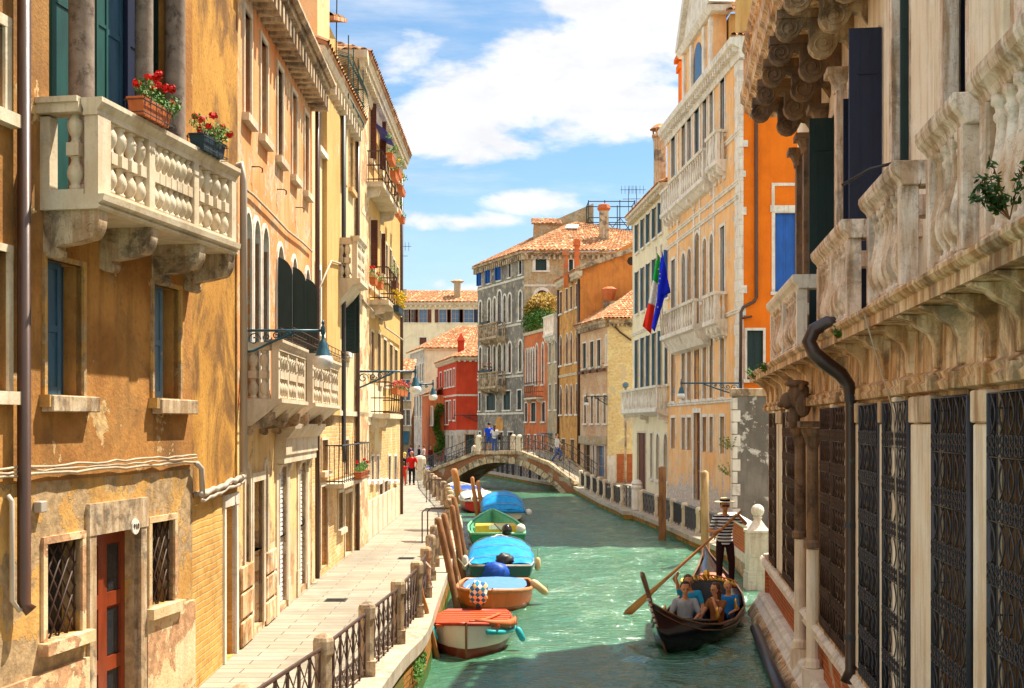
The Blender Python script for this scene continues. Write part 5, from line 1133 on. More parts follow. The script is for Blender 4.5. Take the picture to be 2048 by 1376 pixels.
# ---- grey palace
P8 = Fr((-3.1, 108.3), (1.0, 98.7)); P8s = Fr((1.0, 98.7), (10.5, 98.7))
h = House('grey weathered palace with arched windows, hipped tile roof and rusty roof terrace frame', P8, z0=GZ, z1=18.1, cat='palace', name='palazzo')
XC = [(958.5, 963.5), (976, 981), (987, 992), (995.5, 1002.5), (1007, 1012), (1017, 1022.5), (1038, 1044)]
for a, b in XC:
    if a not in (987, 1007): h.pz(a + .3, b - .3, 16.5, 17.65, fill='perp' if a < 1010 else 'closed', perp=.3, sm='blue' if a < 1010 else 'navy', fm='stone_w', fw=.08)
    h.pz(a, b, 12.7, 15.6 if a == 995.5 else 15.1, fill='none', pm='sky_glass', fm='stone_w', fw=.16, arch=1)
    h.pz(a, b, 8.45, 11.0, fill='none' if a != 1017 else 'closed', sm='rust' if 0 else 'brown', pm='brown' if a in (987, 1007) else 'glass', fm='stone_w', fw=.16, arch=1)
for a, b in ((957, 963), (972, 992), (1006, 1022), (1034, 1044)): h.pz(a + 1, b - 1, 5.3, 6.9, fill='closed', sm='dgreen', fm='stone_w', fw=.1)
for a, b in ((958, 962), (970, 976), (1000, 1006), (1016, 1026)): h.pz(a, b, 1.2, 3.4, fill='none', fm='stone_w', fw=.12, sill=False)
h.done(M['grey'], D=7, dep=.25); r = h.root
cornice(P8, r, -.5, P8.L + .4, 17.9, M['stone_d'], EAVE, (.45, .2, -.3, .1, .3), name='eaves'); cornice(P8s, r, 0, P8s.L, 17.9, M['stone_d'], EAVE, (.45, .2, -.3, .1, .3), name='eaves')
for z in (16.1, 12.3, 8.0, 4.9): cornice(P8, r, 0, P8.L, z, M['stone_w'], BAND, name='string_course')
stonebal(P8, r, 975, 1013, 11.6, 12.8, .9, 12, 'stone_d'); stonebal(P8, r, 975, 1013, 7.35, 8.6, .9, 12, 'stone_d')
fs = House('', P8s, z0=GZ, z1=18.1); bpy.data.objects.remove(fs.root); fs.root = r
fs.px(1071, 1093, 518, 541, fill='closed', sm='dgreen', fm='stone_w', fw=.25); fs.pz(1138, 1146, 16.3, 17.6, fill='closed', sm='dgreen', fm='stone_w'); fs.px(1072, 1096, 580, 625, fill='closed', sm='ochre2' if 0 else 'brown', fm='stone_w', fw=.25, arch=1)
fs.done(M['beige'], D=.5, dep=.3); cornice(P8s, r, 0, P8s.L, 15.4, M['stone_w'], BAND, name='string_course')
E1, E2, E3 = (-3.6, 108.6, 18.3), (.75, 98.2, 18.3), (11.5, 98.2, 18.3); rdg = 23.4
rooft(r, E1, E2, (5.6, 103.5, 21.5), (3.2, 107.5, 21.4), pitch=.34); rooft(r, E2, E3, (11.0, 103.5, 20.6), (5.6, 103.5, 21.5), pitch=.34)
mb = MB(); mb.box(1.9, 4.2, 105, 108, 19.2, 21.6); mb.build('dormer', M['beige'], r); rooft(r, (1.7, 104.8, 21.6), (4.4, 104.8, 21.6), (4.4, 107, 22.4), (1.7, 107, 22.4), pitch=.34)

mb = MB(Fr((3.5, 106), (7.2, 106))); mb.prism([(0, 21), (3.7, 21), (3.7, 23.6), (0, 22.0)], -.3, 0); mb.build('roof_gable', M['beige'], r)
mb = MB(); mb.box(7.35, 8.1, 100.5, 101.2, 18.5, 22.0); mb.build('chimney', M['stone_d'], r); mb = MB(); mb.lathe([(.45, 0), (.6, .2), (.5, .5), (.2, .6)], 7.72, 100.85, 22, 8); mb.build('chimney_cap', M['terra'], r)
mb = MB(); mb.quad((4.5, 101.9, 20.75), (5.6, 101.9, 20.75), (5.7, 102.5, 21.15), (4.7, 102.5, 21.15)); o = mb.build('skylight', M['stone_w'], r); s_ = o.modifiers.new('thick', 'SOLIDIFY'); s_.thickness = .05
t = thing('roof_terrace_frame', 'dark iron frame of a roof terrace above the tiled roof', 'roof terrace', (8.5, 104, 20)); mb = MB()
for x in (6.6, 8.0, 9.3, 10.6):
    for y in (103.5, 106): mb.tube([(x, y, 20), (x, y, 23.4)], .055, 4)
for z in (21.3, 21.9, 23.3):
    for y in (103.5, 106): mb.tube([(6.6, y, z), (10.6, y, z)], .05, 4)
    for x in (6.6, 10.6): mb.tube([(x, 103.5, z), (x, 106, z)], .05, 4)
for x in (6.6, 8, 9.3): mb.tube([(x, 103.5, 20.2), (x + 1.35, 103.5, 21.9)], .04, 4); mb.tube([(x + 1.35, 103.5, 20.2), (x, 103.5, 21.9)], .04, 4)
mb.build('frame', M['iron_k'], t)
def aerial(label, x, y, z0, z1, n=5):
    t = thing('roof_aerial', label, 'aerial', (x, y, z0), 'television aerials'); mb = MB(); mb.tube([(x, y, z0), (x, y, z1)], .035, 4)
    for k in range(n): z = z1 - .1; mb.tube([(x - .6 + k * .3, y, z - .35), (x - .6 + k * .3, y, z + .35)], .02, 3)
    mb.tube([(x - .7, y, z1 - .1), (x + .8, y, z1 - .1)], .025, 4); mb.tube([(x - .5, y, z1 - .9), (x + .5, y, z1 - .9)], .025, 4); mb.build('antenna', M['iron_k'], t)
aerial('tall television aerial beside the iron roof frame', 10.1, 104, 20, 24.5); aerial('thin aerial mast on the roof of the yellow house row at left', -9.2, 100, 12, 19.0); aerial('television aerial on the roof edge behind the cream house chimney', 10.9, 105, 20, 24.7)
for k, (z, s_) in enumerate(((12.8, 'box of green plants on the upper balcony of the grey palace'), (8.6, 'mass of red flowers and leaves on the lower balcony of the grey palace'))): flowerbox(s_, P8.P(P8.u(990), .95, z), math.atan2(P8.d.y, P8.d.x), 3.2 if k else 1.6, 'darkbox', 500 if k else 120, 30 if k else 4, 80 + k, spread=.55, iron=False)
for k in range(0): pass
mb = MB(P8); u = P8.u(999); mb.prism([(u + .9 * math.cos(q * .5236), 4.0 + .75 * math.sin(q * .5236)) for q in range(12)], 0, .03); mb.build('worn_plaster_patch', M['ochre2'], r)
# ---- red house
P9 = Fr((-7.73, 124.5), (-5.18, 112)); P9s = Fr((-5.18, 112), (-1.5, 112.05))
h = House('bright red house with white framed windows and white ground floor', P9, z0=GZ, z1=10.2, name='red_house')
for x in (881.5, 890.5, 896, 901.5, 908.5): h.pz(x - 1.5, x + 1.5, 7.7, 9.3, fill='none', fm='stone_w', fw=.14, pm='sky_glass')
for x in (881.5, 894, 900.5, 909): h.pz(x - (3 if x == 894 else 1.5), x + (3 if x == 894 else 1.5), 4.5 if x != 894 else 4.1, 6.3, fill='none', fm='stone_w', fw=.14)
for x in (882, 890, 897, 905): h.pz(x - 1.5, x + 1.5, 1.7, 3.0, fill='none', fm='stone', fw=.1, sill=False)
h.done(M['red'], D=5, dep=.25, bands=[(3.5, M['white'])]); r = h.root
fs = House('', P9s, z0=GZ, z1=10.2); bpy.data.objects.remove(fs.root); fs.root = r
fs.pz(916, 922, GZ, 3.0, fill='closed', sm='brown', fm='stone', sill=False); fs.pz(931, 948, GZ, 3.1, fill='closed', sm='dgreen', fm='ochre', sill=False); fs.done(M['red'], D=.5, dep=.3, bands=[(3.55, M['white'])])
for f_ in (P9, P9s): cornice(f_, r, 0, f_.L, 10.0, M['stone'], [(-.1, 0), (.05, 0), (.3, .2), (.34, .35), (-.1, .38)], (.5, .2, -.1, .1, .25), name='eaves'); cornice(f_, r, 0, f_.L, 6.7, M['stone_w'], BAND, name='string_course')
rooft(r, (-8.1, 124.5, 10.35), (-5.5, 111.6, 10.35), (-2.6, 115.5, 12.0), (-4.5, 124, 12.0), pitch=.4); rooft(r, (-5.5, 111.6, 10.35), (-1, 111.6, 10.35), (-1, 115.5, 12.0), (-2.6, 115.5, 12.0), pitch=.4)
mb = MB(); mb.box(-5.2, -4.6, 115, 115.6, 10.5, 12.1); mb.loft([[(-5.3, 114.9, 12.1), (-4.5, 114.9, 12.1), (-4.5, 115.7, 12.1), (-5.3, 115.7, 12.1)], [(-4.9, 115.3, 12.9)] * 4]); mb.build('chimney', M['red'], r)
# ---- white house, far cream block, small orange house
PA = Fr((-11.85, 139.4), (-9.5, 130)); PAs = Fr((-9.5, 130), (-4, 130)); h = House('white plastered house with bleached shutters left of the red house', PA, z0=GZ, z1=12.2, name='white_house')
for x in (824.5, 830, 835.5, 841, 846): h.pz(x - 1.2, x + 1.2, 8.8, 10.7, fill='none', fm='stone_w', fw=.12, pm='sky_glass', arch=1 if x in (835.5,) else 0); h.pz(x - 1.2, x + 1.2, 5.0, 7.2, fill='closed', sm='bluegrey', fm='stone_w', fw=.1)
h.done(M['white'], D=5, dep=.25); r = h.root; fs = House('', PAs, z0=GZ, z1=12.2); bpy.data.objects.remove(fs.root); fs.root = r; fs.pz(873, 878, 6.5, 9.2, fill='closed', sm='dgreen', fm='stone_w'); fs.done(M['pale'], D=.5, dep=.3)
rooft(r, (-12.3, 139.4, 12.3), (-9.9, 129.5, 12.3), (-5.8, 134, 15), (-7, 139, 15), pitch=.42); rooft(r, (-9.9, 129.5, 12.3), (-3.4, 129.5, 12.3), (-3.4, 134, 15), (-5.8, 134, 15), pitch=.42); cornice(PAs, r, 0, PAs.L, 12.0, M['stone'], [(-.1, 0), (.05, 0), (.3, .2), (.34, .3), (-.1, .33)], None, name='eaves')
PB = Fr((-19, 150), (-2, 150)); h = House('long cream block with dark shutters and tiled roof closing the far end', PB, z0=GZ, z1=19.0, name='far_house')
for a, b in ((838, 854), (878, 893), (903, 918), (928, 947)): h.px(a, b, 619, 645, fill='open', sm='brown' if a != 928 else 'navy', fm='stone_w', fw=.12, pm='sky_glass'); 
h.px(839, 853, 675, 695, fill='closed', sm='brown', fm='stone_w', fw=.1); h.px(878, 892, 676, 695, fill='closed', sm='brown', fm='stone_w', fw=.1)
for x in (812, 826): h.px(x - 4, x + 4, 619, 645, fill='open', sm='brown', fm='stone_w', fw=.12)
h.done(M['pale'], D=6, dep=.3); r = h.root; cornice(PB, r, 0, PB.L, 18.8, M['stone'], [(-.1, 0), (.05, 0), (.4, .25), (.44, .45), (-.1, .5)], (.6, .25, -.15, .15, .35), name='eaves')
rooft(r, (-19.5, 149.4, 19.3), (-1.6, 149.4, 19.3), (-1.6, 154, 21.2), (-16, 154, 21.2), pitch=.45); mb = MB(); mb.box(-14.6, -13.2, 150.3, 151.3, 19.3, 21.0); mb.build('chimney', M['beige'], r); mb = MB(); mb.box(-7.3, -6.5, 151, 152, 19.5, 21.9); mb.lathe([(.6, 0), (.9, .2), (.5, .4)], -6.9, 151.5, 21.9, 8); mb.build('chimney', M['beige'], r)
PC = Fr((-9.6, 128), (-8.2, 120)); PCs = Fr((-8.2, 120), (-6.6, 120)); h = House('small rust orange house with creeper between white and red houses', PC, z0=GZ, z1=7.0, name='small_house')
h.pz(862, 865, 4.0, 5.8, fill='none', fm='stone_w', fw=.1); h.done(M['redor'], D=1.6, dep=.2); r = h.root; wall(PCs, r, 'wall', 0, PCs.L, GZ, 7.0, [], M['redor'], D=.4, dep=.2); rooft(r, (-9.9, 128, 7.1), (-8.4, 119.7, 7.1), (-6.8, 121, 7.9), (-7.6, 128, 7.9), pitch=.4)
t = thing('creeper', 'green creeper climbing the small orange house wall', 'plant', (-7.3, 119.7, GZ)); foliage(t, 'foliage', M['leaf'], [((-7.4 + .3 * math.sin(k), 119.6, 1.5 + k * .6), (.5, .3, .5)) for k in range(8)], 900, .14, 9); mb = MB(); mb.tube([(-7.3, 119.7, GZ), (-7.4, 119.7, 3), (-7.2, 119.7, 5.5)], .05, 4); mb.build('stem', M['wood'], t)
PD = Fr((-13.4, 118), (-12.0, 139)); h = House('low beige house with teal shop awning behind the end of the left row', Fr((-16, 118), (-9.9, 118.1)), z0=GZ, z1=9.2, name='far_shop')
for x in (806, 816): h.px(x - 4, x + 4, 760, 800, fill='closed', sm='bluegrey', fm='stone_w', fw=.12); h.px(x - 4, x + 4, 820, 850, fill='none', fm='stone_w', fw=.12)
h.done(M['beige'], D=4, dep=.25); r = h.root; rooft(r, (-16, 117.6, 9.2), (-9.6, 117.6, 9.2), (-9.6, 121, 10.6), (-16, 121, 10.6), pitch=.4)
mb = MB(h.fr); mb.prof([(0, 3.4), (1.3, 2.3), (1.3, 2.1), (1.25, 2.1), (0, 3.3)], 3.5, 5.9); mb.build('awning', M['teal'], r)
lamp('dark lamp on long arm on the red house corner', (-3.2, 111.8, 4.9), (-1, -.1), 2.2, 'iron_k', s=1.8)
# ================================================================ GROUND, WATER, QUAYS
def struct(o): o['kind'] = 'structure'; return o
mb = MB(); mb.quad((-1200, -1200, -3), (1200, -1200, -3), (1200, 1500, -3), (-1200, 1500, -3)); struct(mb.build('ground', flat('mud', (.05, .06, .04))))
q = newmat('canal_water', .09, .8); q.p.inputs['IOR'].default_value = 1.6
n_ = q.noise(scl(q, q.pos, .35, .22, 1), 1, 3); q.put(q.p.inputs['Base Color'], q.mix(q.ramp(n_, .3, .7), (.036, .138, .076), (.075, .205, .118)))
hw = q.m('ADD', q.noise(scl(q, q.pos, 2.2, 4.6, 1), 1, 3, .5, .3), q.m('MULTIPLY', q.noise(scl(q, q.pos, 7, 15, 1), 1, 3), .6)); bump(q, hw, .9, .10)
def wz(x, y):
    a = noise.noise((x * 1.1 + 3, y * 1.9, 0)) * .5 + noise.noise((x * 2.6, y * 4.2, 5)) * .28 + noise.noise((x * .35, y * .5, 9)) * .4
    wk = math.hypot(x - 2.9, y - 21.6); a += .5 * math.exp(-((wk - .8) ** 2) * 6) * math.sin(wk * 9)
    return a * .10
mb = MB()
def wgrid(x0, x1, y0, y1, sx_, sy_):
    nx, ny = int((x1 - x0) / sx_), int((y1 - y0) / sy_); ids = [[mb.v(x0 + (x1 - x0) * i / nx, y0 + (y1 - y0) * j / ny, wz(x0 + (x1 - x0) * i / nx, y0 + (y1 - y0) * j / ny)) for i in range(nx + 1)] for j in range(ny + 1)]
    for a, b in zip(ids, ids[1:]):
        for i in range(nx): mb.f(a[i], a[i + 1], b[i + 1], b[i])
wgrid(-3.5, 8, 4, 44, .1, .085); wgrid(-9, 9, 44, 84, .2, .16); wgrid(-40, 9, 84, 124, .5, .4)
for a, b, c, d in ((-400, -40, -50, 500), (8, 9, 4, 44), (9, 400, -50, 500), (-40, 9, -50, 4), (-40, 9, 124, 500), (-40, -3.5, 4, 44), (-40, -9, 44, 84)): mb.quad((a, c, 0), (b, c, 0), (b, d, 0), (a, d, 0))
struct(mb.build('water', q.mat, smooth=True))
EL = [(-1.95, 7), (-1.8, 12), (-1.68, 15), (-1.57, 17.1), (-1.40, 19), (-1.43, 22), (-1.46, 25.0), (-1.49, 27.5), (-1.56, 34.7), (-1.7, 40), (-2.2, 46.7), (-3.2, 54.7), (-4.0, 61.3), (-5.4, 76), (-7.4, 85), (-11, 93), (-20, 101), (-60, 112)]
ER = [(6.4, 30), (6.3, 36), (5.95, 39.3), (5.55, 46), (5.13, 50.8), (4.75, 51), (4.70, 53.2), (4.28, 58.4), (3.64, 72.8), (2.4, 76), (-.2, 87), (-2.45, 96), (-7, 103), (-14, 109), (-25, 114), (-60, 126)]
def spline(p, n=4):
    o = []
    for i in range(len(p) - 1):
        p0, p1, p2, p3 = p[max(i - 1, 0)], p[i], p[i + 1], p[min(i + 2, len(p) - 1)]
        for k in range(n):
            t = k / n; o.append(tuple(.5 * (2 * b + (c - a) * t + (2 * a - 5 * b + 4 * c - d) * t * t + (3 * b - a - 3 * c + d) * t ** 3) for a, b, c, d in zip(p0, p1, p2, p3)))
    return o + [p[-1]]
ELs = spline(EL[:12]) + EL[12:]
def paving(name, c1, c2, mort, bw, bh, rust):
    q = newmat(name, .85, .25); b_ = q.add('ShaderNodeTexBrick'); v = q.vm('ADD', q.pos, q.comb(q.m('MULTIPLY', q.noise(q.pos, 1.5, 2), .05), q.m('MULTIPLY', q.noise(q.pos, 1.1, 2), .06), 0)); q.put(b_.inputs['Vector'], v)
    b_.inputs['Scale'].default_value = 1; b_.inputs['Brick Width'].default_value = bw; b_.inputs['Row Height'].default_value = bh; b_.inputs['Mortar Size'].default_value = .011; b_.inputs['Mortar Smooth'].default_value = .5
    q.put(b_.inputs['Color1'], c1); q.put(b_.inputs['Color2'], c2); q.put(b_.inputs['Mortar'], mort)
    col = q.mix(q.m('MULTIPLY', q.ramp(q.noise(scl(q, q.pos, 1.5, 4, 1), 1, 6, .65), .48, .75), .55), b_.outputs[0], rust)
    col = q.mix(q.m('MULTIPLY', q.ramp(q.noise(q.pos, .6, 7, .65), .46, .62), .5), col, tuple(x * .5 for x in c1)); q.put(q.p.inputs['Base Color'], col)
    bump(q, q.m('SUBTRACT', q.m('MULTIPLY', q.noise(q.pos, 14, 5), .5), b_.outputs['Fac']), .5, .015); return q.mat
PAVE = paving('quay_paving', (.36, .32, .25), (.29, .25, .19), (.13, .105, .07), .9, .29, (.26, .17, .08)); CURB = stone('quay_edge_stone', (.50, .44, .34), (.38, .32, .23), .35, 1.2, run=.35)
def off(p, d):                                             # shift a polyline sideways
    o = []
    for i, a in enumerate(p):
        b, c = p[max(i - 1, 0)], p[min(i + 1, len(p) - 1)]; t = Vector((c[0] - b[0], c[1] - b[1])).normalized(); o.append((a[0] + t.y * d, a[1] - t.x * d))
    return o
def strip(mb, p, q, z, zq=None):
    for (a, b), (c, d) in zip(zip(p, p[1:]), zip(q, q[1:])): mb.quad((a[0], a[1], z), (b[0], b[1], z), (d[0], d[1], zq if zq is not None else z), (c[0], c[1], zq if zq is not None else z))
# left quay
mb = MB(); inn = off(ELs, -.42); mb.poly([(x, y, QZ - .004) for x, y in inn] + [(-120, 112, QZ - .004), (-120, 7, QZ - .004)]); struct(mb.build('walkway', PAVE))
def kerb(name, line, z, side, wd=.42, th=.2):
    mb = MB(); a = off(line, side * .05); b = off(line, -side * wd); n = 0
    strip(mb, a, b, z); strip(mb, a, a, z, z - th); c = off(line, 0); strip(mb, a, c, z - th, z - th); strip(mb, b, b, z, z - .1); return mb
struct(kerb('kerb', ELs, QZ, 1).build('kerb', CURB))
mb = MB(); strip(mb, ELs, ELs, QZ - .2, -1.2); struct(mb.build('quay_wall', M['brk_quay']))
mb = MB()
for (a, b) in zip(ELs, ELs[1:]): mb.quad((a[0] + .012, a[1], .16), (b[0] + .012, b[1], .16), (b[0] + .03, b[1], -.3), (a[0] + .03, a[1], -.3))
struct(mb.build('tide_line', M['moss']))
foliage_o = thing('quay_weed', 'green seaweed clump hanging on the brick quay wall below the first posts', 'seaweed', (-1.42, 18.2, .3)); foliage(foliage_o, 'weed', M['leaf'], [((-1.42, 18 + k * .25, .42 - .05 * (k % 3)), (.06, .3, .18)) for k in range(5)], 500, .035, 12)
# right bank
inn = off(ER, .4); mb = MB(); mb.poly([(x, y, GZ - .004) for x, y in inn] + [(-60, 400, GZ - .004), (300, 400, GZ - .004), (300, 30, GZ - .004)]); struct(mb.build('walkway', PAVE))
struct(kerb('kerb', ER, GZ, -1, .4, .16).build('kerb', CURB)); mb = MB(); strip(mb, ER, ER, GZ - .16, -1.2); struct(mb.build('quay_wall', M['brk_quay']))
mb = MB()
for (a, b) in zip(ER, ER[1:]): mb.quad((a[0] - .012, a[1], .08), (b[0] - .012, b[1], .08), (b[0] - .03, b[1], -.3), (a[0] - .03, a[1], -.3))
struct(mb.build('tide_line', M['moss']))
for k, (x, y, rx_, ry_, l) in enumerate(((-2.75, 37.2, .55, .5, 'shallow brown puddle farther along the left walkway'), (-2.65, 33.6, .5, .32, 'shallow brown puddle nearer the leaning poles on the left walkway'))):
    t = thing('puddle', l, 'puddle', (x, y, QZ)); mb = MB(); rnd = random.Random(k); mb.loft([[(x + rx_ * s_ * (1 + .3 * math.sin(a * 3 + k)) * math.cos(a), y + ry_ * s_ * (1 + .3 * math.cos(a * 2 + k)) * math.sin(a), z_) for a in [q_ * math.pi / 12 for q_ in range(24)]] for s_, z_ in ((1, QZ - .003), (.98, QZ + .003))]); mb.build('water_film', paint('wet_stone_film_%d' % k, (.10, .075, .05), .15, .3, .6), t)
for k, (x, y, l) in enumerate(((-3.3, 22.5, 'square iron drain cover set in the left walkway'), (-2.6, 29.5, 'second iron drain cover further along the left walkway'))):
    t = thing('drain_cover', l, 'drain cover', (x, y, QZ)); mb = MB()
    mb.box(x - .2, x + .2, y - .2, y + .2, QZ - .003, QZ + .004)
    for q_ in range(6): mb.box(x - .17, x + .17, y - .165 + q_ * .06, y - .14 + q_ * .06, QZ + .0041, QZ + .008)
    mb.build('grating', M['iron_k'], t)
# ---------------------------------------------------------------- railings
def post_mesh(h, s=1, mat=None):
    mb = MB(); r8 = .105 * s; mb.box(-.115 * s, .115 * s, -.115 * s, .115 * s, 0, .2)
    mb.lathe([(r8, .2), (r8 * .97, .25), (r8 * .97, h - .24)], 0, 0, 0, 8); mb.lathe([(r8 * .98, h - .24), (r8 * 1.16, h - .2), (r8 * 1.18, h - .06), (r8 * 1.02, h - .02), (r8 * .5, h + .012)], 0, 0, 0, 8)
    o = mb.build('post', mat or M['stone_d']); me = o.data; bpy.data.objects.remove(o); return me
PM = post_mesh(.95, .98, M['stone_d']); PM2 = post_mesh(.92, 1.0, M['stone'])
def panel(par, A, B, z, h, dense=5, mat='iron', style='x', r_=.011):
    f = Fr(A, B); L = f.L; mb = MB(f); zb, zt = z + .1, z + h
    mb.tube([(0, 0, zt), (L, 0, zt)], .024, 6)
    if style == 'x':
        mb.tube([(0, 0, zb), (L, 0, zb)], .012, 4)
        for k in range(dense):
            a, b = L * (k + .04) / dense, L * (k + .96) / dense
            for u in (a, b): mb.box(u - .012, u + .012, -.012, .012, zb - .08 if k % 2 else zb, zt)
            zs = (zt - zb) / 2
            for j in range(2): mb.tube([(a, .008, zb + j * zs), (b, .008, zb + (j + 1) * zs)], r_ * .8, 4); mb.tube([(b, -.008, zb + j * zs), (a, -.008, zb + (j + 1) * zs)], r_ * .8, 4)
    else:
        mb.tube([(0, 0, zb), (L, 0, zb)], .02, 4)
        for k in range(dense * 3 + 1): u = L * k / (dense * 3); mb.box(u - .016, u + .016, -.012, .012, zb - (.08 if k % 4 == 0 else 0), zt)
        for k in range(dense): mb.tube([(L * k / dense, .01, zb), (L * (k + 1) / dense, .01, zt)], .012, 4)
    return mb.build('rail_panel', M[mat], par)
t = thing('quay_railing', 'long railing of stone posts and rusty lattice panels along the left walkway', 'railing', (-1.9, 15, QZ))
pts = [(-2.42, 10.8), (-2.1, 13.35), (-1.906, 15.77), (-1.72, 18.1), (-1.63, 20.57), (-1.64, 22.9), (-1.72, 25.4), (-1.79, 27.8), (-1.84, 30.2)]
for x, y in pts: inst(PM, 'post', t, (x, y, QZ), .1, (1, 1, 1))
for (a, b) in zip(pts, pts[1:]):
    d = (Vector(b) - Vector(a)).normalized() * .13; panel(t, (a[0] + d.x, a[1] + d.y), (b[0] - d.x, b[1] - d.y), QZ, .82, 6)
def ip(lst, Y):
    for (a, b), (c, d) in zip(lst, lst[1:]):
        if b <= Y <= d: return a + (c - a) * (Y - b) / (d - b)
t = thing('quay_railing', 'far stretch of stone posts along the left walkway curving to the bridge', 'railing', (-2, 40, QZ))
ys = [37.4, 39.4, 42.2, 44.2, 46.2, 48.9, 51.8, 54.3, 56.6, 60, 62.6, 65.2]; fp_ = [(ip(ELs, y) - .34, y) for y in ys]
for x, y in fp_: inst(PM, 'post', t, (x, y, QZ), .1, (1.15, 1.15, 1.02))
for k, (a, b) in enumerate(zip(fp_, fp_[1:])):
    if k > 1: panel(t, a, b, QZ, .82, 4)
t2 = thing('stone_pier', 'thick pale stone pier at the foot of the bridge on the left walkway', 'pier', (-5.5, 71, QZ)); mb = MB(); mb.lathe([(.36, 0), (.36, 1.25), (.3, 1.38), (.1, 1.45)], -5.4, 70.5, QZ, 8); mb.build('pier', M['stone'], t2)
for k, (y, l) in enumerate(((33.3, 'thin hooped handrail beside the leaning mooring poles'), (50.5, 'thin hooped handrail further along the left walkway'))):
    t3 = thing('handrail', l, 'handrail', (-2.1, y, QZ), 'hooped handrails at the water steps'); mb = MB(); x = ip(ELs, y)
    for dx in (0, .32): mb.tube([(x - .95 + dx * .4, y + dx, QZ), (x - .95 + dx * .4, y + dx, QZ + .85), (x - .85 + dx * .4, y + dx, QZ + .95), (x - .2, y + dx, QZ + .95)], .02, 5)
    mb.build('hoops', M['iron'], t3)
t = thing('quay_railing', 'railing of white stone posts and black grids along the right bank', 'railing', (6.3, 42, GZ))
ER2 = [(x, y) for x, y in reversed(ER[:9])][::-1]
ys = [37.4, 40.1, 42.5, 44.6, 47.6, 50.6]; fp_ = [(ip(ER, y) + .35, y) for y in ys]
for x, y in fp_: inst(PM2, 'post', t, (x, y, GZ), .1)
for a, b in zip(fp_, fp_[1:]): panel(t, a, b, GZ, .80, 5, 'iron_k', 'bars')
mb = MB(); mb.lathe([(.22, 0), (.22, .9), (.26, .92), (.26, 1.0), (.2, 1.05), (.25, 1.12), (.18, 1.25), (.05, 1.3)], fp_[-1][0] - .1, 52.0, GZ, 10); mb.build('gate_post', M['stone_w'], t)
t = thing('quay_railing', 'second stretch of stone posts and black panels before the bridge on the right', 'railing', (4.6, 60, GZ))
ys = [54, 56.6, 59.2, 61.8, 64.8, 68, 71]; fp_ = [(ip(ER, y) + .35, y) for y in ys]
for x, y in fp_: inst(PM2, 'post', t, (x, y, GZ), .1, (1.1, 1.1, 1.05))
for a, b in zip(fp_, fp_[1:]): panel(t, a, b, GZ, .80, 4, 'iron_k', 'bars')
g1, g2 = fp_[0], (5.45, 52.2); panel(t, (g1[0], g1[1]), g2, GZ, .95, 4, 'iron_k', 'x')
t = thing('quay_railing', 'dark iron railing on the curving bank seen through the bridge arch', 'railing', (0, 88, GZ))
fl_ = off(spline(ER[9:14], 5), .3)
for a, b in zip(fl_, fl_[1:]): panel(t, a, b, GZ, .95, 3, 'iron_b', 'x', .02)
for x, y in fl_: mb = MB(); mb.box(x - .09, x + .09, y - .09, y + .09, GZ, GZ + 1.05); mb.build('post', M['iron_b'], t)
t = thing('quay_railing', 'iron railing on the left bank beyond the bridge', 'railing', (-7, 85, QZ)); fl_ = off(spline(EL[12:16], 4), -.3)
for a, b in zip(fl_, fl_[1:]): panel(t, a, b, QZ, .95, 4, 'iron_b', 'x', .02)
# ---------------------------------------------------------------- bridge
BF = Fr((-5.7, 78.0), (3.75, 71.4)); t = thing('footbridge', 'arched stone and brick footbridge with iron railings crossing the canal', 'bridge', BF.P(BF.L / 2, 0, 0))
uc = BF.u(1003); ha = BF.u(1124) - uc; W_ = 2.7
def archz(u, ex=0):
    s = min(1, abs(u - uc) / (ha + ex)); return (1.78 + ex) * (1 - s ** 2.1) - .02
dk = [(0, .8), (BF.u(880), BF.z(BF.u(880), 936)), (BF.u(955), BF.z(BF.u(955), 907)), (BF.u(1042), BF.z(BF.u(1042), 907)), (BF.u(1100), BF.z(BF.u(1100), 930)), (BF.L, .55)]
def dz_(u):
    for (a, b), (c, d) in zip(dk, dk[1:]):
        if a <= u <= c: return b + (d - b) * (u - a) / (c - a)
    return .5
n = 60; us = [BF.L * k / n for k in range(n + 1)]; mb = MB(BF)
for a, b in zip(us, us[1:]):
    for w_ in (0, -W_):
        za, zb = (archz(a) if abs(a - uc) < ha else -.8), (archz(b) if abs(b - uc) < ha else -.8)
        mb.quad((a, w_, za), (b, w_, zb), (b, w_, dz_(b)), (a, w_, dz_(a)))
    if abs(a - uc) < ha + .1: mb.quad((a, 0, max(archz(a), -.5)), (b, 0, max(archz(b), -.5)), (b, -W_, max(archz(b), -.5)), (a, -W_, max(archz(a), -.5)))
mb.build('spandrel_wall', M['brk_bridge'], t)
for sgn in (0, -W_):
    ng = 26; mb = MB(BF)
    for k in range(ng):
        a0 = math.pi * (k + .06) / ng; a1 = math.pi * (k + .96) / ng; ua_, ub_ = uc - ha * math.cos(a0), uc - ha * math.cos(a1)
        w0, w1 = (.0, .09) if sgn == 0 else (-W_ - .06, -W_ + 0); mb.prism([(ua_, archz(ua_) - .05), (ub_, archz(ub_) - .05), (uc - (ha + .38) * math.cos(a1), archz(uc - (ha + .38) * math.cos(a1), .38)), (uc - (ha + .38) * math.cos(a0), archz(uc - (ha + .38) * math.cos(a0), .38))], w0, w1)
    mb.build('arch_ring', M['stone_d'], t)
mb = MB(BF)
for (a, za), (b, zb) in zip(dk, dk[1:]): mb.prism([(a, za - .05), (b, zb - .05), (b, zb + .16), (a, za + .16)], -.28, .12); mb.prism([(a, za - .05), (b, zb - .05), (b, zb + .16), (a, za + .16)], -W_ - .1, -W_ + .28)
mb.build('parapet_stones', M['stone_d'], t)
mb = MB(BF)
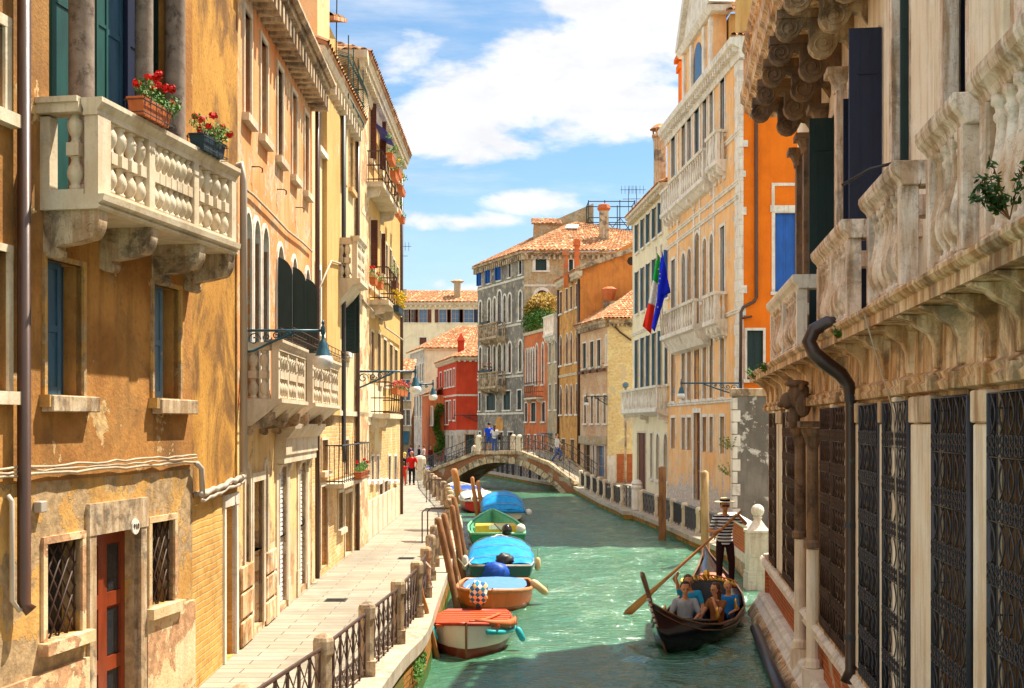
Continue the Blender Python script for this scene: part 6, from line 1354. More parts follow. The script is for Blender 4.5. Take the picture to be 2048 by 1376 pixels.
for (a, za), (b, zb) in zip(dk, dk[1:]): mb.prism([(a, za - .1), (b, zb - .1), (b, zb + .06), (a, za + .06)], -W_ + .281, -.281)
mb.build('deck', PAVE, t)
for w_ in (-.1, -W_ + .1):
    mb = MB(BF)
    for (a, za), (b, zb) in zip(dk, dk[1:]):
        for hh, rr in ((.16, .018), (.62, .018), (1.0, .028)) if zb != za else ((.16, .018), (1.0, .028)): mb.tube([(a, w_, za + .08 + hh), (b, w_, zb + .08 + hh)], rr, 4)
        m = max(2, int((b - a) / .42))
        for k in range(m):
            u0, u1 = a + (b - a) * k / m, a + (b - a) * (k + 1) / m; y0, y1 = za + (zb - za) * k / m + .2, za + (zb - za) * (k + 1) / m + .2
            mb.tube([(u0, w_, y0 - .04), (u0, w_, y0 + .88)], .018, 4); mb.tube([(u0, w_, y0), (u1, w_, y1 + .86)], .011, 3); mb.tube([(u1, w_, y1), (u0, w_, y0 + .86)], .011, 3)
    mb.build('railing', M['iron_k'], t)
for x, w_ in ((958, -.1), (1039, -.1), (949, -W_ + .1), (1027, -W_ + .1)):
    u = BF.u(x, w_); mb = MB(BF); z = dz_(u) + .1; mb.box(u - .15, u + .15, w_ - .15, w_ + .15, z, z + .85); mb.lathe([(.2, 0), (.2, .08), (.16, .16), (.06, .22)], u, w_, z + .85, 8); mb.build('pillar', M['stone'], t)

# ================================================================ MOORING POLES
def pole(label, p0, p1, r0, r1, mat='wood', group='wooden mooring poles'):
    t = thing('mooring_pole', label, 'mooring pole', p0, group); a, b = Vector(p0), Vector(p1); rnd = random.Random(int(p0[1] * 10)); mb = MB(); path = []; rr = []
    for k in range(9): s = k / 8; path.append(a.lerp(b, s) + Vector((rnd.uniform(-.012, .012), rnd.uniform(-.012, .012), 0))); rr.append(r0 + (r1 - r0) * s + rnd.uniform(-.006, .006))
    path.append(b + (b - a).normalized() * .05); rr.append(r1 * .45); mb.tube(path, rr, 10); mb.build('shaft', M[mat], t, smooth=True); return t
pole('thick brown leaning mooring pole nearest the viewer of the group of four', (-1.08, 26.3, -.5), (-1.64, 27, 1.93), .088, .072)
pole('second of the four brown leaning mooring poles, square topped', (-1.16, 29.2, -.5), (-1.69, 29.7, 1.84), .088, .08)
pole('third of the four brown leaning mooring poles', (-1.18, 31.5, -.5), (-1.60, 31.8, 1.9), .095, .08)
pole('farthest of the four leaning mooring poles by the green boat', (-1.2, 34.2, -.5), (-1.67, 34.6, 1.96), .1, .075)
pole('thin reddish pole leaning against the railing beside the red and white boat', (-1.22, 21.2, -.4), (-1.66, 20.7, 1.62), .045, .042, 'oar')
pole('thin dark red stake leaning at the quay behind the nearer thin pole', (-1.38, 24.2, -.3), (-1.78, 24.2, 1.5), .035, .035, 'brown')
pole('slim orange brown pole at left of the pair by the blue tented boat', (-1.45, 53, -.5), (-1.76, 53, 1.72), .1, .09, 'oar'); pole('slim orange brown pole at right of the pair by the blue tented boat', (-1.2, 53, -.5), (-1.5, 53, 1.55), .1, .09, 'oar')
pole('short stout orange pole by the moored boats near the bridge', (-2.55, 62, -.5), (-3.0, 62, 1.75), .2, .17, 'oar')
pole('dark upright mooring pole on the right bank by the railing', (5.32, 42.4, -.8), (5.30, 42.4, 2.55), .145, .13); pole('pale yellow upright mooring pole behind the gondola', (5.66, 34.9, -.8), (5.58, 34.9, 2.69), .14, .125, 'woodlt')

# ================================================================ BOATS
def hullmat(name, top, low, zl, rough=.35):
    q = newmat(name, rough, .5); z = q.sep(q.pos)[2]; c = q.mix(q.ramp(z, zl - .01, zl + .01), low, top)
    c = q.mix(q.m('MULTIPLY', q.ramp(q.noise(scl(q, q.pos, 3, 3, 1), 2, 5, .6), .5, .8), .4), c, tuple(x * .45 for x in top)); q.put(q.p.inputs['Base Color'], c); return q.mat
class BoatF(Fr):
    def __init__(s, o, d): s.o = Vector(o); s.d = Vector(d).normalized(); s.nn = Vector((s.d.y, -s.d.x)); s.L = 1
def hull(par, bf, st, mat, inner, rimm, name='hull', rim=.03, cen=None, transom=True, n=12, floor=True, th=.05):
    cen = cen or (lambda u: 0); mb = MB(bf)
    def ring(u, b, s, k, sh=0): return [(u, cen(u) - (b - sh) * math.cos(math.pi * i / n), s - (s - k - sh * 2.5) * math.sin(math.pi * i / n) ** .62) for i in range(n + 1)]
    R_ = [ring(*x) for x in st]; mb.loft(R_, False, False); mb.poly(R_[-1]); mb.poly(R_[0]); o = mb.build(name, mat, par, smooth=True)
    mb = MB(bf); q_ = [ring(u + (.04 if k == 0 else -.04 if k == len(st) - 1 else 0), max(b, th + .004), s, kk, th) for k, (u, b, s, kk) in enumerate(st)]; mb.loft(q_, False, False); mb.poly(q_[-1]); mb.poly(q_[0])
    if floor: pass
    mb.build('inside', inner, o, smooth=True); mb = MB(bf)
    L_ = [(u, cen(u) - b, s) for u, b, s, k in st]; Rr = [(u, cen(u) + b, s) for u, b, s, k in st][::-1]; mb.tube([(a, b, c + .005) for a, b, c in L_ + Rr + [L_[0]]], rim, 6); mb.build('gunwale', rimm, o, smooth=True); return o
def fender(label, p, L, r, mat, ax=(0, 0, 1), grp='fenders hung on the boats'):
    t = thing('fender', label, 'fender', p, grp); mb = MB(); a = Vector(p) - Vector(ax) * L / 2; mb.tube([a, a + Vector(ax) * L * .08, a + Vector(ax) * L * .2, a + Vector(ax) * L * .8, a + Vector(ax) * L * .92, a + Vector(ax) * L], [r * .3, r * .7, r, r, r * .7, r * .3], 10); mb.build('body', mat, t, smooth=True)
    mb = MB(); mb.tube([Vector(p) + Vector(ax) * L * .5, Vector(p) + Vector(ax) * L * .5 + Vector((0, .05, .22))], .012, 4); mb.build('rope', M['cable'], t); return t
RC = paint('red_hull_trim', (.50, .05, .015), .5, .3); CY = flat('turquoise_plastic', (.03, .42, .46), .4); BUFF = flat('buff_plastic', (.62, .44, .22), .4)
# 1 red and cream dinghy
bf = BoatF((-.80, 20.95), (.035, 1)); t = thing('rowing_boat', 'small cream boat with red cover and red brown keel moored nearest on the left', 'boat', bf.P(1, 0, 0), 'boats moored along the left quay')
ST1 = [(0, .02, .60, .0), (.08, .16, .59, -.1), (.25, .36, .56, -.2), (.6, .58, .50, -.25), (1.1, .72, .45, -.25), (1.8, .74, .41, -.22), (2.5, .66, .39, -.15), (2.9, .58, .39, -.1)]
o = hull(t, bf, ST1, hullmat('cream_hull', (.76, .71, .58), (.22, .035, .012), .17), M['red'], RC, rim=.035)
mb = MB(bf); mb.tube([(-.03, 0, .64), (-.04, 0, .4), (0.0, 0, .1), (.05, 0, -.1)], .022, 5); mb.build('stem', M['wood'], o)
mb = MB(bf)
for k in range(8): u0 = .35 + k * .31; hb = .5 + .22 * math.sin(min(1, u0 / 1.6) * 1.5); hb = min(hb, .70) - (.06 if u0 > 2 else 0); zz = .53 - .045 * u0; mb.loft([[(u0, -hb, zz + .02), (u0, hb, zz + .02), (u0 + .27, hb, zz + .0), (u0 + .27, -hb, zz + .0)], [(u0, -hb, zz - .02), (u0, hb, zz - .02), (u0 + .27, hb, zz - .04), (u0 + .27, -hb, zz - .04)]])
mb.build('slatted_cover', paint('orange_red_boards', (.68, .10, .02), .5, .25), t)
mb = MB(bf); mb.tube([(.15, .15, .64), (.35, .45, .57), (.7, .68, .50), (1.1, .80, .47), (1.6, .80, .45)], [.03, .06, .075, .07, .04], 8); mb.tube([(.2, .05, .62), (.5, .2, .58), (1.1, .35, .54), (2.0, .5, .48)], .025, 6); mb.build('rolled_tarpaulin', M['terra'], t, smooth=True)
mb = MB(bf); mb.tube([(.18, .36, .44), (.5, .60, .38), (1.0, .76, .33), (1.5, .79, .32)], .045, 8); mb.build('fender_tube', CY, t, smooth=True)
fender('turquoise fender at the left shoulder of the red and cream boat', bf.P(.35, -.62, .40), .34, .06, CY, (.35, -.2, -.9)); fender('turquoise fender at the right side of the red and cream boat', bf.P(.9, .92, .28), .32, .06, CY, (-.4, .1, .8))
q = newmat('checked_cloth', .8, .1); s3 = q.sep(scl(q, q.pos, 9, 9, 9)); ck = q.m('LESS_THAN', q.m('SINE', q.m('MULTIPLY', q.m('ADD', s3[0], s3[2]), 3.4)), 0); ck2 = q.m('LESS_THAN', q.m('SINE', q.m('MULTIPLY', q.m('SUBTRACT', s3[2], s3[0]), 3.1)), 0)
q.put(q.p.inputs['Base Color'], q.mix(ck, q.mix(ck2, (.02, .22, .42), (.72, .68, .55)), q.mix(ck2, (.75, .50, .16), (.03, .12, .32)))); CHK = q.mat
def lump(par, name, mat, c_, r3, seed=1, n=14, m=10, amp=.12):
    mb = MB(); rings = []
    for j in range(m + 1):
        a = math.pi * (.03 + .94 * j / m); rings.append([])
        for k in range(n):
            b = 2 * math.pi * k / n; d = Vector((math.sin(a) * math.cos(b), math.sin(a) * math.sin(b), -math.cos(a))); f = 1 + amp * noise.noise(d * 2.2 + Vector((seed * 7, 0, 0))) * 2; rings[-1].append((c_[0] + d.x * r3[0] * f, c_[1] + d.y * r3[1] * f, c_[2] + d.z * r3[2] * f))
    mb.loft(rings); return mb.build(name, mat, par, smooth=True)
lm = thing('covered_outboard', 'outboard motor wrapped in blue, white and yellow checked cloth', 'outboard motor', bf.P(2.95, .03, .7)); p = bf.P(2.9, .03, .74); lump(lm, 'cloth_cover', CHK, p, (.19, .2, .24), 3, amp=.2); mb = MB(); mb.box(p.x - .05, p.x + .05, p.y, p.y + .1, .1, .75); mb.build('leg', M['iron_k'], lm)
# 2 orange boat
bf = BoatF((-.42, 26.1), (.02, 1)); t = thing('motor_boat', 'orange hulled boat with flat blue deck cover, second from the viewer', 'boat', bf.P(1.3, 0, 0), 'boats moored along the left quay')
ST2 = [(0, .03, .46, .05), (.12, .36, .45, -.1), (.35, .62, .43, -.2), (.8, .80, .40, -.25), (1.4, .87, .37, -.25), (2.2, .85, .35, -.2), (2.8, .76, .35, -.1)]
o = hull(t, bf, ST2, hullmat('orange_hull', (.80, .15, .025), (.38, .08, .02), .1), M['wood'], paint('orange_rim', (.68, .24, .09)), rim=.05)
TARP = paint('cyan_tarpaulin', (.008, .30, .72), .45, .3, .3, bmp=.4); TARPB = paint('deep_blue_tarpaulin', (.012, .09, .52), .5, .4, .3, bmp=.4); DKB = paint('blue_deck_cloth', (.10, .26, .60), .5, .25)
mb = MB(bf); mb.loft([[(u, b * .84 * s_, z + .035 + .04 * (1 - abs(s_) ** 2)) for s_ in (-1, -.5, 0, .5, 1)] for u, b, z, k in ST2], False, False); mb.build('deck_cover', DKB, t, smooth=True)
fender('buff sausage fender sticking out right of the orange boat', (.62, 27.2, .40), .5, .085, BUFF, (.75, 0, -.62))
# 3 green boat under cyan tarpaulin
def tarp(par, bf, st, peak, mat, nb=8, hoop=True, hang=.08):
    mb = MB(bf); rings = []; fine = [tuple(a + (c - a) * k / 4 for a, c in zip(p0, p1)) for p0, p1 in zip(st, st[1:]) for k in range(4)] + [st[-1]]
    for (u, b, z, pk) in fine:
        rings.append([(u + .03 * math.sin(k * 2.1 + u * 3), -b * math.cos(math.pi * k / 14) * (1 + .02 * math.sin(k * 3 + u * 5)), z - hang * (1 if k in (0, 14) else 0) + pk * math.sin(math.pi * k / 14) ** .8 + .03 * noise.noise((k * .9, u * 3, 2)) + .014 * math.sin(k * 5 + u * 9)) for k in range(15)])
    mb.loft(rings, False, False); mb.poly(rings[-1]); mb.poly(rings[0]) if peak else None; o = mb.build('tarpaulin', mat, par, smooth=True); s_ = o.modifiers.new('thick', 'SOLIDIFY'); s_.thickness = .012
    for (u, b, z, pk) in st[1:-1]:
        mb = MB(bf); mb.tube([(u, -b * 1.01 * math.cos(math.pi * k / 14), z + .012 + pk * math.sin(math.pi * k / 14) ** .8 + .02) for k in range(15)], .009, 4); mb.build('lashing_rope', M['cable'], o)
    return o
bf = BoatF((-.28, 31.1), (-.02, 1)); t = thing('motor_boat', 'dark green boat under bright cyan tarpaulin with wrapped blue outboard', 'boat', bf.P(2, 0, 0), 'boats moored along the left quay')
ST3 = [(0, .78, .42, -.1), (.8, .86, .42, -.2), (2.0, .88, .46, -.25), (3.2, .72, .62, -.2), (4.2, .38, .70, -.1), (4.7, .05, .78, .1)]
o = hull(t, bf, ST3, hullmat('dark_green_hull', (.01, .09, .07), (.008, .05, .04), .1), M['dgreen'], M['white'], rim=.03)
tarp(t, bf, [(.25, .82, .44, .02), (.6, .86, .44, .16), (1.3, .90, .48, .34), (2.2, .88, .50, .42), (3.2, .72, .58, .30), (4.3, .34, .72, .05)], 0, TARP)
lm = thing('covered_outboard', 'outboard motor under a dark blue cloth at the stern of the cyan covered boat', 'outboard motor', bf.P(-.2, -.12, .4)); lump(lm, 'cloth_cover', TARPB, bf.P(-.22, -.14, .26), (.34, .26, .28), 5, amp=.18); mb = MB(); p = bf.P(-.2, -.14, .2); mb.box(p.x - .06, p.x + .06, p.y - .05, p.y + .05, -.2, .3); mb.build('leg', M['iron_k'], lm)
lump(t, 'folded_cloth', M['iron_k'], bf.P(.25, .1, .55), (.24, .2, .16), 8, amp=.25); fender('white fender at the left side of the cyan covered boat', bf.P(.5, -.95, .45), .4, .09, M['stone_w']); fender('buff fender at the right side of the cyan covered boat', bf.P(.6, .97, .4), .36, .08, BUFF)
# 4 open green boat
bf = BoatF((-.45, 39.1), (-.045, 1)); t = thing('motor_boat', 'open green boat with yellow board inside and black outboard', 'boat', bf.P(3, 0, 0), 'boats moored along the left quay')
ST4 = [(0, .88, .52, .0), (1.5, .95, .50, -.15), (3.2, .95, .52, -.2), (4.8, .78, .58, -.2), (6.2, .45, .68, -.1), (7.1, .06, .80, .1)]
LG = paint('mint_green_paint', (.18, .52, .30), .45, .25); o = hull(t, bf, ST4, hullmat('green_hull', (.01, .20, .085), (.006, .10, .04), .08), LG, LG, rim=.045, th=.08)
mb = MB(bf); mb.loft([[(1.9, -.72, .62), (1.9, .68, .62), (1.9, .68, .1), (1.9, -.72, .1)], [(2.0, -.72, .64), (2.0, .68, .64), (2.0, .68, .1), (2.0, -.72, .1)]]); mb.box(2.01, 2.9, -.7, .66, .60, .63); mb.build('yellow_board', flat('yellow_board', (.72, .40, .04)), t)
mb = MB(bf); mb.box(1.87, 1.895, -.25, .3, .50, .66); mb.build('paper_sheet', M['stone_w'], t); mb = MB(bf); mb.box(.5, .8, -.85, .85, .34, .38); mb.box(3.9, 4.2, -.8, .8, .36, .40); mb.build('thwart', LG, t)
lm = thing('outboard_motor', 'black outboard motor on the stern of the open green boat', 'outboard motor', bf.P(-.15, .28, .4)); lump(lm, 'cowling', flat('black_gloss', (.01, .01, .012), .2, .6), bf.P(-.15, .28, .66), (.17, .22, .2), 2, amp=.03); mb = MB(bf); mb.box(-.2, -.08, .2, .36, -.3, .5); mb.box(-.25, .02, .14, .42, .3, .42); mb.build('leg', M['iron_k'], lm)
mb = MB(bf); mb.tube([(0, .1, .62), (.5, -.1, .8)], .025, 5); mb.build('tiller', M['iron_k'], lm)
lm = thing('fender', 'round white ball fender on the stern of the open green boat', 'fender', bf.P(.1, .78, .6), 'fenders hung on the boats'); mb = MB(); mb.ball(*bf.P(.1, .74, .68), .16, n=14, m=10); mb.build('ball', M['stone_w'], lm, smooth=True)
# 5 blue tented boat
bf = BoatF((-.34, 50.2), (-.05, 1)); t = thing('motor_boat', 'cream boat with high blue tent cover in the middle of the moored row', 'boat', bf.P(2.5, 0, 0), 'boats moored along the left quay')
hull(t, bf, [(0, .78, .42, 0), (1.5, .9, .42, -.15), (3.5, .85, .45, -.2), (5, .4, .55, -.1), (5.8, .05, .65, .1)], hullmat('cream_hull_b', (.62, .56, .40), (.30, .26, .2), .1), M['stone'], M['stone_w'], rim=.04)
tarp(t, bf, [(-.05, .86, .50, .02), (.15, .90, .46, .28), (.9, .93, .46, .62), (2.0, .93, .46, .72), (3.2, .86, .46, .62), (4.6, .55, .5, .3), (5.5, .2, .55, .1)], 1, TARP, hang=.12); lm = thing('fender', 'white fender at the right of the blue tented boat', 'fender', bf.P(.3, 1.0, .35), 'fenders hung on the boats'); mb = MB(); mb.ball(*bf.P(.3, 1.05, .38), .15, n=12, m=8); mb.build('ball', M['stone_w'], lm, smooth=True)
# 6, 7, 8
bf = BoatF((-1.45, 55.5), (-.1, 1)); t = thing('motor_boat', 'red hulled boat with white cover behind the slim pole pair', 'boat', bf.P(2.5, 0, 0), 'boats moored along the left quay')
hull(t, bf, [(0, .75, .55, 0), (1.5, .85, .5, -.15), (3.5, .8, .52, -.2), (5, .05, .65, .1)], hullmat('red_hull', (.55, .02, .012), (.3, .015, .01), .1), M['stone_w'], M['stone_w'], rim=.05); tarp(t, bf, [(0, .78, .62, .1), (1.5, .86, .6, .35), (3.2, .8, .6, .3), (4.7, .15, .65, .05)], 0, M['stone_w'])
bf = BoatF((-2.3, 63.5), (-.18, 1)); t = thing('motor_boat', 'white speedboat with deep blue cover near the bridge', 'boat', bf.P(2.5, 0, 0), 'boats moored along the left quay')
hull(t, bf, [(0, .8, .6, 0), (1.5, .9, .58, -.15), (3.5, .8, .65, -.2), (5, .05, .8, .1)], hullmat('white_hull', (.70, .70, .70), (.02, .05, .4), .3), M['stone_w'], M['stone_w'], rim=.05); tarp(t, bf, [(-.05, .8, .62, .03), (1.0, .88, .62, .1), (2, .85, .66, .1)], 0, TARPB)
bf = BoatF((-6.3, 88), (-.5, .8)); t = thing('motor_boat', 'blue covered boat moored beyond the left end of the bridge', 'boat', bf.P(2, 0, 0), 'boats moored along the left quay')
hull(t, bf, [(0, .8, .6, 0), (1.5, .9, .58, -.15), (3.5, .8, .65, -.2), (5, .05, .8, .1)], hullmat('white_hull_b', (.60, .60, .60), (.1, .1, .15), .2), M['stone_w'], M['stone_w'], rim=.05); tarp(t, bf, [(-.05, .8, .62, .2), (1.5, .88, .62, .5), (4.2, .5, .66, .3)], 0, TARPB)
def rope(label, pts, r=.014):
    t = thing('mooring_rope', label, 'rope', pts[0], 'mooring ropes'); mb = MB(); mb.tube(pts, r, 5); mb.build('rope', M['cable'], t)
rope('rope tying the orange boat to the first leaning pole', [(-1.2, 26.5, .75), (-1.15, 26.45, .5), (-1.05, 26.6, .42), (-.95, 26.9, .5)]); rope('rope tying the cyan covered boat to the leaning poles', [(-1.33, 29.5, .8), (-1.2, 30.3, .5), (-1.0, 31.2, .62)])
rope('blue and white rope tied round the railing post by the thin poles', [(-1.66, 22.8, 1.5), (-1.5, 22.4, 1.4), (-1.42, 22.0, 1.55)], .02)
# ================================================================ PEOPLE
SKN = flat('skin', (.58, .26, .13), .5, .35); SKT = flat('tanned_skin', (.52, .20, .085), .5, .35)
HB = flat('dark_hair', (.018, .009, .006), .5); HBR = flat('brown_hair', (.10, .035, .015), .5); HY = flat('blond_hair', (.80, .52, .12), .6)
STAND = dict(pel=(0, 0, .94), spn=(0, .0, 1.12), chs=(0, 0, 1.32), nck=(0, 0, 1.47), hd=(0, .01, 1.56), shL=(-.18, 0, 1.40), shR=(.18, 0, 1.40), elL=(-.24, -.02, 1.13), elR=(.24, -.02, 1.13),
             wrL=(-.25, .06, .90), wrR=(.25, .06, .90), hnL=(-.25, .09, .83), hnR=(.25, .09, .83), hpL=(-.09, 0, .90), hpR=(.09, 0, .90), knL=(-.10, .02, .50), knR=(.10, .02, .50), anL=(-.10, -.01, .09), anR=(.10, -.01, .09), toL=(-.12, .16, .04), toR=(.12, .16, .04))
SIT = dict(pel=(0, 0, .1), spn=(0, -.01, .27), chs=(0, 0, .46), nck=(0, .02, .60), hd=(0, .04, .69), shL=(-.18, 0, .53), shR=(.18, 0, .53), elL=(-.24, .10, .28), elR=(.24, .10, .28), wrL=(-.15, .32, .24), wrR=(.15, .32, .24), hnL=(-.11, .38, .22), hnR=(.11, .38, .22),
           hpL=(-.10, .03, .09), hpR=(.10, .03, .09), knL=(-.14, .43, .16), knR=(.14, .43, .16), anL=(-.13, .50, -.24), anR=(.13, .50, -.24), toL=(-.14, .64, -.28), toR=(.14, .64, -.28))
def capmesh(name, par, T, s, mat, torso, chains, vox):
    'tapered limbs and an oval trunk fused into one continuous skin by a voxel remesh'
    mb = MB()
    if torso:
        n = 18; mb.loft([[T(Vector(p) + Vector((rx * math.cos(2 * math.pi * k / n), ry * math.sin(2 * math.pi * k / n), 0))) for k in range(n)] for p, rx, ry in torso])
    for ch in chains:
        pts = [T(Vector(p)) for p, r in ch]; rr = [r * s for p, r in ch]
        for a, b, ra, rb in zip(pts, pts[1:], rr, rr[1:]):
            d = (b - a)
            if d.length < 1e-5: continue
            d.normalize(); mb.tube([a - d * ra * .9, a - d * ra * .5, a, a.lerp(b, .5), b, b + d * rb * .5, b + d * rb * .9], [ra * .45, ra * .87, ra, (ra + rb) / 2 * 1.02, rb, rb * .87, rb * .45], 10)
    o = mb.build(name, mat, par, smooth=True); m = o.modifiers.new('fuse', 'REMESH'); m.mode = 'VOXEL'; m.voxel_size = vox; m.use_smooth_shade = True
    k = o.modifiers.new('soften', 'SMOOTH'); k.factor = .5; k.iterations = 2 if vox < .012 else 3; return o
def person(label, pos, yaw, J=None, base=STAND, shirt=None, pants=None, hair=HB, skin=SKN, s=1., long_hair=0, sleeve=.55, shorts=0, shoes=None, fingers=True, look=(0, 1), group=None, name='person'):
    J = {**base, **(J or {})}; t = thing(name, label, 'person', pos, group); cy, sy = math.cos(yaw), math.sin(yaw); P0 = Vector(pos)
    T = lambda v: P0 + Vector((v[0] * cy - v[1] * sy, v[0] * sy + v[1] * cy, v[2])) * s
    V_ = {k: Vector(v) for k, v in J.items()}; h0 = V_['hd']; L = Vector((look[0], look[1], 0)).normalized(); Z = Vector((0, 0, 1)); vx = .0085 if fingers and pos[1] < 40 else .016; arms = []
    up = lambda a, b, f: V_[a].lerp(V_[b], f)
    for sd, sg in (('L', -1), ('R', 1)):
        w_, h_ = V_['wr' + sd], V_['hn' + sd]; arms += [[(V_['sh' + sd], .052), (V_['el' + sd], .040), (w_, .027)], [(w_, .027), (w_.lerp(h_, .6), .030), (h_, .028)]]
        f = (h_ - w_).normalized(); q = f.cross(Z)
        if q.length < .1: q = f.cross(Vector((0, 1, 0)))
        q.normalize(); cu = f.cross(q).normalized(); cu = -cu if cu.z > 0 else cu
        for k in range(4):
            ln = (.030, .037, .034, .025)[k]; b0 = h_ + q * (k - 1.5) * .021; i1 = b0 + f * .028; i2 = i1 + f * ln * .6 + cu * .020; arms.append([(b0, .0115), (i1, .0105), (i2, .0095), (i2 + cu * .022 - f * .006, .0085)])
        tb = w_.lerp(h_, .35) - q * sg * .024; arms.append([(tb, .013), (tb + f * .03 - q * sg * .022, .0115), (tb + f * .058 - q * sg * .018 + cu * .01, .0095)])
    legs = [[(V_['hp' + d], .082), (up('hp' + d, 'kn' + d, .5), .068), (V_['kn' + d], .053), (up('kn' + d, 'an' + d, .35), .052), (V_['an' + d], .037)] for d in 'LR'] + [[(V_['an' + d] - Vector((0, .03, .03)), .036), (V_['to' + d], .03)] for d in 'LR']
    head = [[(V_['nck'] - Z * .04, .054), (h0 + Z * .0, .05)], [(h0 + L * .022 + Z * .012, .050), (h0 + L * .02 + Z * .03, .056)], [(h0 + Z * .075, .076), (h0 + Z * .125, .082)], [(h0 + L * .084 + Z * .078, .012), (h0 + L * .098 + Z * .060, .014)], [(h0 + L * .078 + Z * .028, .012), (h0 + L * .076 + Z * .028, .010)]]
    sdx = Vector((L.y, -L.x, 0)); head += [[(h0 + sdx * g_ * .080 + Z * .055, .012), (h0 + sdx * g_ * .084 + Z * .09, .015)] for g_ in (-1, 1)] + [[(h0 + L * .074 + Z * .105 - sdx * .04, .011), (h0 + L * .074 + Z * .105 + sdx * .04, .011)]]
    sh_mid = (V_['shL'] + V_['shR']) / 2
    def trunk(g): return [(V_['pel'] - Z * .07, .12 + g, .095 + g), (V_['pel'], .15 + g, .112 + g), (up('pel', 'spn', .6), .135 + g, .100 + g), (V_['spn'], .135 + g, .098 + g), (V_['chs'], .165 + g, .110 + g), (up('chs', 'nck', .35), .165 + g, .10 + g), (up('chs', 'nck', .72), .105 + g, .075 + g), (up('chs', 'nck', .95), .06 + g * .7, .055 + g * .7)]
    capmesh('body', t, T, s, skin, trunk(0), arms + legs + head + [[(sh_mid - Z * .02, .06), (V_['sh' + d], .052)] for d in 'LR'], vx)
    if shirt:
        g = .014; sl = min(1, sleeve * 1.5); ch = [[(sh_mid - Z * .02, .066), (V_['sh' + d], .064), (up('sh' + d, 'el' + d, sl), .056)] + ([(V_['el' + d], .052), (up('el' + d, 'wr' + d, .92), .036)] if sleeve > .7 else []) for d in 'LR']
        capmesh('shirt', t, T, s, shirt, trunk(g)[:-1], ch, vx * 1.2)
    if pants:
        g = .011; lg = [[(V_['hp' + d], .094), (up('hp' + d, 'kn' + d, .5), .083), (up('hp' + d, 'kn' + d, .85 if shorts else 1), .073 if shorts else .068)] + ([] if shorts else [(up('kn' + d, 'an' + d, .4), .066), (up('kn' + d, 'an' + d, .94), .056)]) for d in 'LR']
        capmesh('trousers', t, T, s, pants, [(V_['pel'] - Z * .09, .12, .10), (V_['pel'], .155, .118), (up('pel', 'spn', .45), .142, .11)], lg, vx * 1.2)
    if shoes:
        for sd in 'LR':
            mb = MB(); a_, b_ = T(V_['an' + sd] + Vector((0, -.03, -.04))), T(V_['to' + sd] + Vector((0, .02, -.005))); mb.tube([a_, a_.lerp(b_, .5), b_], [.048 * s, .052 * s, .04 * s], 8); mb.build('shoe', shoes, t, smooth=True)
    hc = h0 + Vector((0, 0, .125)) - L * .02; hm = MB(); rings = []
    for j in range(9):
        al = math.pi * (j / 8) * .68; rings.append([])
        for k in range(16):
            be = 2 * math.pi * k / 16; d = Vector((math.sin(al) * math.cos(be), math.sin(al) * math.sin(be), math.cos(al))); fr_ = max(0, d.x * L.x + d.y * L.y)
            if fr_ > .3 and al > 1.05: d = Vector((d.x * .78, d.y * .78, .42))
            rr = .106 + .008 * noise.noise(d * 6 + Vector((len(label), 0, 0))); rings[-1].append(T(hc + Vector((d.x * rr * .92, d.y * rr, d.z * rr * 1.02))))
    if long_hair:
        for k_ in range(5): rings.append([T(hc - L * .035 + Vector((math.cos(2 * math.pi * q / 16) * (.085 - .006 * k_), math.sin(2 * math.pi * q / 16) * .07, -.04 - long_hair * (k_ + 1) / 5)) + Vector((0, 0, 0)) - L * .02) for q in range(16)])
    hm.loft(rings); hm.build('hair', hair, t, smooth=True)
    for sg in (-1, 1):
        sd = Vector((L.y, -L.x, 0)) * sg; mb = MB(); mb.ball(*T(h0 + Vector((0, 0, .085)) + L * .077 + sd * .032), .012 * s, n=6, m=4); mb.build('eye', M['iron_k'], t)
    return t, T, V_
q = newmat('striped_jersey', .85, .1); z = q.sep(q.pos)[2]; st_ = q.m('GREATER_THAN', q.m('SINE', q.m('MULTIPLY', z, 2 * math.pi / .068)), .05); q.put(q.p.inputs['Base Color'], q.mix(st_, (.70, .70, .70), (.012, .014, .045))); STR = q.mat
fab = lambda n, c: paint(n, c, .85, .25, .1, 3)
# ================================================================ GONDOLA
class GondolaF(BoatF):
    def P(s, u, w, z): return BoatF.P(s, u, w - max(0, 1.3 - u) / 1.3 * (z - .15) * .26, z)
gf = GondolaF((2.66, 21.15), (2.13, 8.75)); GL = 9.0; cen = lambda u: .5 * math.sin(math.pi * min(max(u / GL, 0), 1))
BLK = paint('black_lacquer', (.012, .012, .014), .14, .3, .6); BRN = paint('brown_varnish', (.20, .09, .045), .25, .3, .5); GOLD = paint('gilt_brass', (.80, .46, .07), .25, .3, .6, metal=.8); CARP = fab('pink_carpet', (.62, .20, .13)); CUSH = paint('black_leather', (.02, .018, .02), .35, .3)
t = thing('gondola', 'long black gondola carrying four passengers, with gilded chair and pink carpet', 'gondola', gf.P(4, .4, 0)); G = t
GS = [(0, .03, .92, .36), (.2, .10, .78, .12), (.5, .25, .60, -.02), (.95, .46, .44, -.12), (1.6, .62, .34, -.18), (2.6, .72, .30, -.2), (4.0, .74, .34, -.2), (5.2, .63, .44, -.18), (6.4, .46, .58, -.12), (7.5, .26, .74, .05), (8.4, .10, .92, .4), (9.0, .02, 1.10, .85)]
o = hull(t, gf, GS, hullmat('gondola_hull', (.012, .012, .016), (.01, .03, .035), .06, .12), M['iron_k'], BRN, rim=.022, cen=cen, th=.045, n=16)
mb = MB(gf); mb.tube([(u, cen(u) - b - .012, z - .10) for u, b, z, k in GS], .012, 4); mb.tube([(u, cen(u) + b + .012, z - .10) for u, b, z, k in GS], .012, 4); mb.build('rubbing_strip', BRN, o)
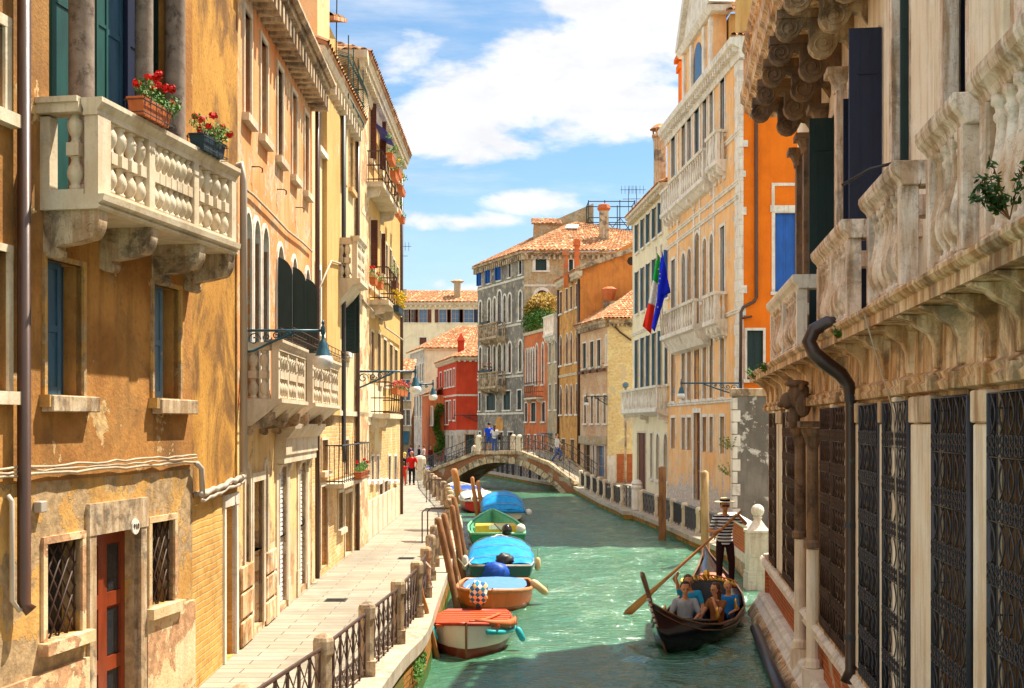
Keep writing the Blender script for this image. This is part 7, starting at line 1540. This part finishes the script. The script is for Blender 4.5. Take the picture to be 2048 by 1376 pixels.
def gdeck(nm, us, dz, mat, inset=.03):
    mb = MB(gf); rr = []
    for u in us:
        for (a, b) in zip(GS, GS[1:]):
            if a[0] <= u <= b[0]: f = (u - a[0]) / (b[0] - a[0]); hb, z = a[1] + (b[1] - a[1]) * f - inset, a[2] + (b[2] - a[2]) * f
        hb = max(hb, .01); rr.append([(u, cen(u) - hb, z + dz), (u, cen(u) - hb * .5, z + dz + .05), (u, cen(u), z + dz + .07), (u, cen(u) + hb * .5, z + dz + .05), (u, cen(u) + hb, z + dz)])
    mb.loft(rr, False, False); x = mb.build(nm, mat, G, smooth=True); m_ = x.modifiers.new('thick', 'SOLIDIFY'); m_.thickness = .02; return x
gdeck('fore_deck', [0.02, .3, .7, 1.1, 1.5], -.01, BLK); gdeck('stern_deck', [4.15, 4.8, 5.5, 6.2, 7, 8, 8.9], -.01, BLK)
mb = MB(gf)
rr = []
for u in (4.3, 4.8, 5.4, 6.0, 6.6): c_ = cen(u); w_ = .42 - (u - 4.3) * .07; zz = .60 + max(0, u - 5) * .05; rr.append([(u, c_ - w_, zz), (u, c_, zz + .03), (u, c_ + w_, zz)])
mb.loft(rr, False, False); x = mb.build('carpet', CARP, G, smooth=True); m_ = x.modifiers.new('thick', 'SOLIDIFY'); m_.thickness = .02
mb = MB(gf); mb.prism([(.42, -.1), (.16, .12), (.02, .42), (-.06, .8), (-.10, 1.15), (-.13, 1.42), (-.08, 1.50), (0, 1.46), (.03, 1.2), (.04, .95), (.10, .6), (.24, .28), (.48, .05)], -.02, .02); fo = mb.build('bow_iron', BRN, G, bevel=.004)
mb = MB(gf)
for k in range(6): mb.prism([(-.03 - .0 * k, .98 - k * .09), (-.2 + k * .02, .99 - k * .09), (-.2 + k * .02, 1.03 - k * .09), (-.05, 1.03 - k * .09)], -.014, .014)
mb.build('comb_teeth', M['stone_w'], fo)
mb = MB(gf); u = 3.95; c_ = cen(u)                            # gilded chair back and ornaments
mb.prism([(u - .0, .2)] * 0 + [(0, 0)] * 0 + [(u, .25), (u + .06, .25), (u + .14, .85), (u + .08, .85)], c_ - .45, c_ + .45); mb.build('seat_back', CUSH, G, bevel=.02)
mb = MB(gf); rnd = random.Random(9)
for k in range(13):
    w_ = c_ - .52 + k * 1.04 / 12; hz = .80 + .10 * math.sin(math.pi * k / 12); mb.tube([(u + .1 + .05 * math.cos(a), w_ + .055 * math.cos(a * 1.3), hz + .06 * math.sin(a)) for a in [j * .9 for j in range(9)]], .018, 5)
mb.ball(u + .12, c_ - .05, .96, .06, .07, .11, 8, 6); mb.build('gilt_ornament', GOLD, G, smooth=True)
for k, (u_, s_) in enumerate(((1.95, -1), (1.95, 1), (3.2, 1))):
    mb = MB(gf); c_ = cen(u_) + s_ * (.50 if k < 2 else .64); mb.lathe([(.03, 0), (.02, .04), (.045, .1), (.02, .16), (.035, .2), (.01, .26)], u_, c_, .36, 8); mb.build('gilt_ornament', GOLD, G, smooth=True)
mb = MB(gf)
for u_, w_, x0 in ((2.45, -.28, .24), (2.5, .30, .26), (3.3, -.25, .26), (3.3, .33, .24)): mb.box(u_ - .18, u_ + .2, cen(u_) + w_ - x0, cen(u_) + w_ + x0, -.05, .10)
mb.build('seats', CUSH, G, bevel=.03)
mb = MB(gf); mb.loft([[(1.55, cen(1.6) - .36, .44), (1.55, cen(1.6) + .40, .42), (1.62, cen(1.6) + .40, .34), (1.62, cen(1.6) - .36, .36)], [(2.0, cen(2) - .1, .38), (2.0, cen(2) + .52, .36), (2.05, cen(2) + .5, .28), (2.05, cen(2) - .1, .30)]]); mb.build('black_cushion_board', CUSH, G, bevel=.02)
pf = gf.P(4.25, cen(4.3) - .62, .5); mb = MB(); mb.tube([pf, pf + Vector((-.04, 0, .2)), pf + Vector((-.12, .03, .34)), pf + Vector((-.05, .02, .46))], [.06, .05, .045, .03], 8); mb.build('oar_crutch', M['wood'], G, smooth=True)
# oar
A, B = Vector((2.43, 25.95, -.06)), Vector((4.86, 25.40, 2.26)); t = thing('oar', 'long wooden oar slanting from the water to the gondolier hands', 'oar', A); D_ = (B - A).normalized(); mb = MB(); mb.tube([A + D_ * .9, A + D_ * 1.5, B], [.045, .032, .028], 8); mb.build('shaft', M['oar'], t, smooth=True)
sdv = D_.cross(Vector((0, 1, 0))).normalized(); mb = MB(); rr = []
for s0, w_, th_ in ((0, .045, .01), (.1, .085, .012), (.5, .08, .018), (.9, .05, .03), (1.0, .035, .03)): p = A + D_ * s0; rr.append([p + sdv * w_, p + Vector((0, th_, 0)), p - sdv * w_, p - Vector((0, th_, 0))])
mb.loft(rr); mb.build('blade', M['oar'], t)
# gondolier
PI = math.pi
t, T, V_ = person('gondolier in striped jersey and straw hat standing on the gondola stern with an oar', (4.56, 25.7, .60), PI, dict(hnL=(-.20, .30, 1.49), wrL=(-.265, .24, 1.44), elL=(-.40, .08, 1.30), shL=(-.19, .02, 1.42), hnR=(.17, .33, 1.19), wrR=(.23, .28, 1.15), elR=(.31, .06, 1.14), shR=(.19, .02, 1.41), knL=(-.13, .05, .5), anL=(-.13, .0, .09), knR=(.12, .06, .5), anR=(.13, .06, .09), toL=(-.16, .17, .05), toR=(.17, .22, .05)), shirt=STR, pants=fab('black_trousers', (.03, .012, .014)), hair=HB, skin=SKT, s=1.06, shoes=fab('red_shoes', (.30, .02, .03)), sleeve=.45)
hc = T(Vector(V_['hd']) + Vector((0, .0, .165))); mb = MB(); mb.lathe([(.215, 0), (.225, .008), (.215, .016), (.105, .02), (.10, .085), (.095, .095), (.02, .1)], hc.x, hc.y, hc.z, 20); ho = mb.build('straw_hat', paint('straw', (.74, .62, .38), .8, .2), t, smooth=False)
mb = MB(); mb.lathe([(.109, .018), (.107, .065)], hc.x, hc.y, hc.z, 20); mb.build('hat_band', fab('navy_band', (.01, .015, .06)), ho); mb = MB(); cc = T(Vector(V_['hd']) + Vector((0, .078, .09)))
mb.box(cc.x - .075, cc.x + .075, cc.y - .012, cc.y + .02, cc.z - .018, cc.z + .02); mb.build('sunglasses', M['iron_k'], t, bevel=.006)
cb = T(Vector(V_['chs']).lerp(Vector(V_['nck']), .75)); mb = MB(); mb.tube([cb + Vector((.085 * math.cos(a), .075 * math.sin(a), .03 if math.sin(a) > -.3 else -.02)) for a in [k * 2 * PI / 14 for k in range(14)]], .022, 6, close=True); mb.build('collar', fab('navy_collar', (.012, .02, .07)), t, smooth=True)
# passengers
gp = 'passengers in the gondola'
person('dark haired man in light grey t-shirt and sunglasses seated at the gondola front', (3.34, 23.15, .14), PI - .05, dict(elL=(-.26, .08, .30), elR=(.27, .08, .30)), SIT, fab('grey_shirt', (.36, .40, .44)), fab('dark_jeans', (.03, .035, .06)), HB, SKN, 1.02, shoes=M['iron_k'], sleeve=.5, group=gp)
person('long haired woman in brown dress turned sideways beside the man in grey', (3.97, 23.25, .13), PI * .72, dict(elL=(-.22, .22, .36), wrL=(-.10, .2, .56), hnL=(-.04, .16, .62), hd=(.0, .06, .70), elR=(.2, .2, .3)), SIT, fab('brown_dress', (.26, .10, .035)), fab('brown_skirt', (.24, .09, .03)), HBR, SKN, .98, long_hair=.22, shoes=M['iron_k'], sleeve=.3, look=(.2, 1), group=gp)
person('blond child in bright blue shirt seated behind the woman in brown', (4.36, 24.2, .16), PI * .9, {}, SIT, fab('blue_shirt', (.02, .22, .60)), fab('black_shorts', (.03, .03, .05)), HY, SKN, .85, sleeve=.5, look=(-.4, 1), group=gp)
person('passenger in cyan shirt with one arm raised, hidden behind the man in grey', (3.58, 24.15, .16), PI + .1, dict(elR=(.27, .10, .66), wrR=(.32, .16, .86), hnR=(.30, .18, .95), shR=(.2, .02, .55), hd=(.04, .02, .69)), SIT, fab('cyan_shirt', (.03, .36, .66)), fab('navy_trousers', (.02, .03, .08)), HBR, SKN, 1.0, sleeve=.45, group=gp)
# on the bridge
zb_ = dz_(BF.u(980)) + .06; JN = fab('blue_jeans', (.04, .11, .38)); WS = fab('white_shirt', (.68, .66, .66)); BKC = fab('black_cloth', (.018, .018, .022))
p = BF.P(BF.u(977, -.7), -.75, zb_); person('man in royal blue shirt and blue shorts standing on top of the footbridge', p, .1, {}, STAND, fab('royal_blue_shirt', (.01, .07, .62)), JN, HB, SKN, 1.06, shorts=1, shoes=M['stone_w'], sleeve=.5)
p = BF.P(BF.u(989, -.6), -.6, zb_); person('woman in white top and blue jeans beside the man on the footbridge', p, -.1, dict(elL=(-.25, .12, 1.25), wrL=(-.1, .25, 1.42), hnL=(-.06, .27, 1.48)), STAND, WS, JN, HBR, SKN, .98, long_hair=.3, shoes=M['wood'], sleeve=.6)
bg_ = thing('handbag', 'black shoulder bag hanging at the side of the woman on the footbridge', 'bag', p + Vector((.32, -.05, .9))); mb = MB(); q_ = p + Vector((.31, -.05, .95)); mb.box(q_.x - .09, q_.x + .09, q_.y - .16, q_.y + .16, q_.z - .17, q_.z + .17); mb.build('pouch', BKC, bg_, bevel=.03); mb = MB(); mb.tube([q_ + Vector((0, -.1, .17)), q_ + Vector((-.12, 0, .42)), q_ + Vector((0, .1, .17))], .012, 4); mb.build('strap', BKC, bg_)
u = BF.u(1114, -1.2); p = BF.P(u, -1.2, dz_(u) + .05); person('man in white shirt and blue trousers walking down the right side of the footbridge', p, -1.9, dict(knL=(-.1, .24, .55), anL=(-.1, .1, .18), toL=(-.11, .26, .12), knR=(.1, -.02, .5), anR=(.1, -.28, .12), toR=(.1, -.14, .04), elL=(-.25, .08, 1.16), wrL=(-.22, .28, 1.05)), STAND, WS, JN, HBR, SKN, 1.0, shoes=M['iron_k'], sleeve=1)
# on the left walkway
person('bald man in red shirt and black trousers walking away on the left walkway', (-5.42, 64.9, QZ), .0, dict(knR=(.1, .1, .5), anR=(.1, -.02, .09), elL=(-.27, .05, 1.15), elR=(.29, -.02, 1.14), wrR=(.22, -.1, .95)), STAND, fab('red_shirt', (.62, .015, .012)), BKC, SKT, SKT, 1.03, shoes=BKC, sleeve=.5)
person('blond woman in dark top behind the child on the left walkway', (-5.92, 66.2, QZ), 0, {}, STAND, BKC, fab('cream_trousers', (.55, .45, .30)), HY, SKN, .98, long_hair=.2, shoes=M['wood'], sleeve=.3)
person('small girl dressed all in red beside the man in red shirt', (-5.83, 64.6, QZ), 0, {}, STAND, fab('red_top', (.70, .03, .015)), fab('red_leggings', (.66, .03, .02)), HBR, SKN, .72, long_hair=.15, shoes=BKC, sleeve=.4)
for k, (x, l, sh_, pn, hr, yw) in enumerate(((821.5, 'dark clothed figure farthest left on the far bank behind the bridge', fab('navy_top', (.03, .03, .14)), BKC, HB, .3), (838, 'person in black top and blue jeans on the far bank', BKC, JN, HB, 2), (847, 'person in pale top and pale trousers on the far bank', fab('pale_pink_top', (.62, .45, .42)), fab('pale_trousers', (.5, .42, .38)), HBR, 1), (861, 'person in dark red top walking on the far bank by the railing', fab('maroon_top', (.16, .03, .03)), BKC, HBR, 4))):
    Y = 107.5 if x < 850 else 104.5; person(l, ((x - 1024) / F * Y, Y, GZ), yw, {}, STAND, sh_, pn, hr, SKN, 1.02, shoes=BKC, sleeve=.8, fingers=False, group='people on the far bank')
